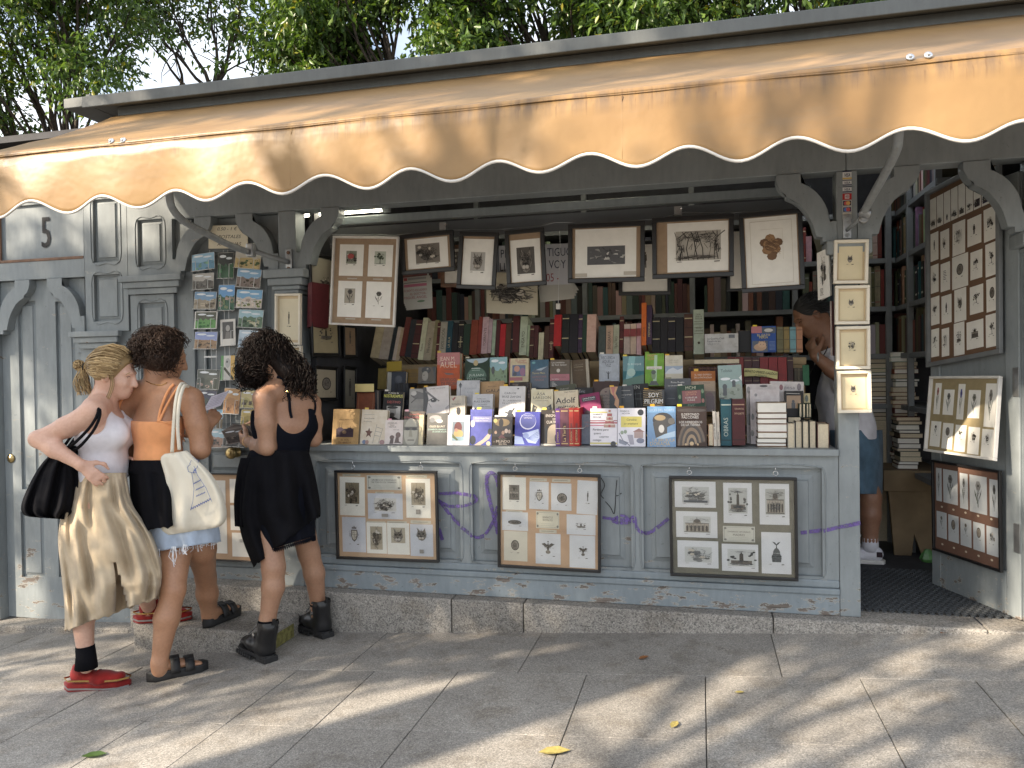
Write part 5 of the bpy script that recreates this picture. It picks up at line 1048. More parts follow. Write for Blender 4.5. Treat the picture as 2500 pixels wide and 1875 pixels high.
a = Art(); a.t('FRASES', .36, .1, .075, '#d8702e', .5, 1.4, 0, 0, .02); a.t('CLAVE', .36, .2, .075, '#d8702e', .45, 1.4, 0, 0, .02); a.poly([(.5, .05), (.66, .05), (.6, .95), (.42, .95)], '#a9cfa2'); a.r(.08, .4, .9, .49, '#dfdccc'); a.t('para hablar mejor', .48, .47, .04, '#8a3a4a', .7, 1.4); a.e(.45, .68, .12, .12, '#6c8a4a'); a.e(.45, .58, .13, .07, '#33402a'); a.poly([(.2, .98), (.32, .85), (.6, .85), (.74, .98)], '#25301f')
frontbook('bright lime green paperback with orange capitals', CB, (1842, 210, 2070, 600), Y3-.09, '#78a83a', a, .025, tagc=(.0, '#7a9a3a'))
a = Art(); a.r(.0, .42, 1, .72, '#8fa3bd'); a.poly([(0, .7), (.2, .55), (.45, .48), (.7, .58), (1, .5), (1, .74), (0, .74)], '#cfd6dc'); a.r(0, .72, 1, 1, '#c9bfa4'); a.t('MÁS ALLÁ', .5, .22, .055, '#a89f8c', .7); a.t('DEL PASO', .5, .31, .055, '#a89f8c', .6); a.r(.02, .86, .35, .95, '#8f8a52')
frontbook('cream paperback with snowy mountains across the middle', CC, (118, 232, 330, 540), Y3-.09, '#cfc9b8', a, .025, tagc=(.0, '#e3b743'))
for i in range(8):
    x0 = 400+i*43; spx(['first', 'second', 'third', 'fourth', 'fifth', 'sixth', 'seventh', 'eighth'][i]+' small dark red spine on the tan step below the black set', CC, x0, x0+41, 372, 560, Y3, ['#3a1210', '#451512', '#330f0e', '#42100f', '#3a1412', '#471814', '#351010', '#3d1311'][i], .12, bands=2, tc='#8a6a3a')
booklike('flat dark book lying on top of the small red spines', (P(*CC(462, 310), Y3).x, Y3-.01, P(*CC(462, 345), Y3).z+.028), (.235, 0, 0), (0, .12, 0), (0, 0, 1), .027, '#1f1a18')
for i, (x0, x1, c) in enumerate(((872, 968, '#6b1a1c'), (970, 1066, '#74201c'), (1070, 1165, '#3d1015'), (1168, 1256, '#35101a'), (1260, 1362, '#741a1d'), (1366, 1474, '#7c1c20'), (1478, 1585, '#7a1d1e'), (1590, 1662, '#2f0f12'))):
    spx(f'{["first","second","third","fourth","fifth","sixth","seventh","eighth"][i]} spine of the dark red set behind the handwritten strip', CC, x0, x1, 255, 580, Y3-.02, c, .13, bands=3 if i in (2, 3, 7) else 0, tc='#8f7a5a', tilt=8)
p = [P(*CC(x, y), Y3-.035) for x, y in ((1068, 390), (1200, 388), (1340, 402), (1468, 432))]; q = [P(*CC(x, y), Y3-.035) for x, y in ((1066, 486), (1200, 482), (1340, 494), (1464, 522))]
st_ = MB().loft([[tuple(v) for v in p], [tuple(v) for v in q]], cap=False, closed=False).build('paper_strip', PT('#c9c38a')); tag(st_, 'pale yellow handwritten paper strip across the dark red set', 'label')
T = Art(); T.t('BENITO PEREZ GALDOS', .5, .42, .3, '#2a2a26', .96, .22, 0, .2); T.t('7 TOMOS', .5, .86, .26, '#6a6a5a', .4, .22, 0, .2); T.put('lettering', p[0]+Vector((0, -.003, 0)), p[3]-p[0], q[0]-p[0], (0, -1, 0), st_, base=.003)
for i, (x0, c) in enumerate(((1668, '#3a3428'), (1705, '#4a4434'), (1738, '#2d2a22'))): spx(['first', 'second', 'third'][i]+' old leather spine at the right end of the tan step', CC, x0, x0+34, 385, 580, Y3, c, .11, bands=3, tc='#7a6a4a')

# tan stepped stand that carries the rows
SD = thing('display_stand', 'tan wooden stepped stand carrying the rows of books', 'display stand', (-.7, .6, .868))
za, zb = P(1300, 884, .66).z, P(1500, 980, Y3).z
XL_, XR_ = P(960, 880, .66).x, P(1965, 870, .66).x
MB().box(XL_, XR_, .60, 1.0, za-.04, za-.002).build('shelf', 'tan_board', SD, bevel=.003)
MB().box(XL_+.02, XR_-.01, .58, .60, .99, za-.041).build('backboard', 'tan_board', SD, bevel=.002)
MB().box(XL_+.02, XR_-.01, Y3-.05, .579, .95, .985).build('shelf', 'tan_board', SD, bevel=.003)
MB().box(XL_+.05, XR_-.01, Y2+.02, Y3-.052, .869, .90).build('shelf', 'tan_board', SD, bevel=.003)

# --- upper row: spines leaning back, page ends towards the viewer
CN = {'cream': '#a99f88', 'ivory': '#b9b09a', 'maroon': '#4a1a1c', 'dark red': '#5a1c1a', 'brick red': '#7a3020', 'bright red': '#a32024', 'navy': '#1a1d2a', 'black': '#17161a', 'teal': '#1c4a4c', 'dark green': '#1c3328', 'brown': '#4a3022', 'tan': '#8a7452', 'grey green': '#4d5546', 'greenish white': '#a0a48f', 'orange': '#c0602a', 'plum': '#3a2740'}
up = [(CD, 640, 718, 1262, 1540, 'cream', 5), (CD, 716, 802, 1272, 1552, 'cream', 5), (CD, 803, 838, 1280, 1560, 'navy', 5), (CD, 838, 868, 1275, 1565, 'ivory', 5), (CD, 868, 900, 1282, 1570, 'cream', 4), (CD, 902, 950, 1185, 1525, 'dark red', 5), (CD, 950, 1002, 1205, 1535, 'navy', 5), (CD, 1003, 1068, 1212, 1545, 'maroon', 3), (CD, 1068, 1115, 1192, 1560, 'ivory', 3), (CD, 1116, 1186, 1225, 1565, 'cream', 3), (CD, 1186, 1224, 1215, 1560, 'tan', 2), (CD, 1226, 1254, 1240, 1540, 'maroon', 0), (CD, 1255, 1318, 1235, 1525, 'cream', 0), (CD, 1319, 1368, 1225, 1510, 'teal', 0), (CD, 1369, 1420, 1240, 1510, 'black', 0), (CD, 1421, 1468, 1222, 1515, 'black', 0), (CD, 1469, 1530, 1250, 1520, 'dark green', 0),
      (CD, 1533, 1600, 1215, 1515, 'brick red', 0), (CD, 1601, 1636, 1185, 1505, 'brick red', 0), (CD, 1637, 1694, 1187, 1505, 'ivory', 0), (CD, 1695, 1728, 1205, 1500, 'greenish white', 0), (CD, 1729, 1760, 1218, 1520, 'greenish white', 0), (CD, 1761, 1798, 1215, 1525, 'maroon', 0), (CD, 1799, 1850, 1252, 1530, 'bright red', 0), (CD, 1851, 1900, 1246, 1535, 'brown', 0), (CD, 1901, 1918, 1190, 1500, 'black', 0), (CD, 1919, 1978, 1178, 1495, 'maroon', -1), (CD, 1979, 2046, 1182, 1520, 'ivory', 0), (CD, 2047, 2068, 1262, 1530, 'cream', 0), (CD, 2069, 2108, 1265, 1540, 'maroon', 0), (CD, 2109, 2146, 1265, 1542, 'maroon', 0), (CD, 2150, 2198, 1330, 1560, 'ivory', 0),
      (CE, 470, 512, 1272, 1550, 'brown', 0), (CE, 513, 555, 1205, 1545, 'maroon', 0), (CE, 557, 624, 1168, 1438, 'bright red', 0), (CE, 626, 694, 1160, 1500, 'black', 0), (CE, 695, 774, 1160, 1500, 'black', 0), (CE, 775, 814, 1165, 1500, 'plum', 0), (CE, 815, 852, 1165, 1495, 'dark green', 0), (CE, 853, 938, 1162, 1492, 'ivory', 0), (CE, 958, 1026, 1272, 1540, 'grey green', 0), (CE, 1028, 1092, 1266, 1520, 'cream', 0), (CE, 1094, 1148, 1258, 1520, 'cream', 0), (CE, 1150, 1186, 1182, 1500, 'maroon', 0), (CE, 1190, 1246, 1252, 1510, 'ivory', 0), (CE, 1248, 1302, 1250, 1512, 'ivory', 0), (CE, 1304, 1346, 1246, 1515, 'ivory', 0), (CE, 1348, 1394, 1056, 1432, 'orange', 0), (CE, 1396, 1444, 1078, 1425, 'plum', 0),
      (CE, 1446, 1518, 1190, 1495, 'black', 0), (CE, 1520, 1588, 1190, 1495, 'black', 0), (CE, 1590, 1658, 1190, 1492, 'black', 0), (CE, 1660, 1732, 1190, 1490, 'black', 0), (CE, 1736, 1816, 1160, 1482, 'brown', 0), (CE, 1820, 1918, 1118, 1512, 'ivory', 0)]
texts = {15: 'Germany', 19: 'TORRENTE', 13: 'LA ISLA', 8: 'Poesía', 9: 'Historia', 12: 'EVOLUCIÓN', 27: 'ENSAYO', 33: 'RAMSES', 41: 'BIOGRAFIA', 42: 'TEATRO', 47: 'AFRICA', 48: 'MEMORIAS', 53: None}
WD = ['first', 'second', 'third', 'fourth', 'fifth', 'sixth', 'seventh', 'eighth', 'ninth', 'tenth', 'eleventh', 'twelfth']
def dedupe(items):
    """(base label, where) -> labels with an ordinal among look-alikes"""
    from collections import Counter
    n = Counter(b for b in items); seen = Counter(); out = []
    for b in items:
        seen[b] += 1
        out.append(b if n[b] == 1 else f'{b}, {WD[seen[b]-1] if seen[b] <= 12 else str(seen[b])+"th"} from left')
    return out
def hname(h): return 'tall ' if h > .335 else ('short ' if h < .262 else '')
TILT = 16
hs = [(P(*f((x0+x1)/2, yt), .62).z-P(*f((x0+x1)/2, yb), .62).z) for f, x0, x1, yt, yb, c, s_ in up]
labs = dedupe([f'{"tall" if (yb-yt) > 320 else ("short" if (yb-yt) < 282 else "medium")} {c} spine on the upper shelf of the display' for f, x0, x1, yt, yb, c, s_ in up])
for i, (f, x0, x1, yt, yb, c, sl) in enumerate(up):
    col = tuple(v*rg.uniform(.8, 1.25) for v in hx(CN[c])); dark = sum(col) < .5
    k = spx(labs[i], f, x0, x1, yt, yb+18, .60, col, .19, txt=texts.get(i), tc='#c9b98a' if dark else '#4a4038', bands=(4 if c in ('black', 'brown', 'plum', 'maroon') and i % 2 else 0), tilt=TILT, slant=sl*1.1, group='spines on the upper display shelf')
    if 44 <= i <= 46:
        w = k.dimensions
        a0, b0, c0, d0 = P(*f(x0+1, yt+50), .62), P(*f(x1-1, yt+50), .62), P(*f(x0, yt+120), .62), 0
        Art().r(0, 0, 1, 1, '#8a1f22').put('spine_print', (a0.x, a0.y-.0+.001, a0.z), (b0.x-a0.x, 0, 0), (0, -math.tan(R_(TILT))*(a0.z-c0.z), c0.z-a0.z), (0, -1, 0), k, base=.003)
    if i == len(up)-1:
        p = P(*f(x0, yt), .62); T = Art()
        for tx, y_ in (('DON', .14), ('QUIJOTE', .19), ('MANCHA', .24), ('MIGUEL', .46), ('CERVANTES', .52)): T.t(tx, .5, y_, .035, '#4a3f2c', .8, 3.2)
        for y_ in (.28, .34, .42, .56): T.r(.06, y_, .94, y_+.008, '#5a4c34')
        T.e(.5, .78, .12, .03, '#4a3f2c', 12); b0 = P(*f(x0, yb), .60); w_ = P(*f(x1, yb), .60).x-b0.x; h_ = p.z-b0.z
        T.put('spine_print', (b0.x, .60+math.tan(R_(TILT))*h_*1.04, b0.z+h_*1.0), (w_*.97, 0, 0), (0, -math.tan(R_(TILT))*h_*1.04, -h_), (0, -1, -.2), k, base=.006)
frontbook('white information card with a drawing standing on the upper shelf', CF, (213, 1250, 460, 1390), .58, '#c2c0bd', A(('t', 'La Guerra Civil', .08, .3, .1, '#33333a', .5, .58, -1), ('t', 'Española en', .08, .44, .1, '#33333a', .42, .58, -1), ('t', 'Sellos de Correos', .08, .56, .06, '#55555c', .4, .58, -1), ('r', .72, .06, .9, .24, '#4a4a4c'), ('l', [(.9, .7), (.98, .72)], .01, '#555'), ('l', [(.1, .92), (.4, .95)], .006, '#888')), .006, lean=4, cat='card', name='info_card')
frontbook('plain near-black hardback right of the white card', CF, (464, 1228, 558, 1386), .62, '#1a191b', None, .04, lean=4)
a = Art(); a.r(0, 0, .42, .26, '#b2302c'); a.r(.42, .05, .98, .27, '#12243c'); a.e(.7, .16, .18, .07, '#c9bfb4'); a.r(.03, .56, .66, .98, '#1c2c4c'); a.e(.35, .8, .26, .14, '#c08a4c', 14); a.e(.42, .7, .17, .12, '#cf9c62', 14); a.poly([(.28, .64), (.32, .55), (.38, .62)], '#b07a40'); a.poly([(.46, .62), (.53, .55), (.56, .64)], '#b07a40'); a.e(.37, .69, .02, .015, '#3a2410', 6); a.e(.48, .69, .02, .015, '#3a2410', 6); a.t('EL GATO', .5, .38, .085, '#e2c93a', .72, 1.05, 0, 0, .02); a.t('PERSA', .5, .47, .085, '#e2c93a', .58, 1.05, 0, 0, .02)
for k in range(7): a.l([(.72, .6+.05*k), (.95, .6+.05*k)], .012, '#7f9cc4')
frontbook('blue cat-care book with yellow title and a ginger cat', CF, (558, 1195, 740, 1388), .58, '#1f4a94', a, .02, lean=4, tagc=(.06, '#e3c93c'))
for i, (x0, x1, c) in enumerate(((746, 795, '#6a6648'), (797, 840, '#857344'), (842, 888, '#6f98a0'), (890, 936, '#a8785a'))):
    spx(['olive', 'mustard', 'pale blue', 'salmon'][i]+' old spine beside the blue cat-care book', CF, x0, x1, 1200, 1388, .58, c, .13, bands=3, tc='#4a3a2a', tilt=4)
# ================================================================== framed prints
def rect3(TL, TR, BL, pt):
    o, a, b = pt(*TL), pt(*TR), pt(*BL); return o, a-o, b-o
def board(label, TL, TR, BL, pt, fmat, back, prints=(), fw=.018, depth=.018, glass=False, group=None, hooks=(), name='framed_board', cat='framed prints', deco=None, backgap=.5, paper='paper', ortho=True, inner=None):
    o, ux, uy = rect3(TL, TR, BL, pt)
    if ortho: e = ux.normalized(); uy = uy-e*uy.dot(e)
    W_, H_ = ux.length, uy.length; ex_, ey_ = ux.normalized(), uy.normalized(); n = ey_.cross(ex_)
    if n.dot(CAM-o) < 0: n = -n
    t = thing(name, label, cat, o+ux*.5+uy, group)
    m = MB(); fd = n*depth
    m.obox(o, ux, ey_*fw, fd); m.obox(o+uy-ey_*fw, ux, ey_*fw, fd); m.obox(o+ey_*fw, ex_*fw, uy-ey_*2*fw, fd); m.obox(o+ux-ex_*fw+ey_*fw, ex_*fw, uy-ey_*2*fw, fd)
    m.build('frame', fmat, t, bevel=.0025)
    io, iu, iv = o+ex_*fw+ey_*fw, ux-ex_*2*fw, uy-ey_*2*fw
    bk = MB().obox(io, iu, iv, n*.004).build('backing', back, t)
    b0 = io+n*.004
    if inner: deco = inner
    if deco: deco.put('caption_print', b0, iu, iv, n, bk)
    for i, pr in enumerate(prints):
        x0, y0, x1, y1 = pr[0]; rot = pr[3] if len(pr) > 3 else 0
        po, pu, pv = b0+iu*x0+iv*y0, iu*(x1-x0), iv*(y1-y0)
        if rot: q = Matrix.Rotation(R_(rot), 3, n); c = po+pu/2+pv/2; pu, pv = q @ pu, q @ pv; po = c-pu/2-pv/2
        k = MB().obox(po, pu, pv, n*.0012).build('print', pr[2] or paper, t)
        if pr[1]: pr[1].put('picture', po+n*.0012, pu, pv, n, k)
    if glass: MB().obox(io+n*.010, iu, iv, n*.0015).build('glass', 'glass', t)
    for u in hooks:
        c = o+ux*u; m = MB(); r = .011
        m.tube([c+ex_*r*math.sin(a*.7)+(-ey_)*(.016+r*math.cos(a*.7)) for a in range(10)], .0018, 5, cap=False); m.tube([c-ey_*.026, c-ey_*.045], .0016, 5); m.tube([c, c-ey_*.008], .0016, 5)
        m.build('hook', 'chrome', t, smooth=True)
    return t
re = random.Random(21)
def pic(st, x0=.25, y0=.18, x1=.75, y1=.66, ink=None, plate=None, foot=True, dens=1., head=None, extra=None):
    a = Art()
    if head: plate_head[id(a)] = head
    if plate: a.r(x0-.02, y0-.015, x1+.02, y1+.015, plate)
    etch(a, x0, y0, x1, y1, st, re, ink, None, dens)
    if foot: a.l([(x0, y1+.05), (x0+.08, y1+.045)], .012, '#8a847a'); a.l([(x1-.09, y1+.055), (x1, y1+.05)], .02, '#55504a')
    if extra: extra(a)
    plate_head.pop(id(a), None); return a
BR = ['#4a3f30', '#5f5240', '#3a3226', '#7a6c55']
PY = lambda Y: (lambda x, y: P(x, y, Y))
HG = 'framed prints hung under the beam'
# white board with four small prints
cp = Art()
for x, y in ((.3, .47), (.72, .47), (.3, .945), (.72, .945)): cp.r(x-.08, y-.007, x+.08, y+.007, '#b9b0a0')
board('white framed board with four small prints, one showing a red disc', (816, 577), (976, 579), (815, 793), PY(.05), 'white_frame', 'kraft', [((.08, .07, .47, .44), pic('scene', .30, .22, .70, .60, None, '#8f9480', extra=lambda a: (a.e(.5, .38, .14, .085, '#a3241c', 14),)), None), ((.55, .07, .94, .44), pic('tree', .28, .22, .70, .60, ['#44503a', '#55634a', '#2f3a28'], '#b9bfae'), None), ((.08, .5, .47, .925), pic('flower', .3, .22, .7, .6, ['#4a4438', '#38342a'], '#a8a08e'), None), ((.54, .5, .94, .925), pic('flower', .3, .26, .72, .62, ['#8a8272', '#9a917e'], None), None)], .011, .02, hooks=(), deco=cp, group=HG)
cp = None
def hung(label, TL, TR, BL, fw, art, win, Y=.10, back='kraft', fmat='black_frame'):
    return board(label, TL, TR, BL, PY(Y), fmat, back, [(win, art, 'paper')], fw, .018, group=HG, name='framed_print', cat='framed print')
hung('black framed print of a dense battle scene hung at a tilt', (978, 575), (1108, 562), (991, 672), .022, pic('scene', .22, .2, .78, .82, plate='#7d756a', dens=1.6), (.06, .04, .94, .96))
hung('black framed print of a tuft-eared wild cat', (1124, 567), (1219, 569), (1122, 705), .021, pic('beast', .28, .3, .72, .68, plate='#b4b1aa'), (.02, .05, .98, .99))
hung('black framed print of a lion face filling its plate', (1233, 565), (1329, 556), (1242, 703), .021, pic('beast', .22, .2, .78, .8, plate='#57524b', dens=2), (.03, .12, .97, .98))
gz_ = Art(); rq = random.Random(4)
gz_.r(.2, .36, .82, .74, '#57575a')
for k in range(26): u, v = rq.uniform(.24, .78), rq.uniform(.41, .7); gz_.poly([(u+rq.uniform(-.05, .05)*1.1, v+rq.uniform(-.06, .06)*.7) for _ in range(4)], rq.choice(['#c9c6c0', '#2c2c2f', '#8f8d8a', '#3c3c40']))
gz_.r(0, .91, .2, .985, '#bdb4a4'); gz_.r(.8, .89, 1, .965, '#bdb4a4')
hung('wide black framed print of jumbled angular grey shapes', (1388, 549), (1575, 541), (1386, 692), .022, gz_, (.04, .02, .94, .985))
hung('wide black framed print of a clearing under arching bare trees', (1592, 534), (1791, 523), (1589, 682), .022, pic('wood', .16, .19, .86, .76, plate='#b4ada0', dens=1.5), (.15, .03, .99, .97))
br = Art(); rq = random.Random(8)
for k in range(26): br.e(.50+rq.gauss(0, .07), .40+rq.gauss(0, .045), .10, .06, rq.choice(['#8a6132', '#76512a', '#9a6f3c', '#6a4723']), 8)
for k in range(40): u, v = .5+rq.gauss(0, .1), .4+rq.gauss(0, .05); br.l([(u, v), (u+.05, v+.02)], .006, rq.choice(['#4f3418', '#b58a52']))
br.l([(.1, .06), (.9, .06), (.9, .96), (.1, .96), (.1, .06)], .006, '#b9ae98'); br.l([(.3, .18), (.72, .18), (.72, .62)], .004, '#c9c0ae')
hung('tall black framed print with a single soft brown tuft on cream paper', (1803, 524), (1957, 510), (1816, 716), .021, br, (.02, .01, .98, .99), Y=.08)
# the wire they hang from
W_ = MB(); wp = [P(*p, .12) for p in ((800, 572), (880, 574), (966, 574), (1078, 562), (1220, 560), (1320, 552), (1355, 543), (1480, 543), (1600, 535), (1672, 518), (1760, 520), (1900, 514), (1962, 508))]
tag(W_.tube(wp, .0016, 5).build('hanging_wire', 'steel'), 'thin wire strung under the beam that carries the framed prints', 'wire')
for x, y, lb in ((1082, 553, 'left'), (1655, 515, 'right')):
    p = P(x, y, .13); t = thing('wire_clamp', f'small pale metal clamp at the {lb} bend of the hanging wire', 'clamp', p)
    MB().box(p.x-.018, p.x+.018, .12, .14, p.z-.022, p.z+.022).build('plate', 'steel', t, bevel=.002); MB().tube([(p.x, .13, p.z), (p.x+.02, .12, p.z+.012)], .004, 6).build('screw', 'chrome', t)
# translucent roller blind behind the rail
MB().box(-2.06, .55, .26, .263, 1.995, 2.085).build('blind', PT('#6a6d70'), K)
# second layer: frames and papers hanging behind
board('dark framed cream print half hidden behind the wide prints', (1512, 590), (1640, 586), (1513, 722), PY(.45), 'black_frame', 'paper', [((.1, .06, .9, .94), pic('figure', .35, .1, .65, .5, dens=.6, foot=False), 'paper')], .02, .015, group='framed prints hung in the second row', name='framed_print', cat='framed print')
board('dark framed white print behind the brown tuft print', (1776, 560), (1870, 556), (1778, 712), PY(.4), 'black_frame', 'paper', [((.05, .04, .95, .96), pic('scene', .3, .3, .8, .6, dens=.5, foot=False), 'paper')], .014, .012, group='framed prints hung in the second row', name='framed_print', cat='framed print')
board('brown framed print half hidden behind the wild cat print', (1078, 600), (1140, 598), (1080, 702), PY(.4), 'brown_strip', 'paper', [((.05, .05, .95, .8), pic('scene', .1, .05, .9, .75, plate='#6f6a62', foot=False), 'paper')], .022, .015, group='framed prints hung in the second row', name='framed_print', cat='framed print')
S = Art()
for tx, x, y, c in (('PR', .045, .30, '#1b2242'), ('TIGUOS', .70, .30, '#1b2242'), ('LI', .03, .63, '#1b2242'), ('VOY A', .72, .60, '#1b2242'), ('05 -', .68, .92, '#8f1c24')): S.t(tx, x-.02, y, .20, c, .4, .40, -1)
o, ux, uy = rect3((1218, 600), (1392, 594), (1220, 698), PY(.5))
sg = MB().obox(o, ux, uy, (0, .004, 0)).build('hanging_sign', PT('#b9bac0'), None, origin=o+ux/2+uy); tag(sg, 'white hanging sign with dark blue and red capitals, partly hidden', 'sign'); S.put('lettering', o, ux, uy, (0, -1, 0), sg)
S = Art(); S.r(0, 0, 1, .14, '#6a3a3c'); S.r(.02, .16, .17, .26, '#9c3038'); S.r(.2, .17, .95, .24, '#8b8a8a'); S.l([(.03, .33), (.97, .33)], .02, '#555'); S.r(.03, .38, .97, .47, '#a8506a'); S.t('ROBERTO ESCUDERO', .5, .62, .07, '#8f3048', .94, 1.2); S.t('-EL DOCTOR-', .6, .74, .07, '#8f3048', .7, 1.2); S.t('MIGUEL ANGEL', .5, .86, .08, '#8f3048', .94, 1.2); S.e(.72, .96, .16, .035, '#5d7a5a')
o, ux, uy = rect3((984, 668), (1043, 662), (986, 742), PY(.3)); k = thing('leaflet_bundle', 'bundle of hanging newspaper leaflets with red capital headlines', 'leaflets', o+ux/2+uy, None)
for i in range(4): MB().obox(o+Vector((.004*i, .002*i, -.012*i)), ux+Vector((.004*i, 0, 0)), uy, (0, .0012, 0)).build('leaflet', PT('#a9a8a0'), k)
S.put('lettering', o, ux, uy, (0, -1, 0), k, base=.002)
o, ux, uy = rect3((1187, 664), (1312, 668), (1188, 764), PY(.45)); k = MB().obox(o, ux, uy, (0, .002, 0)).build('loose_print', PT('#b5ad98'), None, origin=o); tag(k, 'unframed landscape print with trees and a fence, hanging below the lion', 'print')
a = Art(); etch(a, .05, .25, .95, .75, 'scene', re, dens=1.6); etch(a, .05, .3, .5, .7, 'tree', re, dens=1.5); a.put('picture', o, ux, uy, (0, -1, 0), k)
o, ux, uy = rect3((1318, 700), (1402, 690), (1322, 738), PY(.5)); k = thing('paper_sheaf', 'sheaf of blank white papers hanging below the lettered sign', 'papers', o+ux/2+uy)
for i in range(4): MB().obox(o+Vector((.004*i-.008, .003*i, .006*i)), ux*(1-.03*i), uy+Vector((.01*i, 0, .01*i)), (0, .001, 0)).build('sheet', PT('#a8a69e'), k)
t = thing('pull_cord', 'white pull cord with a small plug above the bright red spine', 'cord', P(1364, 740, .5))
MB().tube([P(1366, 560, .5), P(1368, 600, .5), P(1364, 690, .5), P(1363, 742, .5)], .0018, 5).build('cord', 'white_wire', t); p = P(1363, 748, .5); MB().box(p.x-.012, p.x+.012, .488, .512, p.z-.016, p.z+.016).build('plug', 'white_frame', t, bevel=.003)

# three boards hooked on the counter front, glazed
def crestbar(cp, lst):
    for x0, y0, x1, y1 in lst: cp.r(x0, y0, x1, y1, '#c9c2ae'); cp.l([(x0+.02, (y0+y1)/2), (x1-.03, (y0+y1)/2)], .005, '#8a8476')
def card(lines):
    a = Art(); a.l([(.04, .07), (.96, .07), (.96, .93), (.04, .93), (.04, .07)], .015, '#8a8a84')
    for x, y in ((.07, .14), (.93, .14), (.07, .86), (.93, .86)): a.e(x, y, .045, .07, '#7d7d78', 8)
    for tx, y, h in lines: a.t(tx, .5, y, h, '#5a5a58', .72, .5)
    for k in range(2): a.l([(.2, .72+.1*k), (.8, .72+.1*k)], .012, '#9a9a94')
    return a
LG = 'glazed boards of prints hooked along the counter'
def fromframe(cx0, cy0, cx1, cy1, box): return tuple((v-o)/(e-o) for v, o, e in zip(box, (cx0, cy0, cx0, cy0), (cx1, cy1, cx1, cy1)))
f1 = lambda *b: fromframe(165, 155, 1680, 1500, b)
cp = Art(); crestbar(cp, [f1(245, 175, 530, 215), f1(1240, 185, 1555, 232), f1(755, 455, 1045, 490), f1(1290, 895, 1600, 945), f1(610, 925, 900, 968), f1(930, 915, 1235, 955)])
stamp = lambda a: (a.r(.42, .78, .6, .9, '#8a857c'),)
board('kraft board of eight prints with a crowned shield at lower left', (819, 1147), (1069, 1149), (824, 1363), PY(-.045), 'black_frame', PT('#bea184'), [
    (f1(195, 225, 590, 840), pic('scene', .24, .16, .76, .68, BR, '#85785f', dens=1.6), None, -1), (f1(630, 195, 1165, 425), card([('GRABADOS ORIGINALES', .36, .1), ('DE TODOS LOS TAMAÑOS', .52, .1)]), PT('#c4c4bd')), (f1(1230, 240, 1600, 855), pic('scene', .24, .12, .78, .66, BR, '#a89c84', extra=stamp), None),
    (f1(635, 480, 1175, 885), pic('scene', .2, .2, .8, .68, None, '#c9c9c6', dens=1.8, extra=stamp), PT('#c5c8d0')), (f1(220, 868, 590, 1425), pic('crest', .3, .22, .72, .72, ['#3c4046', '#565a60'], None), PT('#c3c6cf')), (f1(605, 945, 915, 1435), pic('scene', .2, .14, .78, .86, BR, '#b3a68c', foot=False), None), (f1(925, 945, 1265, 1440), pic('beast', .2, .16, .8, .62, BR, '#b9ae96', foot=False), None), (f1(1280, 955, 1625, 1455), pic('beast', .2, .1, .8, .52, None, None, foot=False, extra=stamp), PT('#c5c8d0'))],
    .0135, .02, True, LG, (.175, .84), deco=cp)
f2 = lambda *b: fromframe(145, 120, 1665, 1560, b)
cp = Art(); crestbar(cp, [f2(190, 130, 380, 155), f2(610, 165, 880, 212), f2(960, 165, 1245, 215), f2(230, 690, 495, 735), f2(760, 970, 1030, 1025)])
WHT = PT('#d0d2d6')
board('kraft board of ten prints round a small ANTIGUOS card', (1216, 1151), (1467, 1158), (1220, 1383), PY(-.045), 'black_frame', PT('#bb9a7b'), [
    (f2(178, 160, 550, 680), pic('building', .3, .25, .7, .68, None, '#7d766c', dens=1.6), None), (f2(605, 220, 905, 655), pic('crest', .28, .24, .76, .72), WHT, -1), (f2(945, 235, 1258, 660), pic('oval', .28, .34, .8, .74, dens=1.4), WHT), (f2(1345, 180, 1660, 705), pic('figure', .42, .3, .62, .62), WHT, -2),
    (f2(168, 715, 580, 1010), pic('oval', .22, .42, .76, .68, dens=1.3), WHT), (f2(708, 685, 1070, 955), card([('GRABADOS', .4, .12), ('ANTIGUOS', .56, .12)]), PT('#c9c5b4')), (f2(1185, 715, 1625, 1030), pic('tower', .32, .38, .68, .66), WHT),
    (f2(195, 1020, 570, 1495), pic('oval', .3, .28, .66, .66, dens=1.8), PT('#cfcabb')), (f2(700, 1035, 1090, 1515), pic('bird', .22, .2, .78, .68), WHT), (f2(1228, 1040, 1620, 1545), pic('bird', .34, .3, .72, .64, dens=2.2), WHT)],
    .0135, .02, True, LG, (.17, .80), deco=cp)
f3 = lambda *b: fromframe(488, 310, 1530, 1140, b)
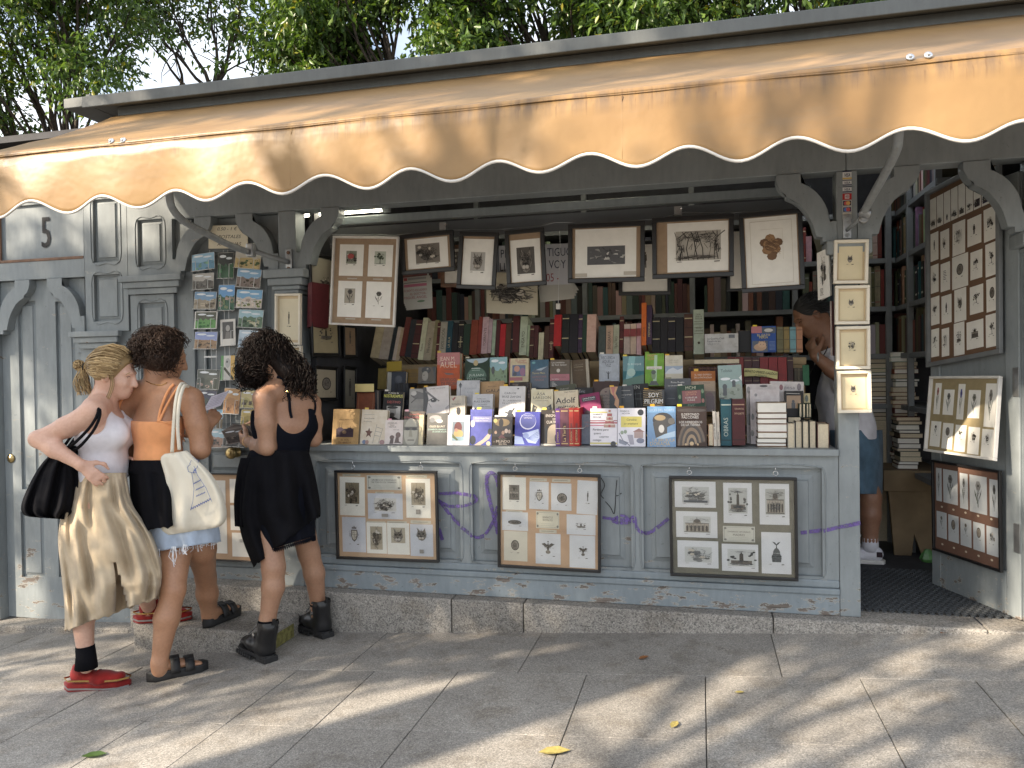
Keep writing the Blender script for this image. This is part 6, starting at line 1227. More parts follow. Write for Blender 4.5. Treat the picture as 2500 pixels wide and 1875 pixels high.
board('olive board of eight city views round a central card', (1633, 1161), (1945, 1165), (1640, 1404), PY(-.045), 'black_frame', 'olive_card', [
    (f3(512, 333, 870, 560), pic('scene', .2, .22, .82, .8, ['#3c3f42', '#55585a', '#7a7d7e'], '#b9bcbc', extra=lambda a: a.r(.22, .72, .8, .8, '#55585a')), WHT), (f3(935, 340, 1178, 688), pic('tower', .2, .14, .82, .74, ['#3c3f42', '#55585a'], '#b5b8b6', dens=1.8), WHT), (f3(1242, 343, 1490, 693), pic('building', .22, .14, .84, .74, ['#3c3f42', '#55585a'], '#aeb0ac', dens=2), WHT),
    (f3(520, 595, 880, 823), pic('building', .2, .2, .82, .8, ['#3c3f42', '#55585a'], '#c2c5c4'), WHT), (f3(928, 715, 1200, 850), card([('GRABADOS ORIGINALES', .4, .1), ('MADRID', .62, .14)]), PT('#bdbdb4')), (f3(528, 852, 885, 1088), pic('scene', .2, .24, .82, .78, ['#55585a', '#7a7d7e'], '#c4c7c6', dens=.8), WHT), (f3(915, 870, 1225, 1105), pic('tower', .18, .2, .9, .8, ['#3c3f42', '#2c2f32'], '#c4c7c6'), WHT), (f3(1253, 758, 1500, 1113), pic('dome', .26, .18, .76, .72, ['#3c4446', '#556064']), WHT)],
    .0135, .02, True, LG, (.165, .84))
f4 = lambda *b: fromframe(0, 300, 570, 1180, b)
board('kraft board of prints on the middle door below the postcards', (488, 1154), (628, 1156), (488, 1366), PY(.025), 'black_frame', PT('#b99a7c'), [((.16, .07, .45, .34), pic('crest', .3, .2, .7, .6), None), ((.53, .05, .97, .33), pic('crest', .35, .25, .65, .55), None), ((.53, .36, .97, .65), pic('oval', .35, .3, .6, .6), None), ((.55, .68, .98, .96), pic('lines', .3, .25, .6, .4, foot=False), None), ((.1, .4, .46, .93), pic('scene', .2, .1, .7, .5), None)], .008, .016, False, None)
# column of four small cream frames on the right post, and the half-hidden pair on the middle post
QG = 'small cream frames strung one below the other on the right post'
for i, (ya, yb, xa, xb, st, lb) in enumerate(((586, 694, 2035, 2119, 'beast', 'topmost small cream frame with a cat face print'), (697, 793, 2037, 2121, 'beast', 'second small cream frame from the top with a fox face print'), (796, 902, 2039, 2122, 'scene', 'third small cream frame from the top with a resting animal print'), (904, 1008, 2042, 2124, 'beast', 'lowest small cream frame with a horned owl print'))):
    k = board(lb, (xa, ya+2), (xb, ya), (xa, yb), PY(-.045), 'cream_frame', PT('#c9b594'), [((.08, .08, .93, .96), pic(st, .32, .26, .62, .5), PT('#d9ccaa'))], .014, .028, group=QG, name='framed_print', cat='framed print')
for i, (ya, yb, lb) in enumerate(((718, 842, 'white framed figure print on the middle post, upper of two'), (845, 930, 'white framed print on the middle post, lower of two'))):
    board(lb, (676+2*i, ya), (738+2*i, ya-1), (678+2*i, yb), PY(-.04), 'cream_frame', PT('#c9b594'), [((.06, .06, .94, .94), pic('figure' if i == 0 else 'lines', .4, .3, .6, .62), PT('#d9cfb4'))], .012, .025, name='framed_print', cat='framed print')
# boards hanging from the clip beside the right post
for i, (x, c) in enumerate(((1994, 'paper'), (2002, 'white_frame'))):
    o, u, v = P(x, 618+i*2, .06+.03*i), P(x+28-4*i, 605, -.02+.03*i), P(x+3, 733, .06+.03*i); k = MB().obox(o, u-o, v-o, (.004, .002, 0)).build('print_board', c, None, origin=o)
    tag(k, ['white print board hung edgewise from a clip left of the right post', 'second white board behind the edgewise print board'][i], 'print board')
    if i == 0: a = Art(); etch(a, .3, .1, .8, .75, 'scene', re); etch(a, .3, .78, .7, .95, 'lines', re); n_ = (v-o).cross(u-o); n_ = n_ if n_.dot(CAM-o) > 0 else -n_; a.put('picture', o, u-o, v-o, n_, k)
for i in range(3):
    x = 2026+i*5; o, u, v = P(x, 735, .03+.02*i), P(x+3, 735, .0+.02*i), P(x+2, 868, .03+.02*i)
    tag(MB().obox(o, u-o, v-o, (.003, .003, 0)).build('folder', PT(['#b9a9a4', '#5a1a24', '#2a1418'][i]), None, origin=o), ['pale thin folder hanging beside the cream frames', 'dark red thin folder hanging beside the cream frames', 'near-black thin folder hanging beside the cream frames'][i], 'folder')
# left partition: framed prints seen at an angle
def PXp(x, y): return PX(x, y, -2.06)
IG = 'framed prints on the dark partition at the left'
for lb, TL, TR, BL, st, pm, win in (('dark framed print of ruins, topmost on the left partition', (752, 612), (828, 632), (752, 735), 'scene', PT('#9a9484'), (.3, .45, .75, .7)), ('dark framed street view print, middle of the left partition', (756, 758), (826, 766), (757, 872), 'tower', PT('#a69a7c'), (.25, .3, .75, .65)), ('small dark framed portrait beside the street view print', (836, 790), (868, 794), (836, 874), 'figure', 'kraft', (.3, .1, .7, .6)), ('dark framed print of an ornate urn, low on the left partition', (766, 892), (822, 896), (767, 980), 'oval', PT('#a69c88'), (.25, .25, .75, .75)), ('dark framed pale portrait right of the ornate urn print', (837, 892), (868, 896), (837, 1005), 'figure', PT('#8a867c'), (.2, .2, .8, .7))):
    board(lb, TL, TR, BL, PXp, 'black_frame', 'black_frame', [((.05, .05, .95, .95), pic(st, *win), pm)], .012, .012, group=IG, name='framed_print', cat='framed print')
k = MB().obox(P(752, 692, .0), P(762, 688, .0)-P(752, 692, .0), P(750, 800, .0)-P(752, 692, .0), (.02, .16, 0)).build('book', 'cloth_cover', None, origin=P(752, 800, .0)); k.color = (*hx('#5a1c24'), 1); tag(k, 'dark red book leaning upright at the inner edge of the middle post', 'book')

# ================================================================== open door leaf at the right, with its boards
H0, H1 = Vector((1.375, .06, 0)), Vector((1.165, .625, 0)); dv = (H1-H0).normalized(); dn = Vector((-dv.y, dv.x, 0))*1.
if dn.dot(CAM-H0) < 0: dn = -dn
lf = MB(); wd = (H1-H0).length
def LP(s_, z, d=0): p = H0+dv*s_+dn*d; return Vector((p.x, p.y, z))
def lbox(m, s0, s1, z0, z1, d0, d1): return m.obox(LP(s0, z0, d0), dv*(s1-s0), dn*(d1-d0), (0, 0, z1-z0))
lbox(lf, 0, wd, .10, 2.10, -.045, -.012)
leaf = lf.build('open_door', 'paint_worn', K)
for s0, s1, z0, z1 in ((0, .085, .1, 2.1), (wd-.07, wd, .1, 2.1), (.0851, wd-.0701, .1, .30), (.0851, wd-.0701, 1.98, 2.1)): lbox(MB(), s0, s1, z0, z1, -.0118, .0).build('door_rail', 'paint_worn', leaf, bevel=.004)
for z in (1.10, .40, 1.85):
    lbox(MB(), -.002, .035, z, z+.13, .0005, .004).build('hinge', 'steel', leaf, bevel=.001)
def LD(off): 
    o_ = H0+dn*off
    def f(x, y):
        d = ray(x, y); t = (o_-CAM).dot(dn)/d.dot(dn); return CAM+d*t
    return f
ptl = LD(.02)
pr = []
rows3 = [(.02, .30, 9, [(0, .0)]*9)]
xs_ = [i/9 for i in range(10)]
for i in range(9):
    ff = pic(['scene', 'scene', 'figure', 'scene', 'building', 'tree', 'scene', 'scene', 'oval'][i], .15, .72, .85, .92, None, ['#d5d2c8', None, None, None, None, None, '#3a2430', '#2a2450', '#6a6c62'][i], False)
    pr.append(((xs_[i]+.006, .03, xs_[i+1]-.006, .21), ff, None))
grid = [[(0, .14), (.16, .31), (.35, .55), (.57, .78), (.80, .99)], [(0, .14), (.16, .32), (.34, .59), (.61, .79), (.82, 1)], [(.0, .15), (.17, .34), (.37, .56), (.6, .8), (.83, 1)], [(0, .14), (.17, .30), (.36, .53), (.55, .8), (.82, 1)]]
sts = [['figure', 'scene', 'wood', 'figure', 'scene'], ['scene', 'lines', 'oval', 'tree', 'tree'], ['scene', 'figure', 'beast', 'tree', 'oval'], ['tree', 'wood', 'tower', 'building', 'tree']]
for r_ in range(4):
    for c_, (a0, a1) in enumerate(grid[r_]):
        y0 = .235+.19*r_; pr.append(((a0+.01, y0+.012*(c_ % 2), a1-.005, y0+.165+.01*(c_ % 3)), pic(sts[r_][c_], .28, .25, .72, .62), None, re.uniform(-.8, .8)))
pk = board('tall grey framed board crowded with small prints on the open door', (2265, 470), (2447, 372), (2268, 897), ptl, 'shelf_metal', PT('#6e5440'), pr, .022, .02, ortho=False)
ptl2 = lambda x, y: LD(.03+.09*max(0, (y-920)/200))(x, y)
fl = lambda c: pic('flower', .2, .12, .8, .85, head=c, foot=False)
rw = [((.05, .06, .15, .5), fl('#a34a40')), ((.2, .15, .36, .5), fl('#6a6860')), ((.42, .07, .52, .55), fl('#4a4a9a')), ((.58, .15, .75, .52), fl('#7a7a6a')), ((.82, .06, .97, .62), fl('#8a8278'))]+[((.03+.195*i, .6+.012*i, .03+.195*i+.16, .95+.012*i), pic(['flower', 'oval', 'tree', 'scene', 'scene'][i], .3, .15, .7, .5, dens=.7)) for i in range(5)]
board('white framed khaki board of tulip prints leaning out from the open door', (2277, 920), (2449, 919), (2262, 1102), ptl2, 'white_frame', 'khaki_card', [(b, a, None) for b, a in rw], .012, .02, ortho=False)
rw = [((.03, .06, .12, .44), fl('#8a8a88')), ((.15, .06, .38, .44), fl('#6a6a68')), ((.42, .07, .54, .46), fl('#7a7a78')), ((.57, .07, .82, .47), fl('#8a8a88')), ((.86, .08, .99, .47), fl('#5a5a58'))]+[((.03+.195*i, .56+.005*i, .03+.195*i+.165, .86+.005*i), pic(['flower', 'oval', 'flower', 'oval', 'scene'][i], .3, .15, .7, .55, dens=.6)) for i in range(5)]
cp = Art()
for i in range(5): cp.e(.12+.19*i, .5, .018, .012, '#c9b9a0', 8); cp.e(.12+.19*i, .93, .018, .012, '#c9b9a0', 8)
board('black framed brown board of grey flower prints, lowest on the open door', (2279, 1122), (2447, 1149), (2282, 1342), LD(.02), 'black_frame', PT('#6a4f42'), [(b, a, PT('#b4b8ba')) for b, a in rw], .012, .016, ortho=False, deco=cp)

# card stickers on the right post
fz = [(418, 439), (440, 454), (456, 471), (473, 488), (489, 504), (505, 519), (520, 535)]
nmS = ['white and yellow VISA card sticker at the top of the post', 'white VISA sticker with a blue stripe, second down', 'white VISA sticker with a blue stripe, third down', 'red card sticker, fourth down on the post', 'dark card sticker with red and yellow discs', 'card sticker with blue and red discs', 'plain white card sticker at the bottom of the strip']
for i, (ya, yb) in enumerate(fz):
    o, ux, uy = rect3((2057, ya), (2079, ya-1), (2057, yb), PY(-.0065)); a = Art()
    k = MB().obox(o, ux, uy, (0, -.0006, 0)).build('card_sticker', PT(['#cfcfcf', '#cfcfcf', '#cfcfcf', '#b02a2c', '#c9c4bc', '#c9c4bc', '#cfc9bc'][i]), None, origin=o); tag(k, nmS[i], 'sticker', 'card stickers on the right post')
    if i < 3: a.r(0, 0, 1, .12, '#1a1f4a'); a.r(0, .76, 1, .96, ['#d9b43a', '#1a1f4a', '#1a1f4a'][i]); a.t('VISA', .5, .68, .4, '#1a1f4a', .75, .6, 0, .25, .03)
    elif i == 3: a.r(.25, .15, .75, .85, '#d9c9c9'); a.t('4B', .5, .7, .45, '#8a1a2c', .5, .6)
    elif i == 4: a.r(.05, .1, .95, .9, '#1d1a3a'); a.e(.38, .5, .24, .33, '#c9302a', 16); a.e(.62, .5, .24, .33, '#e0a53a', 16)
    elif i == 5: a.r(.05, .1, .95, .9, '#1d2a5a'); a.e(.38, .5, .24, .33, '#2a6ac9', 16); a.e(.62, .5, .24, .33, '#c9302a', 16)
    else: a.r(.35, .3, .5, .7, '#4a4640'); a.r(.58, .3, .62, .5, '#4a4640')
    a.put('emblem', o+Vector((0, -.0006, 0)), ux, uy, (0, -1, 0), k)

# price notice above the postcards
o, ux, uy = rect3((509, 551), (605, 549), (509, 607), PY(.015)); k = MB().obox(o, ux, uy, (0, .003, 0)).build('notice', PT('#d6cfb8'), None, origin=o); tag(k, 'cream handwritten price notice above the postcards', 'notice')
a = Art()
for tx, y, x in (('0,50 - 1 €', .22, .22), ('POSTALES', .56, .26), ('ANTIGUAS', .88, .22)): a.t(tx, x, y, .14, '#26241f', .6, .62, -1, .25)
a.put('lettering', o, ux, uy, (0, -1, 0), k)

# ================================================================== postcards in a wire rack
rk = thing('postcard_rack', 'white wire rack of postcard pockets on the middle door', 'postcard rack', P(590, 1085, .0))
PGr = 'postcards in the wire rack'
rc = random.Random(5)
cards = [ # label, x0,y0,x1,y1, roll, (sky, mid, near, bld)
 ('postcard of a turquoise bay, top left of the rack', 468, 618, 524, 660, -7, ('#7fb4d4', '#4f94b8', '#5f9a7a', None)), ('dark postcard of glossy green leaves, top of the middle column', 532, 616, 571, 680, -2, ('#1a2018', '#1f5a30', '#2f8a4a', None)), ('postcard of a yellow apartment building, top right of the rack', 574, 610, 637, 656, 4, ('#c9c4b4', '#c9b070', '#4f6a3a', ['#d0bc7c', '#c4ae6c'])),
 ('grey old postcard of a rocky harbour, second in the left column', 470, 667, 522, 707, -4, ('#b9b4ac', '#6f6a64', '#4a4540', ['#8a857e', '#5a554e'])), ('postcard of a rocky hill and a dark slope, second in the right column', 578, 656, 637, 702, 3, ('#7fb0d4', '#8a7a70', '#4a4028', None)), ('postcard of a blue cove between pines, second in the middle column', 533, 695, 573, 758, -1, ('#3f94d4', '#2f6a4a', '#7a8a5a', ['#c9a090'])),
 ('three-view postcard with a street musician, third in the left column', 474, 712, 528, 755, 0, ('#6f9cc4', '#a89a84', '#7a6a54', ['#c9b89c', '#8a7a64'])), ('postcard of a white town with a palm, third in the right column', 577, 707, 640, 752, 1, ('#6fb0dc', '#d9c9b9', '#8a9a4a', ['#e0dcd4', '#d4c4b8'])), ('white bordered postcard of a green fountain garden', 475, 760, 530, 803, -1, ('#5a5a4a', '#5fa04a', '#3f8a3a', None)), ('postcard of a broad green tree on a plain', 582, 756, 642, 800, 2, ('#9cc4d0', '#5a7a5a', '#2f4f34', ['#c9c49c'])),
 ('postcard of a plaza with an arch under a violet sky', 475, 810, 530, 852, 0, ('#8a9cd4', '#a8845c', '#5a4a38', ['#b08a5c'])), ('black and white portrait postcard with a wide white border', 538, 779, 575, 844, -4, None), ('pale blue postcard beside the long-haired reader', 582, 806, 640, 850, 2, ('#b9cfe0', '#a8c0d4', '#9ab4c9', None)),
 ('cartoon-edged card with green and yellow bands', 539, 868, 573, 928, -2, 'toon'), ('postcard of a clipped garden and pink path', 481, 902, 536, 950, 1, ('#4a5044', '#3a4434', '#c0a090', None)), ('postcard of an old town of tiled roofs', 584, 905, 635, 946, 0, ('#8f8fb0', '#b08a7c', '#b9b4bc', ['#b05a44', '#d9d2cc'])), ('dark blue night view postcard behind the held card', 482, 953, 528, 996, 1, ('#23264a', '#2a3a34', '#3a5a3a', None)),
 ('sepia painting postcard of a seated figure', 546, 948, 586, 1010, 3, ('#c4924c', '#b07a3c', '#8a5a2c', None)), ('postcard of a yellow house front with four windows', 588, 953, 634, 996, 1, ('#b9ac74', '#a8a060', '#8a8a4c', ['#4a3c34'])), ('postcard of a yellow star-shaped plant', 588, 1000, 632, 1040, 1, ('#c4ac54', '#b09a44', '#7a7a34', None)), ('postcard of a tall stone monument', 528, 1000, 544, 1046, 0, ('#6fb0d4', '#7a6a4a', '#6a5a3a', None)), ('postcard of a palace facade, low in the rack', 506, 1048, 560, 1092, -1, ('#9cc4d4', '#b08a74', '#4a4a44', ['#a87a64', '#8a6a5a'])), ('postcard of grey roofs at the foot of the rack', 545, 1052, 600, 1090, 3, ('#5a5a60', '#4a4a4c', '#3a4a34', ['#8a8a8c']))]
for lb, x0, y0, x1, y1, rl, st in cards:
    yy = .0 if (x1-x0) > (y1-y0) else .008
    o, ux, uy = rect3((x0, y0), (x1, y0), (x0, y1), PY(yy)); q = Matrix.Rotation(R_(rl), 3, 'Y'); c = o+ux/2+uy/2; ux, uy = q @ ux, q @ uy; uy = uy+Vector((0, -.012, 0)); o = c-ux/2-uy/2
    k = MB().obox(o, ux, uy, (0, .0008, 0)).build('postcard', PT('#d8d6d0'), None, origin=c); tag(k, lb, 'postcard', PGr); a = Art()
    if st is None: a.r(.14, .1, .86, .74, '#4a4846'); a.e(.5, .34, .14, .12, '#a8a49e'); a.poly([(.3, .74), (.38, .48), (.62, .48), (.7, .74)], '#77736e')
    elif st == 'toon': a.r(0, 0, .2, 1, '#4f9a44'); a.r(.7, 0, 1, 1, '#e0ae24'); a.e(.5, .3, .18, .2, '#b9b8b4'); a.l([(.25, .5), (.6, .75), (.9, .95)], .12, '#4a4a34'); a.e(.45, .25, .06, .05, '#333')
    else:
        b_ = .05 if 'border' in lb else .012
        land(a, rc, st[0], st[1], st[2], st[3], b_, b_, 1-b_, 1-b_)
    a.put('picture', o, ux, uy, (0, -1, 0), k, 'gloss_print')
    m = MB(); w3 = ux.length; f_ = Vector((0, -.012, 0))
    for u in (.22, .78):
        p = o+ux*u+uy; sgn = -1 if u < .5 else 1
        m.tube([p+f_-uy*.55+ux*.16*sgn, p+f_-uy*.55, p+f_-uy*.05, p+Vector((0, .02, -.003))], .0016, 5)
    m.tube([o+uy+f_*.8, o+uy+ux+f_*.8], .0016, 5)
    m.build('pocket', 'white_wire', rk)
m = MB()
for x in (512, 545, 556, 590, 608): m.tube([P(x, 610, .025), P(x+8, 1092, .02)], .0017, 5)
m.build('upright_wire', 'white_wire', rk)
m = MB(); m.tube([P(500, 856, .0), P(500, 905, .0)], .002, 5); m.tube([P(528, 856, .0), P(528, 905, .0)], .002, 5); m.box(P(499, 870, 0).x, P(530, 870, 0).x, -.003, .0, P(515, 873, 0).z, P(515, 869, 0).z); m.build('pocket', 'white_wire', rk)

# ================================================================== shelves of books inside
ZS = [.60, 1.0, 1.33, 1.64, 1.955, 2.26]
def case(label, x0, x1, y0, y1, ups, along='x'):
    t = thing('bookcase', label, 'bookcase', ((x0+x1)/2, (y0+y1)/2, .09))
    for z in ZS: MB().box(x0, x1, y0, y1, z-.032, z).build('shelf', 'shelf_metal', t, bevel=.002)
    for u in ups:
        if along == 'x': MB().box(u-.018, u+.018, y0-.004, y0+.03, .09, 2.6).build('upright', 'shelf_metal', t, bevel=.002)
        else: MB().box(x0-.004, x0+.03, u-.018, u+.018, .09, 2.6).build('upright', 'shelf_metal', t, bevel=.002)
    return t
case('dark metal bookcase along the back wall', -2.05, 1.24, 1.68, 2.0, (-1.6, -.8, -.05, .62, 1.2))
case('dark metal bookcase along the right-hand side wall', 1.25, 1.55, .80, 2.0, (.83, 1.42, 1.97), 'y')
rb = random.Random(77)
pal = [('dark green', '#26382c'), ('olive', '#4d4a34'), ('maroon', '#4a1c1c'), ('dark red', '#6a2018'), ('black', '#1a1a1c'), ('navy', '#1c2434'), ('tan', '#8a7658'), ('cream', '#a39a84'), ('brown', '#4d3626'), ('grey', '#6a6a68'), ('ivory', '#b5ae9c'), ('teal', '#24484a'), ('rust', '#7a4020')]
lst = []
for z, zn in ((1.33, 'third'), (1.64, 'second'), (1.955, 'upper')):
    u = -.02
    while u < 1.19:
        w = rb.uniform(.018, .045); h = rb.uniform(.17, .27); c = rb.choice(pal); sl = 0
        if rb.random() < .06: u += .05; sl = -14
        if u+w > 1.19: break
        if not (abs(u-.62) < .05): lst.append(('x', u, z, w, h, c, sl, f'{c[0]} book on the {zn} shelf of the back bookcase'))
        u += w+.002
for z, zn in ((1.33, 'third'), (1.64, 'second'), (1.955, 'upper'), (2.26, 'top')):
    u = 1.93
    while u > .9:
        w = rb.uniform(.018, .05); h = rb.uniform(.18, .275); c = rb.choice(pal)
        if not (abs(u-w/2-1.42) < .05): lst.append(('y', u, z, w, h, c, 0, f'{c[0]} book on the {zn} shelf of the side bookcase'))
        u -= w+.002
deep = [i for i in lst if (i[0] == 'x' and (i[1] < .5 or i[2] < 1.5)) or (i[0] == 'y' and (i[2] < 1.5 or i[2] > 2.2))]
lst = [i for i in lst if i not in deep]
ls_ = dedupe([i[-1] for i in lst])
for (ax, u, z, w, h, c, sl, _), lb in zip(lst, ls_):
    col = tuple(v*rb.uniform(.7, 1.3) for v in hx(c[1]))
    if ax == 'x': spinebook(lb, (u, 1.70+rb.uniform(0, .03), z+.001), w, h, .16, col, bands=rb.choice((0, 0, 2, 3)), slant=sl, tc=rb.choice(['#c9b98a', '#9a9a94', '#8a2a24']), group='books on the back bookcase')
    else:
        x = 1.265+rb.uniform(0, .02); k = booklike(lb, (x+.17, u, z+h), (-.17, 0, 0), (0, 0, -h), (0, 1, 0), w, col, None, 'books on the side bookcase', spine=False)
        s_ = MB().obox((x, u, z+h), (0, -w, 0), (0, 0, -h), (-.002, 0, 0)).build('spine', 'cloth_cover', k); s_.color = k.color
        if rb.random() < .5:
            a = Art()
            for v in (.15, .8): a.r(.1, v, .9, v+.05, rb.choice(['#c9b98a', '#9a9a94', '#d8d4c8']))
            a.put('spine_print', (x-.002, u, z+h), (0, -w, 0), (0, 0, -h), (-1, 0, 0), s_)
m = MB(); m.cc = (0, 0, 0)
for z in ZS[1:5]:
    u = -2.0
    while u < -.06:
        w = rb.uniform(.018, .045); h = rb.uniform(.17, .27); m.cc = tuple(v*rb.uniform(.6, 1.1) for v in hx(rb.choice(pal)[1])); m.box(u, u+w, 1.70, 1.9, z+.001, z+h); u += w+.002
for ax, u, z, w, h, c, sl, _ in deep:
    m.cc = tuple(v*rb.uniform(.7, 1.2) for v in hx(c[1]))
    if ax == 'x': m.box(u, u+w, 1.71, 1.87, z+.001, z+h)
    else: m.box(1.268, 1.43, u-w, u, z+.001, z+h)
tag(m.build('shelved_books', 'print'), 'mass of old books filling the dark back shelves behind the display', 'books', kind='stuff')

# wooden bench with stacks of books in the doorway
z0 = .0915; pb = PZ(2222, 1357, z0); by = pb.y; bx0, bx1 = P(2170, 1300, by).x, P(2290, 1300, by).x; zt = P(2215, 1200, by).z; zt2 = P(2215, 1148, by).z
BN = thing('wooden_bench', 'plain brown wooden bench with a notched end panel inside the doorway', 'bench', ((bx0+bx1)/2, by, z0))
w = bx1-bx0; MB().prism([(bx0, zt), (bx0+.03, z0), (bx0+.03+w*.36, z0), (bx0+w*.52, z0+.13), (bx0+w*.68, z0), (bx1-.0, z0), (bx1, zt)], by, by+.03).build('end_panel', 'cardboard', BN, bevel=.003)
MB().box(bx0-.03, bx1+.05, by-.015, by+.55, zt+.001, zt2).build('seat', 'cardboard', BN, bevel=.004)
MB().box(bx0+.02, bx1-.02, by+.5, by+.53, z0, zt).build('end_panel', 'cardboard', BN, bevel=.003)
low = MB(); STK = [('left', 2098, 2182, 1128, 875, .40), ('middle', 2182, 2238, 1133, 868, .30), ('front', 2192, 2246, 1148, 1020, .05)]
for nm, xa, xb, yb_, yt_, dy in STK:
    Y = by+dy; x0, x1 = P(xa, 1000, Y).x, P(xb, 1000, Y).x; z = zt2+.001; ztop = P(xa, yt_, Y).z; i = 0; hs = []
    if nm == 'left': z = z0+.002
    if nm == 'front': x0 += .0
    while z < ztop:
        h = rb.uniform(.016, .034); hs.append((z, h)); z += h+.001
    for i, (z, h) in enumerate(hs):
        d0 = rb.uniform(-.012, .012); c = rb.choice(pal); k = len(hs)-i
        if nm == 'left' and k > 16: low.box(x0+d0, x1+d0, Y, Y+.15, z, z+h); continue
        lb = (f'{WD[k-1] if k <= 12 else str(k)+"th"} book from the top of the {nm} stack in the doorway')
        booklike(lb, (x0+d0, Y, z+h), (x1-x0+rb.uniform(-.012, .012), 0, 0), (0, .15, 0), (0, 0, 1), h, tuple(v*rb.uniform(.8, 1.3) for v in hx(c[1])), None, 'books stacked in the doorway', spine=(rb.random() < .25), pages=rb.choice(('pages', 'paper', 'pages')))
tag(low.build('lower_stack', 'pages'), 'lower part of the left book stack behind the post', 'books', kind='stuff')
# perforated rubber mat on the floor
cx0, cy0, cx1, cy1 = .72, .10, 1.40, .95
me = bpy.data.meshes.new('floor_mat'); m = MB(); st_ = .034
nxm, nym = int((cx1-cx0)/st_), int((cy1-cy0)/st_*1.15)
for j in range(nym):
    for i in range(nxm):
        x = cx0+i*st_+(st_/2 if j % 2 else 0); y = cy0+j*st_*.87
        a_ = [(x+st_*.5*math.cos(t*math.pi/3+.5236), y+st_*.578*math.sin(t*math.pi/3+.5236)) for t in range(6)]; b_ = [(x+st_*.33*math.cos(t*math.pi/3+.5236), y+st_*.33*math.sin(t*math.pi/3+.5236)) for t in range(6)]
        vs = [(p, q, .105) for p, q in a_]+[(p, q, .105) for p, q in b_]+[(p, q, .094) for p, q in b_]
        m.add(vs, [(k, (k+1) % 6, (k+1) % 6+6, k+6) for k in range(6)]+[(k+6, (k+1) % 6+6, (k+1) % 6+12, k+12) for k in range(6)])
tag(m.build('floor_mat', PT('#4a4d50')), 'dark perforated rubber mat inside the open doorway', 'mat')
p = PZ(2265, 1372, .095); tag(MB().loft([[(p.x+.03*math.cos(t)*r, p.y+.02*math.sin(t)*r, .095+h) for t in [k*.785 for k in range(8)]] for r, h in ((1.0, 0), (1.5, .02), (1.1, .05), (.5, .075), (.2, .06))]).build('green_bag', 'green_plastic'), 'crumpled bright green plastic bag beside the bench', 'bag')

# fallen leaves
for x, y, mt, s_, lb, r_ in ((1354, 1840, 'yellow_leaf', .055, 'large yellow fallen leaf on the pavement at the bottom centre', .3), (1647, 1773, 'yellow_leaf', .03, 'small yellow fallen leaf right of the long shadow', 1.2), (1572, 1609, 'dry_leaf', .03, 'curled brown leaf near the plinth', .8), (230, 1848, 'leaf', .045, 'green fallen leaf at the lower left', .4), (1806, 1694, 'yellow_leaf', .02, 'thin straw-coloured leaf right of centre', .2), (2305, 1548, 'dry_leaf', .022, 'brown leaf on the edge of the plinth by the door', .5)):
    p = G(x, y); c_, n_ = math.cos(r_), math.sin(r_)
    pts = [(-1, 0, .02), (-.4, .42, .10), (.3, .45, .12), (1, .05, .04), (.3, -.4, .10), (-.4, -.38, .06)]
    V = [(p.x+(u*c_-v*n_)*s_, p.y+(u*n_+v*c_)*s_, p.z+.006+w_*s_*1.2) for u, v, w_ in pts]+[(p.x, p.y, p.z+.005)]
    tag(MB().add(V, [(6, i, (i+1) % 6) for i in range(6)]).build('fallen_leaf', mt), lb, 'leaf', 'fallen leaves on the pavement')
# ================================================================== people
def skin(name, a, b):
    m, N, L, bs = newmat(name); v = pos(N)
    c = ramp(N, L, noise_(N, L, v, 9, 4), (.3, a), (.7, b)); c = mixc(N, L, .25, c, ramp(N, L, noise_(N, L, v, 90, 3), (.3, g3(.35)), (.7, g3(.65))), 'OVERLAY')
    L.new(c, bs.inputs['Base Color']); bs.inputs['Roughness'].default_value = .45; bs.inputs['Subsurface Weight'].default_value = .12
    bs.inputs['Subsurface Radius'].default_value = (.012, .005, .003); bs.inputs['Subsurface Scale'].default_value = 1.
    bump(N, L, noise_(N, L, v, 260, 3), bs, .12, .002)
def cloth(name, col, rough=.85, weave=500, var=.12):
    m, N, L, b = newmat(name); v = pos(N)
    c = ramp(N, L, noise_(N, L, v, 12, 4), (.3, tuple(x*(1-var) for x in col)), (.7, tuple(x*(1+var) for x in col)))
    L.new(c, b.inputs['Base Color']); b.inputs['Roughness'].default_value = rough; b.inputs['Specular IOR Level'].default_value = .08
    if sum(col) > .2: b.inputs['Sheen Weight'].default_value = .15
    wr = noise_(N, L, v, 14, 6, .62, (1, 1, .45)); ad = N.new('ShaderNodeMath'); ad.operation = 'MULTIPLY_ADD'; ad.inputs[1].default_value = 6.; L.new(wr, ad.inputs[0]); L.new(noise_(N, L, v, weave, 2), ad.inputs[2])
    bump(N, L, ad.outputs[0], b, .3, .0028)
def hairm(name, a, b, rough=.42):
    m, N, L, bs = newmat(name); r = N.new('ShaderNodeNewGeometry').outputs['Random Per Island']
    L.new(ramp(N, L, r, (0, a), (1, b)), bs.inputs['Base Color']); bs.inputs['Roughness'].default_value = rough; bs.inputs['Specular IOR Level'].default_value = .25
skin('skin_fair', (.56, .33, .24), (.64, .40, .30)); skin('skin_tan', (.36, .185, .105), (.43, .23, .135)); skin('skin_olive', (.34, .185, .115), (.41, .235, .15)); skin('skin_man', (.26, .13, .08), (.33, .175, .11))
cloth('white_rib', (.72, .70, .74)); cloth('beige_cloth', (.46, .375, .265), 1.); cloth('orange_knit', (.80, .36, .16)); cloth('black_cloth', (.008, .008, .010), .92); cloth('black_dress', (.007, .008, .013), .85)
cloth('denim_light', (.42, .50, .62), .9, 700, .15); cloth('canvas_tote', (.70, .65, .54), .85, 350, .05); cloth('tee_white', (.72, .71, .76)); cloth('denim_blue', (.10, .17, .24), .9, 600, .25); cloth('red_mesh', (.23, .018, .016), .6, 160, .45)
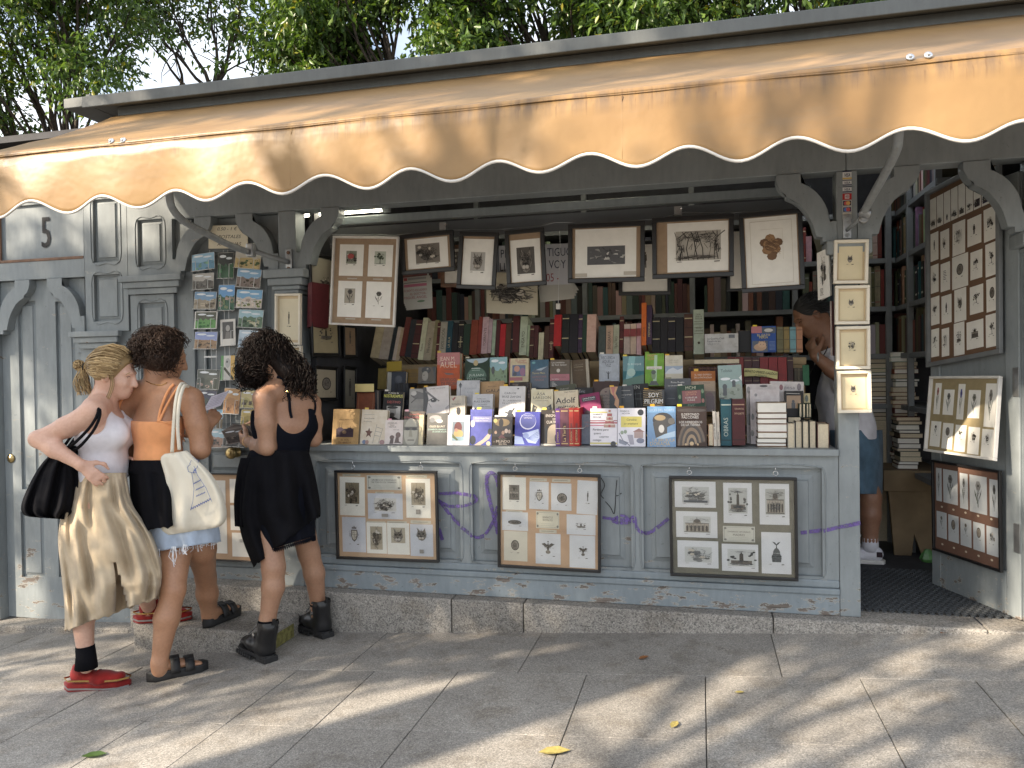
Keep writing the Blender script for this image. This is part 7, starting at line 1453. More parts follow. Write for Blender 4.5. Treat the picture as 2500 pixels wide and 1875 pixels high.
simple('black_leather', (.014, .014, .015), .32, .3, 20, bstr=.15, bscale=60); simple('black_foam', (.016, .016, .017), .6, .2, 30, bstr=.2, bscale=120); simple('lip', (.42, .14, .12), .4); simple('eye_white', (.75, .73, .70), .2); simple('iris', (.03, .02, .015), .15); simple('blue_ink', (.12, .16, .34), .8); simple('gold', (.65, .42, .16), .25, metal=1); simple('fray', (.68, .70, .74), .9)
hairm('hair_blonde', (.14, .085, .035), (.58, .42, .22)); hairm('hair_brown', (.018, .010, .007), (.055, .032, .022), .5); hairm('hair_dark', (.005, .004, .004), (.022, .012, .009), .58); hairm('hair_grey', (.010, .010, .011), (.05, .05, .052), .5)

def V3(*a): return np.array(a, float)
def jn(x, y, t): return np.array(J(x, y, t))
class Body:
    """smooth union of rounded cones and ellipsoids, meshed with surface nets"""
    def __init__(s): s.p = []
    def c(s, a, b, ra, rb, k=.02): s.p.append(('c', np.array(a), np.array(b), ra, rb, k)); return s
    def chain(s, pts, rs, k=.02):
        for i in range(len(pts)-1): s.c(pts[i], pts[i+1], rs[i], rs[i+1], k)
        return s
    def e(s, c, ax, r, k=.02): s.p.append(('e', np.array(c), np.array(ax, float), np.array(r, float), k)); return s
    def t(s, a, b, ea, eb, side, k=.03): s.p.append(('t', np.array(a), np.array(b), ea, eb, np.array(side), k)); return s
    def bbox(s, q):
        if q[0] == 'c': r = max(q[3], q[4]); return np.minimum(q[1], q[2])-r, np.maximum(q[1], q[2])+r
        if q[0] == 'e': r = q[3].max(); return q[1]-r, q[1]+r
        r = max(q[3]+q[4]); return np.minimum(q[1], q[2])-r, np.maximum(q[1], q[2])+r
    def d1(s, q, X):
        if q[0] == 'c':
            ab = q[2]-q[1]; t = np.clip(((X-q[1]) @ ab)/(ab @ ab+1e-12), 0, 1); return np.linalg.norm(X-q[1]-t[..., None]*ab, axis=-1)-(q[3]+(q[4]-q[3])*t)
        if q[0] == 'e':
            l = (X-q[1]) @ q[2].T/q[3]; n = np.linalg.norm(l, axis=-1); return (n-1)*q[3].min() if False else n*(n-1)/(np.linalg.norm(l/q[3], axis=-1)+1e-9)
        ab = q[2]-q[1]; L_ = np.linalg.norm(ab); z = ab/L_; sd = q[5]-z*(q[5] @ z); sd = sd/np.linalg.norm(sd); dp = np.cross(z, sd)
        w = X-q[1]; tz = w @ z; t = np.clip(tz/L_, 0, 1); a = q[3][0]+(q[4][0]-q[3][0])*t; b = q[3][1]+(q[4][1]-q[3][1])*t; res = tz-t*L_
        m = np.minimum(a, b); return (np.sqrt(((w @ sd)/a)**2+((w @ dp)/b)**2+(res/m)**2)-1)*m
    def field(s, lo, hi, h):
        n = np.ceil((hi-lo)/h).astype(int)+1; D = np.full(n, .25, 'f')
        for q in s.p:
            k = q[-1]; a, b = s.bbox(q); i0 = np.maximum(np.floor((a-k-.03-lo)/h).astype(int), 0); i1 = np.minimum(np.ceil((b+k+.03-lo)/h).astype(int)+1, n)
            if (i1 <= i0).any(): continue
            g = [lo[j]+h*np.arange(i0[j], i1[j]) for j in range(3)]; X = np.stack(np.meshgrid(*g, indexing='ij'), -1)
            d = s.d1(q, X); S = D[i0[0]:i1[0], i0[1]:i1[1], i0[2]:i1[2]]; hh = np.clip(.5+.5*(S-d)/k, 0, 1)
            S[...] = S+(d-S)*hh-k*hh*(1-hh)
        return D
    def at(s, X):
        X = np.asarray(X, float)[None]; v = .25
        for q in s.p:
            d = float(s.d1(q, X)[0]); k = q[-1]; hh = min(1, max(0, .5+.5*(v-d)/k)); v = v+(d-v)*hh-k*hh*(1-hh)
        return v
    def hit(s, x, y, off=.004):
        d = np.array(ray(x, y)); t = 2.4; o = np.array(CAM)
        for _ in range(90):
            v = s.at(o+d*t)-off
            if v < .0006: break
            t += min(v, .15)*.8
            if t > 6: break
        return Vector(o+d*t)
    def mesh(s, name, mat, parent, h=.006, off=0., clip=None, smooth=3, disp=None):
        bs = [s.bbox(q) for q in s.p]; lo = np.min([b[0] for b in bs], 0)-.04-off; hi = np.max([b[1] for b in bs], 0)+.04+off
        D = s.field(lo, hi, h)-off
        if clip is not None:
            g = [lo[j]+h*np.arange(D.shape[j]) for j in range(3)]; X = np.stack(np.meshgrid(*g, indexing='ij'), -1); D = np.maximum(D, clip(X))
        v, f = nets(D, lo, h); v = relax(v, f, smooth)
        if disp is not None: v = disp(v)
        return fastmesh(name, v, f, mat, parent)
def nets(D, lo, h):
    I = D < 0; n = np.array(D.shape)-1
    cnt = np.zeros(n, 'i2')
    for dx in (0, 1):
        for dy in (0, 1):
            for dz in (0, 1): cnt += I[dx:n[0]+dx, dy:n[1]+dy, dz:n[2]+dz]
    ci = np.argwhere((cnt > 0) & (cnt < 8)); idx = np.full(n, -1, 'i4'); idx[tuple(ci.T)] = np.arange(len(ci))
    P_ = np.zeros((len(ci), 3)); W_ = np.zeros(len(ci)); cr_ = np.array([(i, j, k) for i in (0, 1) for j in (0, 1) for k in (0, 1)])
    vals = np.stack([D[tuple((ci+c).T)] for c in cr_], 1)
    for a in range(8):
        for b in range(a+1, 8):
            if np.abs(cr_[a]-cr_[b]).sum() != 1: continue
            va, vb = vals[:, a], vals[:, b]; m = (va < 0) != (vb < 0); t = np.where(m, va/(va-vb+1e-12), 0)
            P_ += np.where(m[:, None], cr_[a]+(cr_[b]-cr_[a])*t[:, None], 0); W_ += m
    V = lo+h*(ci+P_/np.maximum(W_, 1)[:, None]); F_ = []
    for ax in range(3):
        o1, o2 = [(1, 2), (2, 0), (0, 1)][ax]; e = np.zeros(3, int); e[ax] = 1
        A0 = I[tuple(slice(0, D.shape[j]-(j == ax)) for j in range(3))]; A1 = I[tuple(slice(1 if j == ax else 0, None) for j in range(3))]
        q = np.argwhere(A0 != A1); q = q[(q[:, o1] > 0) & (q[:, o2] > 0) & (q[:, o1] < n[o1]) & (q[:, o2] < n[o2])]
        s_ = A0[tuple(q.T)]; d1 = np.zeros(3, int); d1[o1] = 1; d2 = np.zeros(3, int); d2[o2] = 1
        Q = np.stack([idx[tuple((q-d1-d2).T)], idx[tuple((q-d2).T)], idx[tuple(q.T)], idx[tuple((q-d1).T)]], 1)
        Q[~s_] = Q[~s_][:, ::-1]; F_.append(Q[(Q >= 0).all(1)])
    return V, np.concatenate(F_)
def relax(v, f, n):
    e = np.concatenate([f[:, [0, 1]], f[:, [1, 2]], f[:, [2, 3]], f[:, [3, 0]]]); e = np.concatenate([e, e[:, ::-1]])
    c = np.bincount(e[:, 0], minlength=len(v))[:, None]
    for k in range(n):
        a = np.stack([np.bincount(e[:, 0], v[e[:, 1], j], minlength=len(v)) for j in range(3)], 1)/np.maximum(c, 1); v = v+(a-v)*(.5 if k % 2 == 0 else .45)
    return v
def fastmesh(name, v, f, mat, parent):
    me = bpy.data.meshes.new(name); m, k = f.shape; me.vertices.add(len(v)); me.vertices.foreach_set('co', np.ascontiguousarray(v, 'f').ravel()); me.loops.add(m*k); me.loops.foreach_set('vertex_index', f.astype('i4').ravel())
    me.polygons.add(m); me.polygons.foreach_set('loop_start', np.arange(0, m*k, k).astype('i4')); me.polygons.foreach_set('loop_total', np.full(m, k, 'i4')); me.polygons.foreach_set('use_smooth', np.ones(m, bool))
    me.update(calc_edges=True); me.validate(); me.materials.append(MATS[mat]); return link(name, me, parent)
def unit(v): v = np.array(v, float); return v/np.linalg.norm(v)
def frame3(f, up=(0, 0, 1)):
    f = unit(f); s = unit(np.cross(f, up)); return f, s, np.cross(s, f)     # forward, right side, up
def head(B, c, f, up, s=1., man=False):
    f, sd, u = frame3(f, up); c = np.array(c); ax = np.stack([sd, f, u]); q = lambda a, b, d: c+(sd*a+f*b+u*d)*s
    B.e(q(0, -.012, .022), ax, np.array((.073, .092, .090))*s, .02); B.e(q(0, .030, -.045), ax, np.array((.056, .060, .070))*s, .03)
    B.e(q(0, .062, -.088), ax, np.array((.024, .022, .018))*s, .03); B.c(q(0, .086, .012), q(0, .106+.008*man, -.034), .008*s, .0125*s, .012)
    for k in (-1, 1): B.c(q(.012*k, .094, -.036), q(.012*k, .096, -.036), .008*s, .008*s, .008); B.e(q(.074*k, -.012, -.012), ax, np.array((.009, .019, .031))*s, .006); B.c(q(.018*k, .082, .022), q(.044*k, .066, .018), .010*s, .008*s, .014); B.c(q(.035*k, .062, -.032), q(.048*k, .040, -.028), .018*s, .014*s, .02)
    B.c(q(-.016, .085, -.060), q(.016, .085, -.060), .008*s, .008*s, .008); B.c(q(-.014, .082, -.071), q(.014, .082, -.071), .008*s, .008*s, .008)
    return q, f, sd, u
def facebits(parent, q, sd, f, u, s=1., hair='hair_blonde'):
    for k in (-1, 1):
        c = Vector(q(.031*k, .069, -.002)); MB().lathe(c-Vector(f)*.006, [(.0001, -.012), (.007, -.010), (.0118, -.003), (.0125, 0), (.0118, .003), (.007, .010), (.0001, .012)], 12, f).build('eye', 'eye_white', parent, smooth=True)
        MB().lathe(c+Vector(f)*.0052, [(.0058, 0), (.005, .0015), (.0001, .002)], 10, f).build('iris', 'iris', parent, smooth=True)
        MB().tube([Vector(q((.014+.012*j)*k, .088-.006*j, .022+.003*(1-(j-1)**2))) for j in range(4)], [.0022, .003, .0026, .0012], 5).build('eyebrow', hair, parent, smooth=True)
        MB().tube([Vector(q((.020+.0075*j)*k, .0815-.0025*j*j*.6, .001+.004*(1-(j-1.5)**2/2.25))) for j in range(4)], .0016, 5).build('eyelid', 'iris', parent, smooth=True)
    MB().tube([Vector(q(.007*j, .0905-.0016*j*j, -.0625-.0006*j*j)) for j in (-3, -2, -1, 0, 1, 2, 3)], [.001, .0035, .0042, .0036, .0042, .0035, .001], 6).build('lips', 'lip', parent, smooth=True)
    MB().tube([Vector(q(.007*j, .0895-.0018*j*j, -.0705+.0006*j*j)) for j in (-3, -2, -1, 0, 1, 2, 3)], [.001, .004, .0048, .0050, .0048, .004, .001], 6).build('lips', 'lip', parent, smooth=True)
def hand(B, w, d, n, thumb, curl=.5, s=1., spread=.10):
    """w wrist, d along the hand, n out of the back of the hand, thumb side"""
    d = unit(d); n = unit(np.array(n)-d*(np.array(n) @ d)); th = unit(np.array(thumb)-d*(np.array(thumb) @ d)-n*(np.array(thumb) @ n)); w = np.array(w)
    B.t(w+d*.012*s, w+d*.075*s, (.026*s, .014*s), (.037*s, .013*s), th, .015)
    for i, (off, L_) in enumerate(((.027, .072), (.009, .080), (-.009, .074), (-.026, .058))):
        b = w+d*.080*s+th*off*s; dd = unit(d+th*(off/.03)*spread); p = [b]; a = 0
        for k, fr in enumerate((.45, .32, .23)):
            a += curl*(.55, .75, .5)[k]; p.append(p[-1]+(dd*math.cos(a)-n*math.sin(a))*L_*fr*s)
        B.chain(p, [.0095*s, .0088*s, .0080*s, .0070*s], .006)
    b = w+d*.022*s+th*.026*s-n*.006*s; p = [b, b+(d*.6+th*.75-n*.25)*.036*s, b+(d*.98+th*.8-n*.55*max(.4, curl))*.058*s, b+(d*1.25+th*.55-n*.8*max(.4, curl))*.072*s]
    B.chain(p, [.015*s, .0115*s, .0098*s, .0085*s], .01)
class Loft:
    """garment or bag given by its outline rows: (y left, y right, x left, x right, t, half depth)"""
    def __init__(s, rows, n=56, sub=6, fold=.006, nf=7, seed=0, grow=1., skip=None, rag=0, thick=.003, sq=1.):
        R0 = [np.array(r, float) for r in rows]; q = []
        for i in range(len(R0)-1):
            p0, p1, p2, p3 = R0[max(i-1, 0)], R0[i], R0[i+1], R0[min(i+2, len(R0)-1)]
            for k in range(sub): t = k/sub; q.append(.5*((2*p1)+(p2-p0)*t+(2*p0-5*p1+4*p2-p3)*t*t+(3*p1-p0-3*p2+p3)*t**3))
        q.append(R0[-1]); s.q = q; s.rings = []; s.px = []; m = len(q); s.m = MB(); rn = random.Random(seed); ph = [rn.uniform(0, 6.28) for _ in range(4)]
        for i, (yl, yr, xl, xr, t, d) in enumerate(q):
            g_ = (i/(m-1))**grow; ring = []; pr_ = []
            for k in range(n):
                a = 2*math.pi*k/n; u = math.cos(a); v = math.sin(a)
                if sq != 1: u = math.copysign(abs(u)**sq, u); v = math.copysign(abs(v)**sq, v)
                f = fold*g_*(math.sin(nf*a+ph[0]+i*.05)+.6*math.sin((nf*1.7)*a+ph[1]-i*.09)+.8*noise.noise((u*2.5+seed, v*2.5, i*.12)))
                x = (xl+xr)/2+(xr-xl)/2*u*(1+f*.8); y = yl+(yr-yl)*(u+1)/2
                if i == m-1 and rag: y += rag*noise.noise((u*6, v*6, seed))
                ring.append(J(x, y, t+(d+f*2.2)*v)); pr_.append((x, y, v))
            s.rings.append(ring); s.px.append(pr_)
        vs = [p for r in s.rings for p in r]; fs = []
        for i in range(m-1):
            for k in range(n):
                if skip and skip(*s.px[i][k]): continue
                fs.append((i*n+k, i*n+(k+1) % n, (i+1)*n+(k+1) % n, (i+1)*n+k))
        s.vs, s.fs, s.n, s.mm, s.thick = vs, fs, n, m, thick
    def build(s, name, mat, parent, cap=''):
        fs = list(s.fs)
        if 'b' in cap: fs.append(tuple(range((s.mm-1)*s.n, s.mm*s.n)))
        if 't' in cap: fs.append(tuple(range(s.n-1, -1, -1)))
        o = MB().add(s.vs, fs).build(name, mat, parent, smooth=True)
        if s.thick: sd_ = o.modifiers.new('solid', 'SOLIDIFY'); sd_.thickness = s.thick; sd_.offset = 0
        return o
    def front(s, x, y, off=.004):
        r = min(s.q, key=lambda r: abs((r[0]+r[1])/2-y)); u = (x-(r[2]+r[3])/2)/((r[3]-r[2])/2); u = max(-.99, min(.99, u)); return J(x, y, r[4]-(r[5]*1.12)*math.sqrt(1-u*u)-off)
def strap(name, pts, w, th, mat, parent, rnd=False):
    return MB().tube(bez(pts, 5), w, 6).build(name, mat, parent, smooth=True)
def shoe(B, heel, toe, up, w=.042, h=.05):
    d = unit(np.array(toe)-np.array(heel)); B.t(np.array(heel)+d*.03+V3(0, 0, h*.5), np.array(toe)-d*.04+V3(0, 0, h*.38), (w*.82, h*.55), (w, h*.42), np.cross(d, (0, 0, 1)), .02)
def curls(name, mat, parent, centres, rng, rad=(.010, .018), turns=(2, 3.5), length=(.05, .08), r=.0022, droop=.4, seg=20, flat=None):
    """many helical locks; centres: (root, direction)"""
    m = MB()
    for root, d in centres:
        d = Vector(d); L_ = rng.uniform(*length); R1 = rng.uniform(*rad); T = rng.uniform(*turns); ph = rng.uniform(0, 6.28); a = d.orthogonal().normalized(); b = d.cross(a).normalized(); pts = []
        for i in range(seg+1):
            t = i/seg; q = Vector(root)+d*L_*t+Vector((0, 0, -droop*L_*t*t)); R2 = R1*min(1, .35+t*2); an = ph+T*6.283*t; pts.append(q+a*R2*math.cos(an)+b*R2*math.sin(an))
        m.tube(pts, [r*(.6+.4*math.sin(math.pi*min(1, .15+i/seg))) for i in range(seg+1)], 3, cap=False)
    return m.build(name, mat, parent, smooth=True)
UPZ = V3(0, 0, 1); rp = random.Random(99)

# ------------------------------------------------ person 1: blonde, white top, beige skirt, looking over her friend's shoulder
t = 3.52; f1_ = unit((.93, .36, 0)); s1_ = np.cross(f1_, UPZ)
p1 = thing('person', 'blonde woman in white top and beige skirt, hand on hip, black bag on shoulder', 'person', G(246, 1680), 'women browsing postcards')
B1 = Body(); hq, hf, hs_, hu = head(B1, jn(281, 913, t), (.90, .30, -.22), (.18, .05, 1), .95)
nb = jn(250, 975, t); B1.chain([hq(0, -.02, -.05), nb], [.050, .054], .03)
ch, wa, hi_ = jn(252, 1052, t), jn(252, 1140, t), jn(250, 1215, t)
B1.t(jn(247, 1003, t), ch, (.150, .062), (.145, .092), s1_, .04).t(ch, wa, (.140, .094), (.118, .084), s1_, .04).t(wa, hi_, (.118, .085), (.135, .105), s1_, .04)
for k in (-1, 1): B1.e(ch+f1_*.072+s1_*.068*k-UPZ*.012, np.eye(3), (.056, .056, .056), .03)
shR, elR, wrR = jn(229, 1006, t-.15), jn(93, 1072, t-.19), jn(196, 1134, t-.22)
B1.chain([nb+V3(0, 0, -.03), jn(237, 995, t-.09), shR], [.048, .048, .050], .03).chain([shR, (shR+elR)/2+V3(0, 0, -.008), elR], [.050, .044, .034], .02).chain([elR, elR*.6+wrR*.4, wrR], [.036, .036, .024], .02)
hand(B1, wrR, jn(238, 1168, t-.20)-wrR, np.array(-A_)+V3(0, 0, .5), V3(0, 0, -.4)+np.array(RT)*.6, .35, .84)
shL = jn(258, 1006, t+.15); B1.chain([nb+V3(0, 0, -.03), shL], [.048, .048], .03).chain([shL, jn(270, 1090, t+.2), jn(305, 1130, t+.12)], [.046, .038, .028], .02); hand(B1, jn(305, 1130, t+.12), (.7, -.2, .2), (0, .4, .9), (.3, .9, 0), .5, .9)
kR, aR = jn(204, 1430, 3.50), jn(210, 1600, 3.47); B1.chain([hi_+s1_*.06, kR, kR*.55+aR*.45+V3(-.01, 0, 0), aR, aR+V3(0, 0, -.05)], [.075, .052, .048, .033, .032], .02)
kL, aL = jn(335, 1395, 3.76), jn(366, 1488, 4.04); B1.chain([hi_-s1_*.06, kL, kL*.5+aL*.5, aL, aL+V3(0, 0, -.04)], [.075, .052, .047, .033, .032], .02)
B1.mesh('body', 'skin_fair', p1); facebits(p1, hq, hs_, hf, hu, 1, 'hair_blonde')
T1 = Body(); T1.p = [q for q in B1.p if q[0] in 't' and q[1][2] > hi_[2]-.05 or (q[0] == 'e' and abs(q[3][0]-.056) < 1e-6)][:3]+[q for q in B1.p if q[0] == 'e' and abs(q[3][0]-.056) < 1e-6]
T1.c(jn(243, 985, t-.075), jn(247, 1020, t-.08), .022, .03, .03).c(jn(258, 985, t+.075), jn(258, 1020, t+.08), .022, .03, .03)
def clip1(X):
    c = np.maximum(wa[2]-.058-X[..., 2], -1); nk = nb+f1_*.055+V3(0, 0, .012); c = np.maximum(c, .088-np.linalg.norm((X-nk)*V3(1, 1, .8), axis=-1))
    for sh in (shR, shL): c = np.maximum(c, .066-np.linalg.norm((X-(sh+V3(0, 0, -.005)+(sh-nb)*.12))*V3(1, 1, .72), axis=-1))
    return c
T1.mesh('tank_top', 'white_rib', p1, .006, .007, clip1, 2)
sk1 = Loft([(1156, 1154, 186, 308, t, .145), (1185, 1185, 172, 313, t, .165), (1235, 1235, 156, 326, t, .17), (1310, 1305, 144, 372, t, .185), (1400, 1385, 150, 398, t, .20), (1470, 1425, 157, 398, t, .21), (1540, 1455, 160, 392, t+.02, .21)], 170, 16, .017, 11, 5, .7, lambda x, y, v: v < 0 and y > 1372 and abs(x-(276+(y-1372)*.14)) < 4+(y-1372)*.13, 10, .0025, .78)
sk1.build('skirt', 'beige_cloth', p1)
# hair drawn back to a small bun
H1 = Body(); H1.e(hq(0, -.014, .026), np.stack([hs_, hf, hu]), (.079, .096, .094), .01)
H1.mesh('hair', 'hair_blonde', p1, .007, 0, lambda X: np.maximum((X-hq(0, .034, .0)) @ unit(hf*.9-hu*.42), (hq(0, -.06, -.052)-X) @ unit(hu*.8-hf*.3)), 2)
m = MB(); tie = np.array(jn(205, 896, t-.01))
for _ in range(620):
    a, b = rp.uniform(-1.6, 1.6), rp.random(); st0 = hq(.080*math.sin(a), .052-.055*b*abs(math.sin(a))-.01*rp.random(), .034+.086*math.cos(a)*(1-.12*b)-.05*b*abs(math.sin(a))); pts = []
    cen = hq(0, -.014, .020); v0, v1 = st0-cen, tie-cen; l0, l1 = np.linalg.norm(v0), np.linalg.norm(v1)
    for i in range(9):
        q = i/8; v = unit(v0*(1-q)+v1*q); rr = max(l0*(1-q)+l1*q*.94, .098+.004*rp.random()) if q < .8 else l0*(1-q)+l1*q; pts.append(cen+v*rr+rp.gauss(0, .0012))
    m.tube(pts, [.0014, .0018, .0020, .0020, .0019, .0018, .0017, .0016, .0015], 3, cap=False)
bc = jn(193, 891, t-.01)
for _ in range(150):
    ax = unit(V3(rp.gauss(0, 1), rp.gauss(0, 1), rp.gauss(0, 1))); u = unit(np.cross(ax, V3(.3, .2, 1))); w = np.cross(ax, u); R1 = rp.uniform(.014, .027); m.tube([bc+(u*math.cos(k*.55)+w*math.sin(k*.55))*R1*(1, 1, .92)[k % 3]+ax*rp.uniform(-.006, .006) for k in range(9)], .0019, 3, cap=False)
for _ in range(130):
    e = jn(rp.uniform(186, 226), rp.uniform(938, 968), t+rp.uniform(-.04, .04)); p0 = tie+V3(rp.gauss(0, .006), rp.gauss(0, .008), rp.gauss(0, .008)); mid = p0*.45+np.array(e)*.55+V3(-.012, 0, .004)+rp.gauss(0, .006); m.tube(bez([p0, mid, e], 4), [.0018]*8+[.0008], 3, cap=False)
for _ in range(10): p0 = hq(.076, .015+rp.gauss(0, .006), .0); m.tube(bez([p0, p0+hf*.012-hu*.05, p0+hf*.004-hu*.11], 4), .0012, 3, cap=False)
m.build('hair', 'hair_blonde', p1, smooth=True)
MB().tube([tie+(hs_*math.cos(k*.63)+hu*math.sin(k*.63))*.016 for k in range(11)], .004, 6).build('hair_tie', 'rubber', p1, smooth=True)
def sneaker(heel, toe, ank, parent, side=1):
    heel, toe = np.array(heel), np.array(toe); d = unit((toe-heel)*V3(1, 1, 0)); n = np.cross(d, UPZ); L_ = np.linalg.norm(toe-heel); S = Body()
    S.t(heel+d*.035+UPZ*.060, heel+d*L_*.55+UPZ*.052, (.036, .034), (.042, .026), n, .03).t(heel+d*L_*.5+UPZ*.048, toe-d*.045+UPZ*.040, (.043, .026), (.036, .020), n, .03).c(heel+d*.03+UPZ*.075, np.array(ank)+UPZ*.005, .036, .043, .02)
    S.mesh('shoe', 'red_mesh', parent, .006, 0, lambda X: np.maximum(heel[2]+.028-X[..., 2], X[..., 2]-(heel[2]+.125)), 2)
    pts = [(-.04, .0), (.0, .040), (.3, .040), (.62, .047), (.85, .040), (1.0, .012), (1.0, -.012), (.85, -.040), (.62, -.047), (.3, -.040), (.0, -.040)]
    ring = lambda z, k: [heel+d*(L_*a if a > 0 else a)+n*b*k+UPZ*(z+.012*max(0, a-.75)) for a, b in pts]
    MB().loft([ring(0, .92), ring(.008, 1), ring(.022, 1.02), ring(.036, .96)]).build('sole', 'red_mesh', parent, smooth=True)
    MB().loft([ring(.012, 1.03), ring(.020, 1.035)]).build('sole_stripe', 'steel', parent)
    MB().loft([[p+UPZ*.0 for p in ring(.048, .995)], ring(.056, .985)], cap=False).build('trim', 'gold', parent)
    for k in range(5): c = heel+d*L_*(.46+.07*k)+UPZ*(.082-.007*k); MB().tube([c-n*.02, c+UPZ*.006, c+n*.02], .0032, 5).build('lace', 'red_mesh', parent, smooth=True)
    MB().tube([np.array(ank)+UPZ*.055+side*V3(-.004, 0, 0), np.array(ank)+UPZ*.01, np.array(ank)-UPZ*.045], [.0395, .042, .048], 16).build('sock', 'black_cloth', parent, smooth=True)
g0, g1 = G(178, 1683), G(318, 1672); sneaker(g0, g1, aR+V3(0, 0, .0)*0+np.array((0, 0, -.012)), p1)
g0 = Vector((aL[0]-.04, aL[1]-.02, -.033)); sneaker(g0, g0+Vector((.24, .09, .0)), (aL[0], aL[1], g0.z+.10), p1)
bag = thing('shoulder_bag', 'slouchy black cloth shoulder bag hanging from the blonde woman', 'bag', jn(120, 1255, t-.1))
Loft([(1088, 1088, 158, 192, t-.1, .022), (1105, 1110, 128, 190, t-.1, .04), (1140, 1140, 96, 190, t-.1, .055), (1190, 1190, 68, 194, t-.1, .065), (1236, 1232, 51, 190, t-.1, .06), (1258, 1256, 60, 172, t-.1, .035), (1264, 1268, 95, 158, t-.1, .01)], 72, 6, .016, 8, 11, .6, thick=0).build('bag_body', 'black_cloth', bag, 'tb')
strap('strap', [jn(166, 1092, t-.17), jn(186, 1078, t-.235), jn(222, 1040, t-.235), jn(240, 1005, t-.20), jn(234, 984, t-.12), jn(222, 990, t-.05), jn(190, 1040, t-.0), jn(160, 1085, t-.06)], .0065, 0, 'black_cloth', bag)
strap('strap', [jn(180, 1100, t-.17), jn(200, 1085, t-.235), jn(230, 1048, t-.235), jn(244, 1012, t-.205), jn(238, 985, t-.12), jn(228, 992, t-.05), jn(196, 1050, t-.0), jn(168, 1090, t-.06)], .0065, 0, 'black_cloth', bag)

# ------------------------------------------------ person 2: short curls, orange top, denim skirt, tote bag
t = 3.60; f2_ = unit((.55, .83, 0)); s2_ = np.cross(f2_, UPZ)
p2 = thing('person', 'woman with short brown curls in an orange open-back top and frayed denim skirt', 'person', G(435, 1680), 'women browsing postcards')
B2 = Body(); hq, hf, hs_, hu = head(B2, jn(402, 868, t+.03), (.70, .62, -.28), (.1, .1, 1), .98)
nb = jn(383, 940, t); B2.chain([hq(0, -.03, -.05), nb], [.050, .056], .03)
ch, wa, hi_ = jn(384, 1040, t), jn(388, 1125, t), jn(398, 1220, t)
B2.t(jn(382, 972, t), ch, (.155, .060), (.150, .092), s2_, .05).t(ch, wa, (.148, .092), (.128, .086), s2_, .04).t(wa, hi_, (.130, .088), (.150, .105), s2_, .04)
shR, shL = jn(466, 975, t-.06), jn(301, 985, t+.04)
B2.chain([nb+V3(0, 0, -.02), (nb+shR)/2+V3(0, 0, .012), shR], [.05, .05, .052], .03).chain([nb+V3(0, 0, -.02), (nb+shL)/2+V3(0, 0, .012), shL], [.05, .048, .048], .03)
elR, wrR = jn(490, 1098, t-.08), jn(502, 1050, t+.13)
B2.chain([shR, (shR+elR)/2+V3(.008, 0, 0), elR], [.054, .050, .040], .02).chain([elR, elR*.55+wrR*.45, wrR], [.042, .042, .027], .02)
hand(B2, wrR, jn(530, 1004, t+.20)-wrR, V3(.55, -.75, .1), V3(-.4, .1, .9), .55, .95)
elL = jn(318, 1108, t+.10); B2.chain([shL, (shL+elL)/2, elL], [.048, .044, .036], .02).chain([elL, jn(400, 1075, t+.30)], [.037, .026], .02); hand(B2, jn(400, 1075, t+.30), (.7, .3, .3), (0, -.3, .9), (.2, .9, .3), .5, .92)
kL, aL = jn(424, 1440, 3.47), jn(389, 1618, 3.43); B2.chain([hi_-s2_*.065, jn(428, 1345, 3.56), kL, kL*.62+aL*.38+V3(-.004, -.004, 0), aL, aL+V3(0, 0, -.03)], [.085, .072, .050, .054, .033, .034], .02)
kR, aR = jn(502, 1408, 3.86), jn(512, 1508, 3.96); B2.chain([hi_+s2_*.07, jn(490, 1340, 3.72), kR, kR*.6+aR*.4, aR, aR+V3(0, 0, -.02)], [.085, .070, .049, .052, .033, .034], .02)
fe = []
for hp, tp in ((G(366, 1664), G(498, 1632)), (PZ(500, 1533, -.033), PZ(580, 1498, -.033))):
    hp, tp = np.array(hp), np.array(tp); d = unit((tp-hp)*V3(1, 1, 0)); n = np.cross(d, UPZ); tp = hp+d*.245; fe.append((hp, tp, d, n))
    B2.t(hp+d*.035+UPZ*.062, hp+d*.17+UPZ*.058, (.031, .030), (.040, .017), n, .03)
    for k in range(5): a = hp+d*(.185-.006*abs(k-1.5))+n*(.030-.0155*k)*(1 if True else -1)+UPZ*.052; B2.c(a, a+d*(.040-.005*k)-UPZ*.004, .0115-.001*k, .010-.0012*k, .008)
B2.mesh('body', 'skin_tan', p2)
T2 = Body(); T2.p = [q for q in B2.p if q[0] == 't'][:3]
z_top, z_bot = float(jn(384, 1028, t-.1)[2]), float(jn(388, 1132, t-.1)[2])
def clip2(X): return np.maximum(np.maximum(X[..., 2]-z_top-.05*np.maximum(0, (X-ch) @ f2_)*4, z_bot-X[..., 2]), -1)
T2.mesh('crop_top', 'orange_knit', p2, .006, .007, clip2, 2)
for pts, w in ((((290, 1035), (288, 1010), (292, 985), (303, 968), (315, 962)), .0075), (((386, 1030), (392, 1000), (405, 965), (415, 948), (424, 938)), .0062), (((388, 1030), (402, 1000), (418, 970), (428, 955), (436, 944)), .0062), (((388, 1028), (420, 1038), (446, 1068), (452, 1085)), .004)):
    strap('shoulder_strap', [B2.hit(x, y, .004) for x, y in pts], w, 0, 'orange_knit', p2)
dn_ = Loft([(1128, 1128, 324, 456, t, .115), (1170, 1170, 320, 482, t, .145), (1230, 1225, 326, 508, t+.01, .17), (1290, 1275, 336, 530, t+.03, .185), (1352, 1322, 346, 538, t+.04, .19)], 80, 6, .006, 6, 3, 1, None, 3, .004); dn_.build('denim_skirt', 'denim_light', p2)
m = MB()
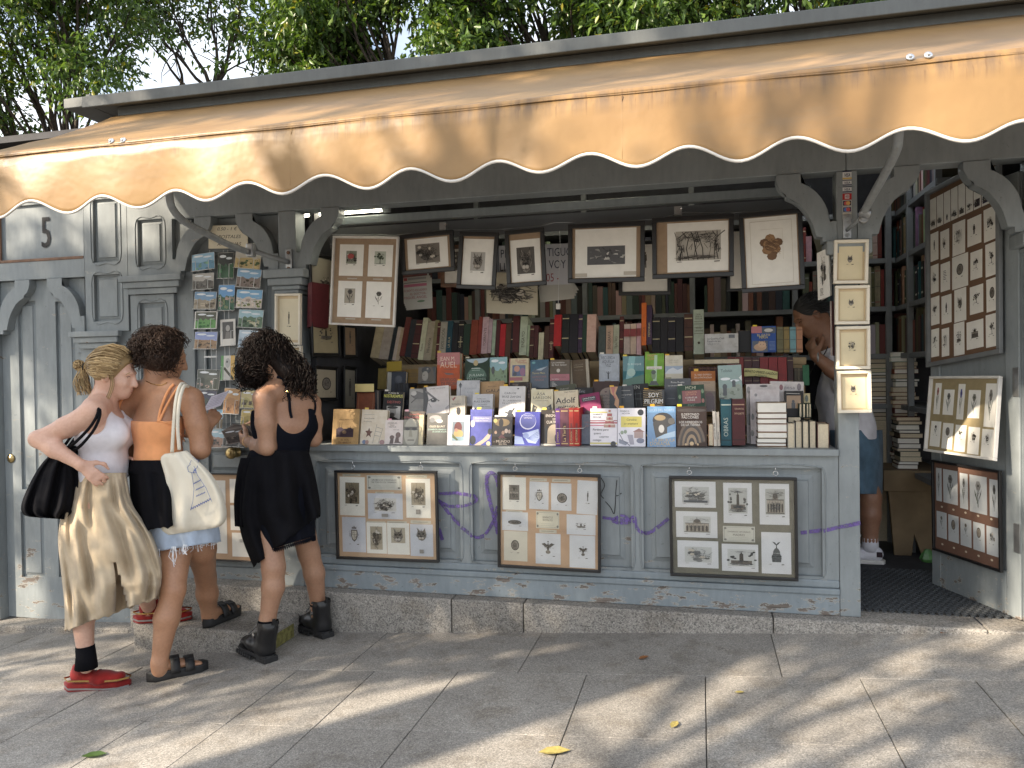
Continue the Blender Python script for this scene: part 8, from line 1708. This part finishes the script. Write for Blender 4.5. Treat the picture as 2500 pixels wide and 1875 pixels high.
for k in range(90):
    u = rp.uniform(-.98, .98); x = 441+95*u; y = 1352+(1322-1352)*(u+1)/2; s_ = -1 if rp.random() < .8 else 1; b = J(x, y, t+.05+s_*.168*math.sqrt(1-u*u)); L_ = rp.choice((.008, .012, .015, .03)); m.tube([b, b+Vector((rp.gauss(0, .004), -.003, -L_*.5)), b+Vector((rp.gauss(0, .008), -.002, -L_))], .0011, 3)
for x, L_ in ((354, .045), (382, .05), (420, .09), (447, .04)):
    for j in range(5): b = dn_.front(x+j*2, 1345-(x-346)*.15, .001); m.tube([b, b+Vector((rp.gauss(0, .006), -.004, -L_*.5)), b+Vector((rp.gauss(0, .01), -.004, -L_*rp.uniform(.7, 1.1)))], .0013, 3)
m.build('frayed_hem', 'fray', p2)
Loft([(1124, 1124, 318, 452, t-.01, .125), (1150, 1150, 312, 462, t-.01, .15), (1165, 1165, 316, 470, t-.01, .155), (1220, 1215, 319, 480, t-.01, .178), (1275, 1262, 325, 480, t-.005, .188), (1299, 1276, 327, 480, t-.005, .19)], 80, 6, .010, 9, 8, .8, lambda x, y, v: x > 440 and y > 1150, 7).build('tied_cardigan', 'black_cloth', p2)
HB = Body(); HB.e(hq(0, -.02, .028), np.stack([hs_, hf, hu]), (.098, .108, .100), .01).e(hq(.03, -.03, -.03), np.stack([hs_, hf, hu]), (.085, .075, .06), .03)
HB.mesh('hair', 'hair_brown', p2, .008, 0, lambda X: (X-hq(0, .066, 0)) @ unit(hf), 2)
cs = []
for _ in range(1500):
    d = unit(V3(rp.gauss(0, 1), rp.gauss(0, 1), rp.gauss(.25, 1))); loc = np.array([d @ hs_, d @ hf, d @ hu])
    if loc[1] > .62 or loc[2] < -.66: continue
    cs.append((hq(0, -.025, .022)+hs_*loc[0]*.098+hf*loc[1]*.100+hu*loc[2]*.088, unit(d+V3(rp.gauss(0, .5), rp.gauss(0, .5), rp.gauss(-.15, .5)))))
curls('hair', 'hair_brown', p2, cs, rp, (.007, .014), (1.6, 2.8), (.038, .068), .0019, .45, 16)
MB().tube([B2.hit(x, y, .002) for x, y in ((356, 930), (368, 936), (382, 940), (396, 940), (408, 934))], .0018, 5).build('necklace', 'gold', p2, smooth=True)
for hp, tp, d, n in fe:
    pts = [(-.015, 0), (.02, .034), (.09, .034), (.16, .046), (.215, .044), (.25, .022), (.255, -.0), (.235, -.034), (.16, -.046), (.09, -.036), (.02, -.034)]
    ring = lambda z, k: [hp+d*(a*(1 if a > 0 else k))+n*b*k+UPZ*(z+.010*max(0, a-.2)*4) for a, b in pts]
    MB().loft([ring(.001, .94), ring(.010, 1.02), ring(.024, 1.03), ring(.036, .98), ring(.044, 1.0)]).build('sandal_sole', 'black_foam', p2, smooth=True)
    for a, hgt in ((.105, .100), (.168, .088)):
        m = MB(); rr = []
        for w in (-.020, .020): rr.append([hp+d*(a+w)+n*.049*math.cos(q)*1.0+UPZ*(.030+(hgt-.034)*math.sin(q)) for q in [math.pi*k/10 for k in range(11)]])
        m.loft(rr, cap=False, closed=False); o = m.build('sandal_strap', 'black_foam', p2, smooth=True); sd_ = o.modifiers.new('solid', 'SOLIDIFY'); sd_.thickness = .006
        c = hp+d*a+n*.03+UPZ*(hgt-.008); MB().obox(Vector(c)-Vector(d)*.012-Vector(n)*.010, Vector(d)*.024, Vector(n)*.020, (0, 0, .006)).build('buckle', 'rubber', p2, bevel=.002)
tote = thing('tote_bag', 'cream cotton tote bag with a faint blue line drawing on the curly-haired woman', 'bag', jn(470, 1300, t-.16))
tb = Loft([(1108, 1100, 402, 456, t-.17, .020), (1122, 1114, 392, 472, t-.17, .030), (1165, 1160, 402, 518, t-.16, .05), (1212, 1208, 397, 545, t-.15, .06), (1258, 1252, 390, 554, t-.14, .062), (1292, 1276, 394, 548, t-.14, .05), (1306, 1288, 412, 530, t-.14, .02)], 72, 6, .009, 5, 17, .7, thick=0); tb.build('bag_body', 'canvas_tote', tote, 'tb')
strap('strap', [J(420, 1104, t-.195), J(424, 1040, t-.20), J(430, 975, t-.175), J(441, 940, t-.12), J(452, 945, t-.06), J(452, 1000, t+.02), J(440, 1060, t+.04)], .0085, 0, 'canvas_tote', tote)
strap('strap', [J(438, 1098, t-.195), J(434, 1040, t-.205), J(438, 980, t-.185), J(449, 944, t-.13), J(460, 950, t-.06), J(458, 1000, t+.02), J(446, 1060, t+.04)], .0085, 0, 'canvas_tote', tote)
m = MB()
def ink(pts, r=.0012): m.tube([tb.front(300+x/1.8436, 780+y/1.8436, .003) for x, y in pts], r, 4)
ink([(300, 650), (315, 620), (340, 635), (335, 665), (315, 690), (295, 685), (290, 665), (305, 650)]); ink([(320, 660), (335, 700), (375, 760), (400, 820)]); ink([(310, 690), (320, 760), (315, 820), (305, 855)])
for k in range(9): ink([(305+k*10, 858-k*5), (311+k*10, 846-k*5), (316+k*10, 852-k*5)], .0022)
for y, a, b in ((742, 318, 352), (770, 328, 366), (798, 330, 372)):
    for k in range(6): x = a+(b-a)*k/6; ink([(x, y-k*3), (x+4, y-8-k*3), (x+5, y-2-k*3)], .0014)
ink([(325, 670), (330, 690), (318, 690), (322, 675)], .003); m.build('line_drawing', 'blue_ink', tote)
hp_ = jn(508, 1002, t+.17); o, ux, uy = J(516, 968, t+.14), J(560, 953, t+.24)-J(516, 968, t+.14), J(494, 1006, t+.10)-J(516, 968, t+.14)
k = MB().obox(o, ux, uy, (0, .0008, .0003)).build('postcard', PT('#e4e0ee'), None, origin=o); tag(k, 'lilac-backed postcard held up by the curly-haired woman', 'postcard'); a = Art()
for i in range(6): a.l([(.08, .15+.12*i), (.9, .15+.12*i)], .02, '#9a94ac')
a.poly([(.35, .05), (.7, .05), (.5, .7)], '#d8d4e4'); n_ = ux.cross(uy); n_ = n_ if n_.dot(CAM-o) > 0 else -n_; a.put('writing', o, ux, uy, n_, k, base=.0012)

# ------------------------------------------------ person 3: long dark curls, black dress, boots
t = 3.86; f3_ = unit((-.66, .75, 0)); s3_ = np.cross(f3_, UPZ)
p3 = thing('person', 'woman with long black curls in a black low-back dress and chunky black boots', 'person', G(650, 1600), 'women browsing postcards')
B3 = Body(); hq, hf, hs_, hu = head(B3, jn(650, 872, t), (-.70, .52, -.45), (-.28, .1, 1), .97)
nb = jn(698, 945, t); B3.chain([hq(0, -.03, -.05), nb], [.050, .054], .03)
ch, wa, hi_ = jn(696, 1035, t), jn(683, 1105, t), jn(680, 1200, t)
B3.t(jn(700, 978, t), ch, (.150, .058), (.142, .090), s3_, .05).t(ch, wa, (.140, .090), (.118, .082), s3_, .04).t(wa, hi_, (.120, .084), (.145, .105), s3_, .04)
for k in (-1, 1): B3.e(ch+f3_*.07+s3_*.066*k-UPZ*.005, np.eye(3), (.054, .054, .054), .03)
shL, shR = jn(644, 972, t-.11), jn(757, 985, t+.08)
B3.chain([nb+V3(0, 0, -.02), (nb+shL)/2+V3(0, 0, .01), shL], [.048, .047, .049], .03).chain([nb+V3(0, 0, -.02), (nb+shR)/2+V3(0, 0, .008), shR], [.048, .046, .048], .03)
elL, wrL = jn(652, 1092, t-.12), jn(606, 1078, t+.03); B3.chain([shL, (shL+elL)/2+V3(.004, -.006, 0), elL], [.050, .047, .038], .02).chain([elL, elL*.5+wrL*.5, wrL], [.040, .038, .025], .02)
hand(B3, wrL, jn(574, 1066, t+.13)-wrL, V3(-.35, -.8, -.2), V3(-.2, 0, 1), .6, .92)
elR, wrR = jn(767, 1072, t+.09), jn(655, 1050, t+.32); B3.chain([shR, (shR+elR)/2+V3(.008, 0, 0), elR], [.048, .044, .036], .02).chain([elR, wrR], [.037, .025], .02); hand(B3, wrR, (-.8, .1, .05), (.2, .7, .5), (0, -.2, 1), .5, .9)
kL, aL = jn(668, 1385, 3.72), jn(653, 1512, 3.71); B3.chain([hi_-s3_*.07, kL, kL*.62+aL*.38+V3(.010, 0, 0), aL, aL-UPZ*.05], [.08, .054, .052, .037, .037], .02)
kR, aR = jn(754, 1350, 3.97), jn(777, 1478, 4.03); B3.chain([hi_+s3_*.07, kR, kR*.62+aR*.38+V3(.010, 0, 0), aR, aR-UPZ*.05], [.08, .054, .052, .037, .037], .02)
B3.mesh('body', 'skin_olive', p3)
T3 = Body(); T3.p = [q for q in B3.p if q[0] == 't'][:3]+[q for q in B3.p if q[0] == 'e' and abs(q[3][0]-.054) < 1e-6]
def clip3(X):
    c = wa[2]-.06-X[..., 2]; bk = jn(712, 990, t)-f3_*.12; c = np.maximum(c, .108-np.linalg.norm((X-bk)*V3(1, 1, .72), axis=-1)); c = np.maximum(c, X[..., 2]-(ch[2]+.075))
    for sh in (shR, shL): c = np.maximum(c, .070-np.linalg.norm((X-(sh+V3(0, 0, -.02)+(sh-nb)*.10))*V3(1, 1, .6), axis=-1))
    return c
T3.mesh('dress_top', 'black_dress', p3, .006, .007, clip3, 2)
strap('shoulder_strap', [B3.hit(x, y, .004) for x, y in ((676, 920), (690, 925), (700, 945), (706, 975), (708, 1000), (712, 1020))], .0075, 0, 'black_dress', p3)
strap('shoulder_strap', [B3.hit(x, y, .004) for x, y in ((745, 955), (766, 975), (770, 995), (766, 1012), (758, 1030))], .005, 0, 'black_dress', p3)
MB().lathe(B3.hit(702, 957, .012), [(.006, -.002), (.006, .002), (.004, .003), (.0001, .003)], 10, -A_).build('strap_ring', 'gold', p3)
ds = Loft([(1098, 1098, 614, 750, t, .105), (1150, 1150, 602, 762, t, .13), (1230, 1225, 598, 768, t-.005, .16), (1300, 1280, 614, 770, t-.01, .175), (1347, 1308, 638, 770, t-.01, .18)], 80, 6, .006, 6, 4, 1, None, 0, .003); ds.build('dress_skirt', 'black_dress', p3)
m = MB(); r0_ = ds.rings[-1]
for k in range(len(r0_)):
    a, b = r0_[k], r0_[(k+1) % len(r0_)]; c = (a+b)/2; m.tube([a, c+Vector((0, 0, -.022)), b], .003, 4); m.tube([c+Vector((0, 0, -.012+.006*math.cos(q))) + (b-a)*.35*math.sin(q) for q in [1.05*j for j in range(7)]], .0018, 4)
m.build('lace_hem', 'black_dress', p3)
Loft([(1100, 1100, 611, 752, t-.005, .125), (1135, 1135, 597, 762, t-.005, .155), (1190, 1185, 586, 773, t-.01, .18), (1250, 1222, 581, 779, t-.015, .20), (1310, 1242, 590, 783, t-.015, .205), (1382, 1256, 618, 783, t-.015, .205)], 96, 6, .024, 6, 9, .6, None, 8).build('tied_cardigan', 'black_cloth', p3)
Loft([(1118, 1118, 588, 622, t-.05, .03), (1160, 1160, 578, 612, t-.05, .04), (1220, 1220, 572, 604, t-.05, .042), (1284, 1288, 574, 600, t-.05, .045)], 30, 6, .010, 4, 2, 1, None, 2).build('hanging_sleeve', 'black_cloth', p3)
HB = Body(); ax = np.stack([hs_, hf, hu]); HB.e(hq(0, -.02, .024), ax, (.086, .098, .093), .01).chain([hq(.02, -.05, -.02), jn(706, 905, t-.03), jn(735, 935, t-.03)], [.070, .055, .025], .03).c(hq(-.05, .02, -.02), hq(-.06, .02, -.08), .035, .02, .03)
HB.mesh('hair', 'hair_dark', p3, .008, 0, lambda X: (X-hq(0, .075, 0)) @ unit(hf), 2)
m = MB()
for _ in range(900):
    d = unit(V3(rp.gauss(0, 1), rp.gauss(0, 1), rp.gauss(.5, .9))); loc = np.array([d @ hs_, d @ hf, d @ hu])
    if loc[1] > .6: continue
    root = hq(0, -.02, .022)+hs_*loc[0]*.09+hf*loc[1]*.10+hu*loc[2]*.096
    if loc[0] < -.1 or loc[1] > .3: e = hq(-.085+rp.gauss(0, .03), .03+rp.gauss(0, .04), -.085-rp.random()*.06); w = -.03
    else: e = jn(rp.uniform(690, 775), rp.triangular(915, 985, 935), t+rp.uniform(-.10, .02)); w = .02
    e = np.array(e); mid = (root+e)/2+unit((root+e)/2-np.array(hq(0, -.02, 0)))*rp.uniform(.03, .062); ph = rp.uniform(0, 6.28); T = rp.uniform(3, 6); R1 = rp.uniform(.007, .015); base = bez([root, mid, e], 9); pts = []
    dd = Vector(e-root).normalized(); a_ = dd.orthogonal().normalized(); b_ = dd.cross(a_)
    for i, q in enumerate(base): u = i/(len(base)-1); pts.append(q+(a_*math.cos(ph+T*6.28*u)+b_*math.sin(ph+T*6.28*u))*R1*min(1, .3+1.6*u))
    m.tube(pts, .0020, 3, cap=False)
cs = []
for _ in range(900):
    d = unit(V3(rp.gauss(0, 1), rp.gauss(0, 1), rp.gauss(.5, 1))); l_ = np.array([d @ hs_, d @ hf, d @ hu])
    if l_[1] > .7 or l_[2] < -.5: continue
    cs.append((hq(0, -.02, .022)+hs_*l_[0]*.088+hf*l_[1]*.098+hu*l_[2]*.092, unit(d*.7+V3(.25, -.1, -.55)+V3(rp.gauss(0, .4), rp.gauss(0, .4), rp.gauss(0, .3)))))
curls('hair', 'hair_dark', p3, cs, rp, (.006, .013), (1.4, 2.6), (.05, .085), .0019, .6, 16)
m.build('hair', 'hair_dark', p3, smooth=True)
for gh, gt, an in ((G(660, 1617), G(574, 1601), aL), (G(800, 1557), G(708, 1545), aR)):
    gh = np.array(gh); d = unit(f3_*.55+unit((np.array(gt)-gh)*V3(1, 1, 0))*.8); n = np.cross(d, UPZ); gt = gh+d*.27; S = Body(); an = np.array(an)
    S.t(gh+d*.045+UPZ*.055, gh+d*.14+UPZ*.07, (.040, .040), (.043, .040), n, .03).t(gh+d*.13+UPZ*.062, gt-d*.05+UPZ*.056, (.044, .036), (.042, .026), n, .03).t(gh+d*.05+UPZ*.06, np.array((gh[0]*.3+an[0]*.7, gh[1]*.3+an[1]*.7, gh[2]+.165)), (.044, .05), (.047, .052), n, .03)
    S.mesh('boot', 'black_leather', p3, .006, 0, lambda X, z=gh[2]: np.maximum(z+.024-X[..., 2], X[..., 2]-(z+.19)), 2)
    pts = [(-.012, 0), (.0, .030), (.03, .042), (.1, .040), (.18, .048), (.24, .040), (.272, .014), (.272, -.014), (.24, -.040), (.18, -.048), (.1, -.040), (.03, -.042), (.0, -.030)]
    ring = lambda z, k, s_=1: [gh+d*(a*k)+n*b*k+UPZ*z for a, b in pts]
    MB().loft([ring(.016, 1), ring(.030, 1.03), ring(.034, 1.02)]).build('boot_sole', 'black_foam', p3)
    hl = [(-.010, -.036), (.075, -.040), (.075, .040), (-.010, .036)]; MB().loft([[gh+d*a+n*b+UPZ*z for a, b in hl] for z in (.0, .028)]).build('boot_heel', 'black_foam', p3, bevel=.004)
    m = MB()
    for j in range(7):
        for sg in (-1, 1): c = gh+d*(.115+.022*j)+n*.040*sg; m.obox(Vector(c)-Vector(d)*.007, Vector(d)*.014, Vector(n)*.010*sg, (0, 0, .018))
    tag(m.build('boot_tread', 'black_foam', p3), kind='stuff')
    top = np.array((gh[0]*.3+an[0]*.7, gh[1]*.3+an[1]*.7, gh[2]+.185)); MB().tube([top+UPZ*.008, top-UPZ*.006], [.049, .052], 18, cap=False).build('boot_cuff', 'black_leather', p3, smooth=True)
    zs_ = [S.hit(*xy, .002) for xy in ()]; a0_ = top+d*.052; b0_ = gh+d*.17+UPZ*.105; off_ = -n*.012 if (-n) @ np.array(A_) < 0 else n*.012
    MB().tube([a0_+off_*1.5, (a0_+b0_)/2+off_*1.6-d*.006, b0_+off_*1.8], .0028, 5).build('zip', 'steel', p3, smooth=True)
    c = gh+d*.07+UPZ*.125; sgn = -1 if (-n) @ np.array(A_) < 0 else 1; MB().lathe(c+n*sgn*.049, [(.011, -.004), (.011, .002), (.006, .003), (.0001, .003)], 12, n*sgn).build('badge', 'chrome', p3)
    MB().tube([an+UPZ*.0, np.array((an[0], an[1], gh[2]+.17))], [.0425, .046], 16).build('sock', 'black_cloth', p3, smooth=True)
    MB().obox(Vector(top-d*.055-n*.008), Vector(n*.016), Vector(-d*.004), (0, 0, .03)).build('pull_tab', 'black_leather', p3)
MB().tube([wrL+(np.array(V3(0, 0, 1))*math.cos(k*.6)+np.array(s3_)*math.sin(k*.6))*.028 for k in range(11)], .0035, 6).build('wristband', PT('#e0b98a'), p3, smooth=True)
for i in range(6):
    o = J(540+i*5, 1052-i*3, t+.10+.012*i); ux, uy = J(600+i*4, 1040+i*4, t+.16)-J(540, 1052, t+.10), J(562, 1085, t+.08)-J(540, 1052, t+.10); ux *= .95; q = Matrix.Rotation(R_(-12+5*i), 3, 'Z'); ux, uy = q @ ux, q @ uy; nn = ux.cross(uy).normalized(); nn = nn if nn.z > 0 else -nn
    k = MB().obox(o+nn*.0018*i, ux, uy, -nn*.0007).build('postcard', PT('#8a8078'), None, origin=o); tag(k, ['lowest', 'second lowest', 'third lowest', 'third highest', 'second highest', 'topmost'][i]+' card of the fan held by the woman in black', 'postcard', 'fan of cards in her hands')
    a = Art(); land(a, rc, '#6a5f56', '#544840', '#3a322c', ['#8a7a6a', '#4a423c'], .03, .05, .97, .95); a.put('picture', o+nn*.0018*i, ux, uy, nn, k)

# ------------------------------------------------ the vendor inside, head bent, hand to his chin
t = 4.62; f4_ = unit((-.95, -.18, 0)); s4_ = np.cross(f4_, UPZ)
p4 = thing('person', 'man in white t-shirt and denim shorts inside the stall, hand at his chin', 'person', PZ(2110, 1365, .0915))
B4 = Body(); hq, hf, hs_, hu = head(B4, jn(1977, 772, t), (-.80, -.22, -.52), (-.55, 0, 1), 1.04, True)
nb = jn(2030, 858, t); B4.chain([hq(0, -.03, -.05), nb], [.062, .066], .03)
ch, wa, hi_ = jn(2050, 950, t), jn(2068, 1040, t), jn(2085, 1105, t)
B4.t(jn(2035, 885, t), ch, (.19, .075), (.18, .125), s4_, .05).t(ch, wa, (.175, .125), (.165, .13), s4_, .05).t(wa, hi_, (.165, .125), (.17, .125), s4_, .05)
shR, shL = jn(2048, 895, t-.19), jn(2040, 895, t+.19)
for sh in (shR, shL): B4.chain([nb-UPZ*.03, sh], [.06, .06], .03)
elL = jn(2044, 935, t-.30); wrL = jn(1990, 868, t-.22)
B4.chain([shL, jn(2065, 1000, t+.24), jn(2010, 980, t+.1)], [.056, .044, .03], .02); hand(B4, jn(2010, 980, t+.1), (-.8, -.2, .1), (0, -.4, .9), (0, .9, .3), .5)
B4.chain([shR, jn(2095, 985, t-.24), jn(2062, 925, t-.27)], [.058, .05, .046], .02).chain([jn(2062, 925, t-.27), jn(2030, 902, t-.25), wrL], [.046, .042, .03], .02)
hand(B4, wrL, jn(1973, 830, t-.15)-wrL, V3(-.6, -.7, 0), V3(.5, -.2, .8), .7)
for dx, tt in ((30, t-.10), (-30, t+.10)):
    k_, a_ = jn(2118+dx*.2, 1215, tt), jn(2118+dx*.2, 1318, tt); B4.chain([hi_+V3(0, (tt-t)*.9, 0), k_, k_*.6+a_*.4, a_, a_-UPZ*.04], [.075, .062, .060, .042, .04], .02)
B4.mesh('body', 'skin_man', p4, .007); facebits(p4, hq, hs_, hf, hu, 1, 'hair_grey')
T4 = Body(); T4.p = [q for q in B4.p if q[0] == 't'][:3]; T4.c(shR, shR*.5+jn(2095, 985, t-.24)*.5, .066, .070, .03).c(shL, shL*.5+jn(2065, 1000, t+.24)*.5, .066, .070, .03).c(nb-UPZ*.05, ch, .07, .1, .03).c(nb-UPZ*.035, shR, .062, .062, .03).c(nb-UPZ*.035, shL, .062, .062, .03)
zb = float(jn(2085, 1068, t)[2]); T4.mesh('t_shirt', 'tee_white', p4, .007, .012, lambda X: np.maximum(zb-X[..., 2], .075-np.linalg.norm(X-(nb+f4_*.02+UPZ*.05), axis=-1)), 2)
Loft([(1050, 1050, 2020, 2154, t, .20), (1110, 1110, 2030, 2156, t, .22), (1206, 1206, 2062, 2154, t, .22)], 60, 6, .006, 6, 6, 1).build('denim_shorts', 'denim_blue', p4)
q1_ = Body(); q1_.e(hq(0, -.022, .03), np.stack([hs_, hf, hu]), (.083, .100, .094), .01); q1_.mesh('hair', 'hair_grey', p4, .007, 0, lambda X: np.maximum((X-hq(0, .055, .03)) @ unit(hf-hu*.35), (hq(0, -.03, -.03)-X) @ unit(hu-hf*.55)), 2)
m = MB()
for _ in range(420):
    d = unit(V3(rp.gauss(0, 1), rp.gauss(0, 1), rp.gauss(.3, 1))); l_ = np.array([d @ hs_, d @ hf, d @ hu])
    if l_[1] > .62 or l_[2] < -.3-.3*(l_[1] < 0): continue
    r_ = hq(0, -.022, .03)+hs_*l_[0]*.082+hf*l_[1]*.098+hu*l_[2]*.092; g_ = unit(-hf*.8-hu*.25+d*.35+rp.gauss(0, .1)); m.tube([r_, r_+g_*.018+d*.004, r_+g_*.036], [.003, .0028, .001], 4, cap=False)
m.build('hair', 'hair_grey', p4, smooth=True)
for dx, tt in ((30, t-.10), (-30, t+.10)):
    c = jn(2118+dx*.2, 1318, tt); c[2] = .0925; d = unit((-.75, .1, 0)); n = np.cross(d, UPZ); S = Body(); S.t(c-d*.03+UPZ*.055, c+d*.10+UPZ*.045, (.038, .040), (.044, .030), n, .03).t(c+d*.08+UPZ*.04, c+d*.18+UPZ*.035, (.044, .028), (.034, .020), n, .03)
    S.mesh('sneaker', 'tee_white', p4, .007, .004, lambda X: .112-X[..., 2], 2); MB().loft([[c+d*(a-.07)+n*b*k+UPZ*z for a, b in ((0, .03), (.12, .045), (.24, .03), (.27, 0), (.24, -.03), (.12, -.045), (0, -.03), (-.012, 0))] for z, k in ((0, 1), (.024, 1.03))]).build('sole', 'white_frame', p4, bevel=.003)
    MB().obox(Vector(c-d*.045+UPZ*.045+np.array(-A_)*.046), Vector(d)*.03, (0, 0, .03), Vector(-A_)*.002).build('side_patch', PT('#2a1420'), p4)
    MB().tube([c+UPZ*.07, c+UPZ*.15], [.046, .047], 14).build('sock', 'tee_white', p4, smooth=True)
MB().tube([wrL+(UPZ*math.cos(k*.6)+unit(np.cross(wrL-jn(2030, 902, t-.25), UPZ))*math.sin(k*.6))*.033+unit(jn(2030, 902, t-.25)-wrL)*.02 for k in range(11)], .006, 6).build('watch', 'steel', p4, smooth=True)
strap('neck_cord', [T4.hit(x, y, .016) for x, y in ((2022, 845), (2012, 865), (2000, 880), (1992, 895))], .003, 0, 'rubber', p4)
Loft([(885, 890, 1992, 2012, t-.05, .02), (930, 935, 1972, 1998, t-.05, .03), (980, 980, 1965, 1990, t-.05, .03), (1000, 998, 1970, 1988, t-.05, .02)], 24, 5, .006, 4, 3, 1, thick=0).build('dark_pouch', 'black_cloth', p4, 'tb')
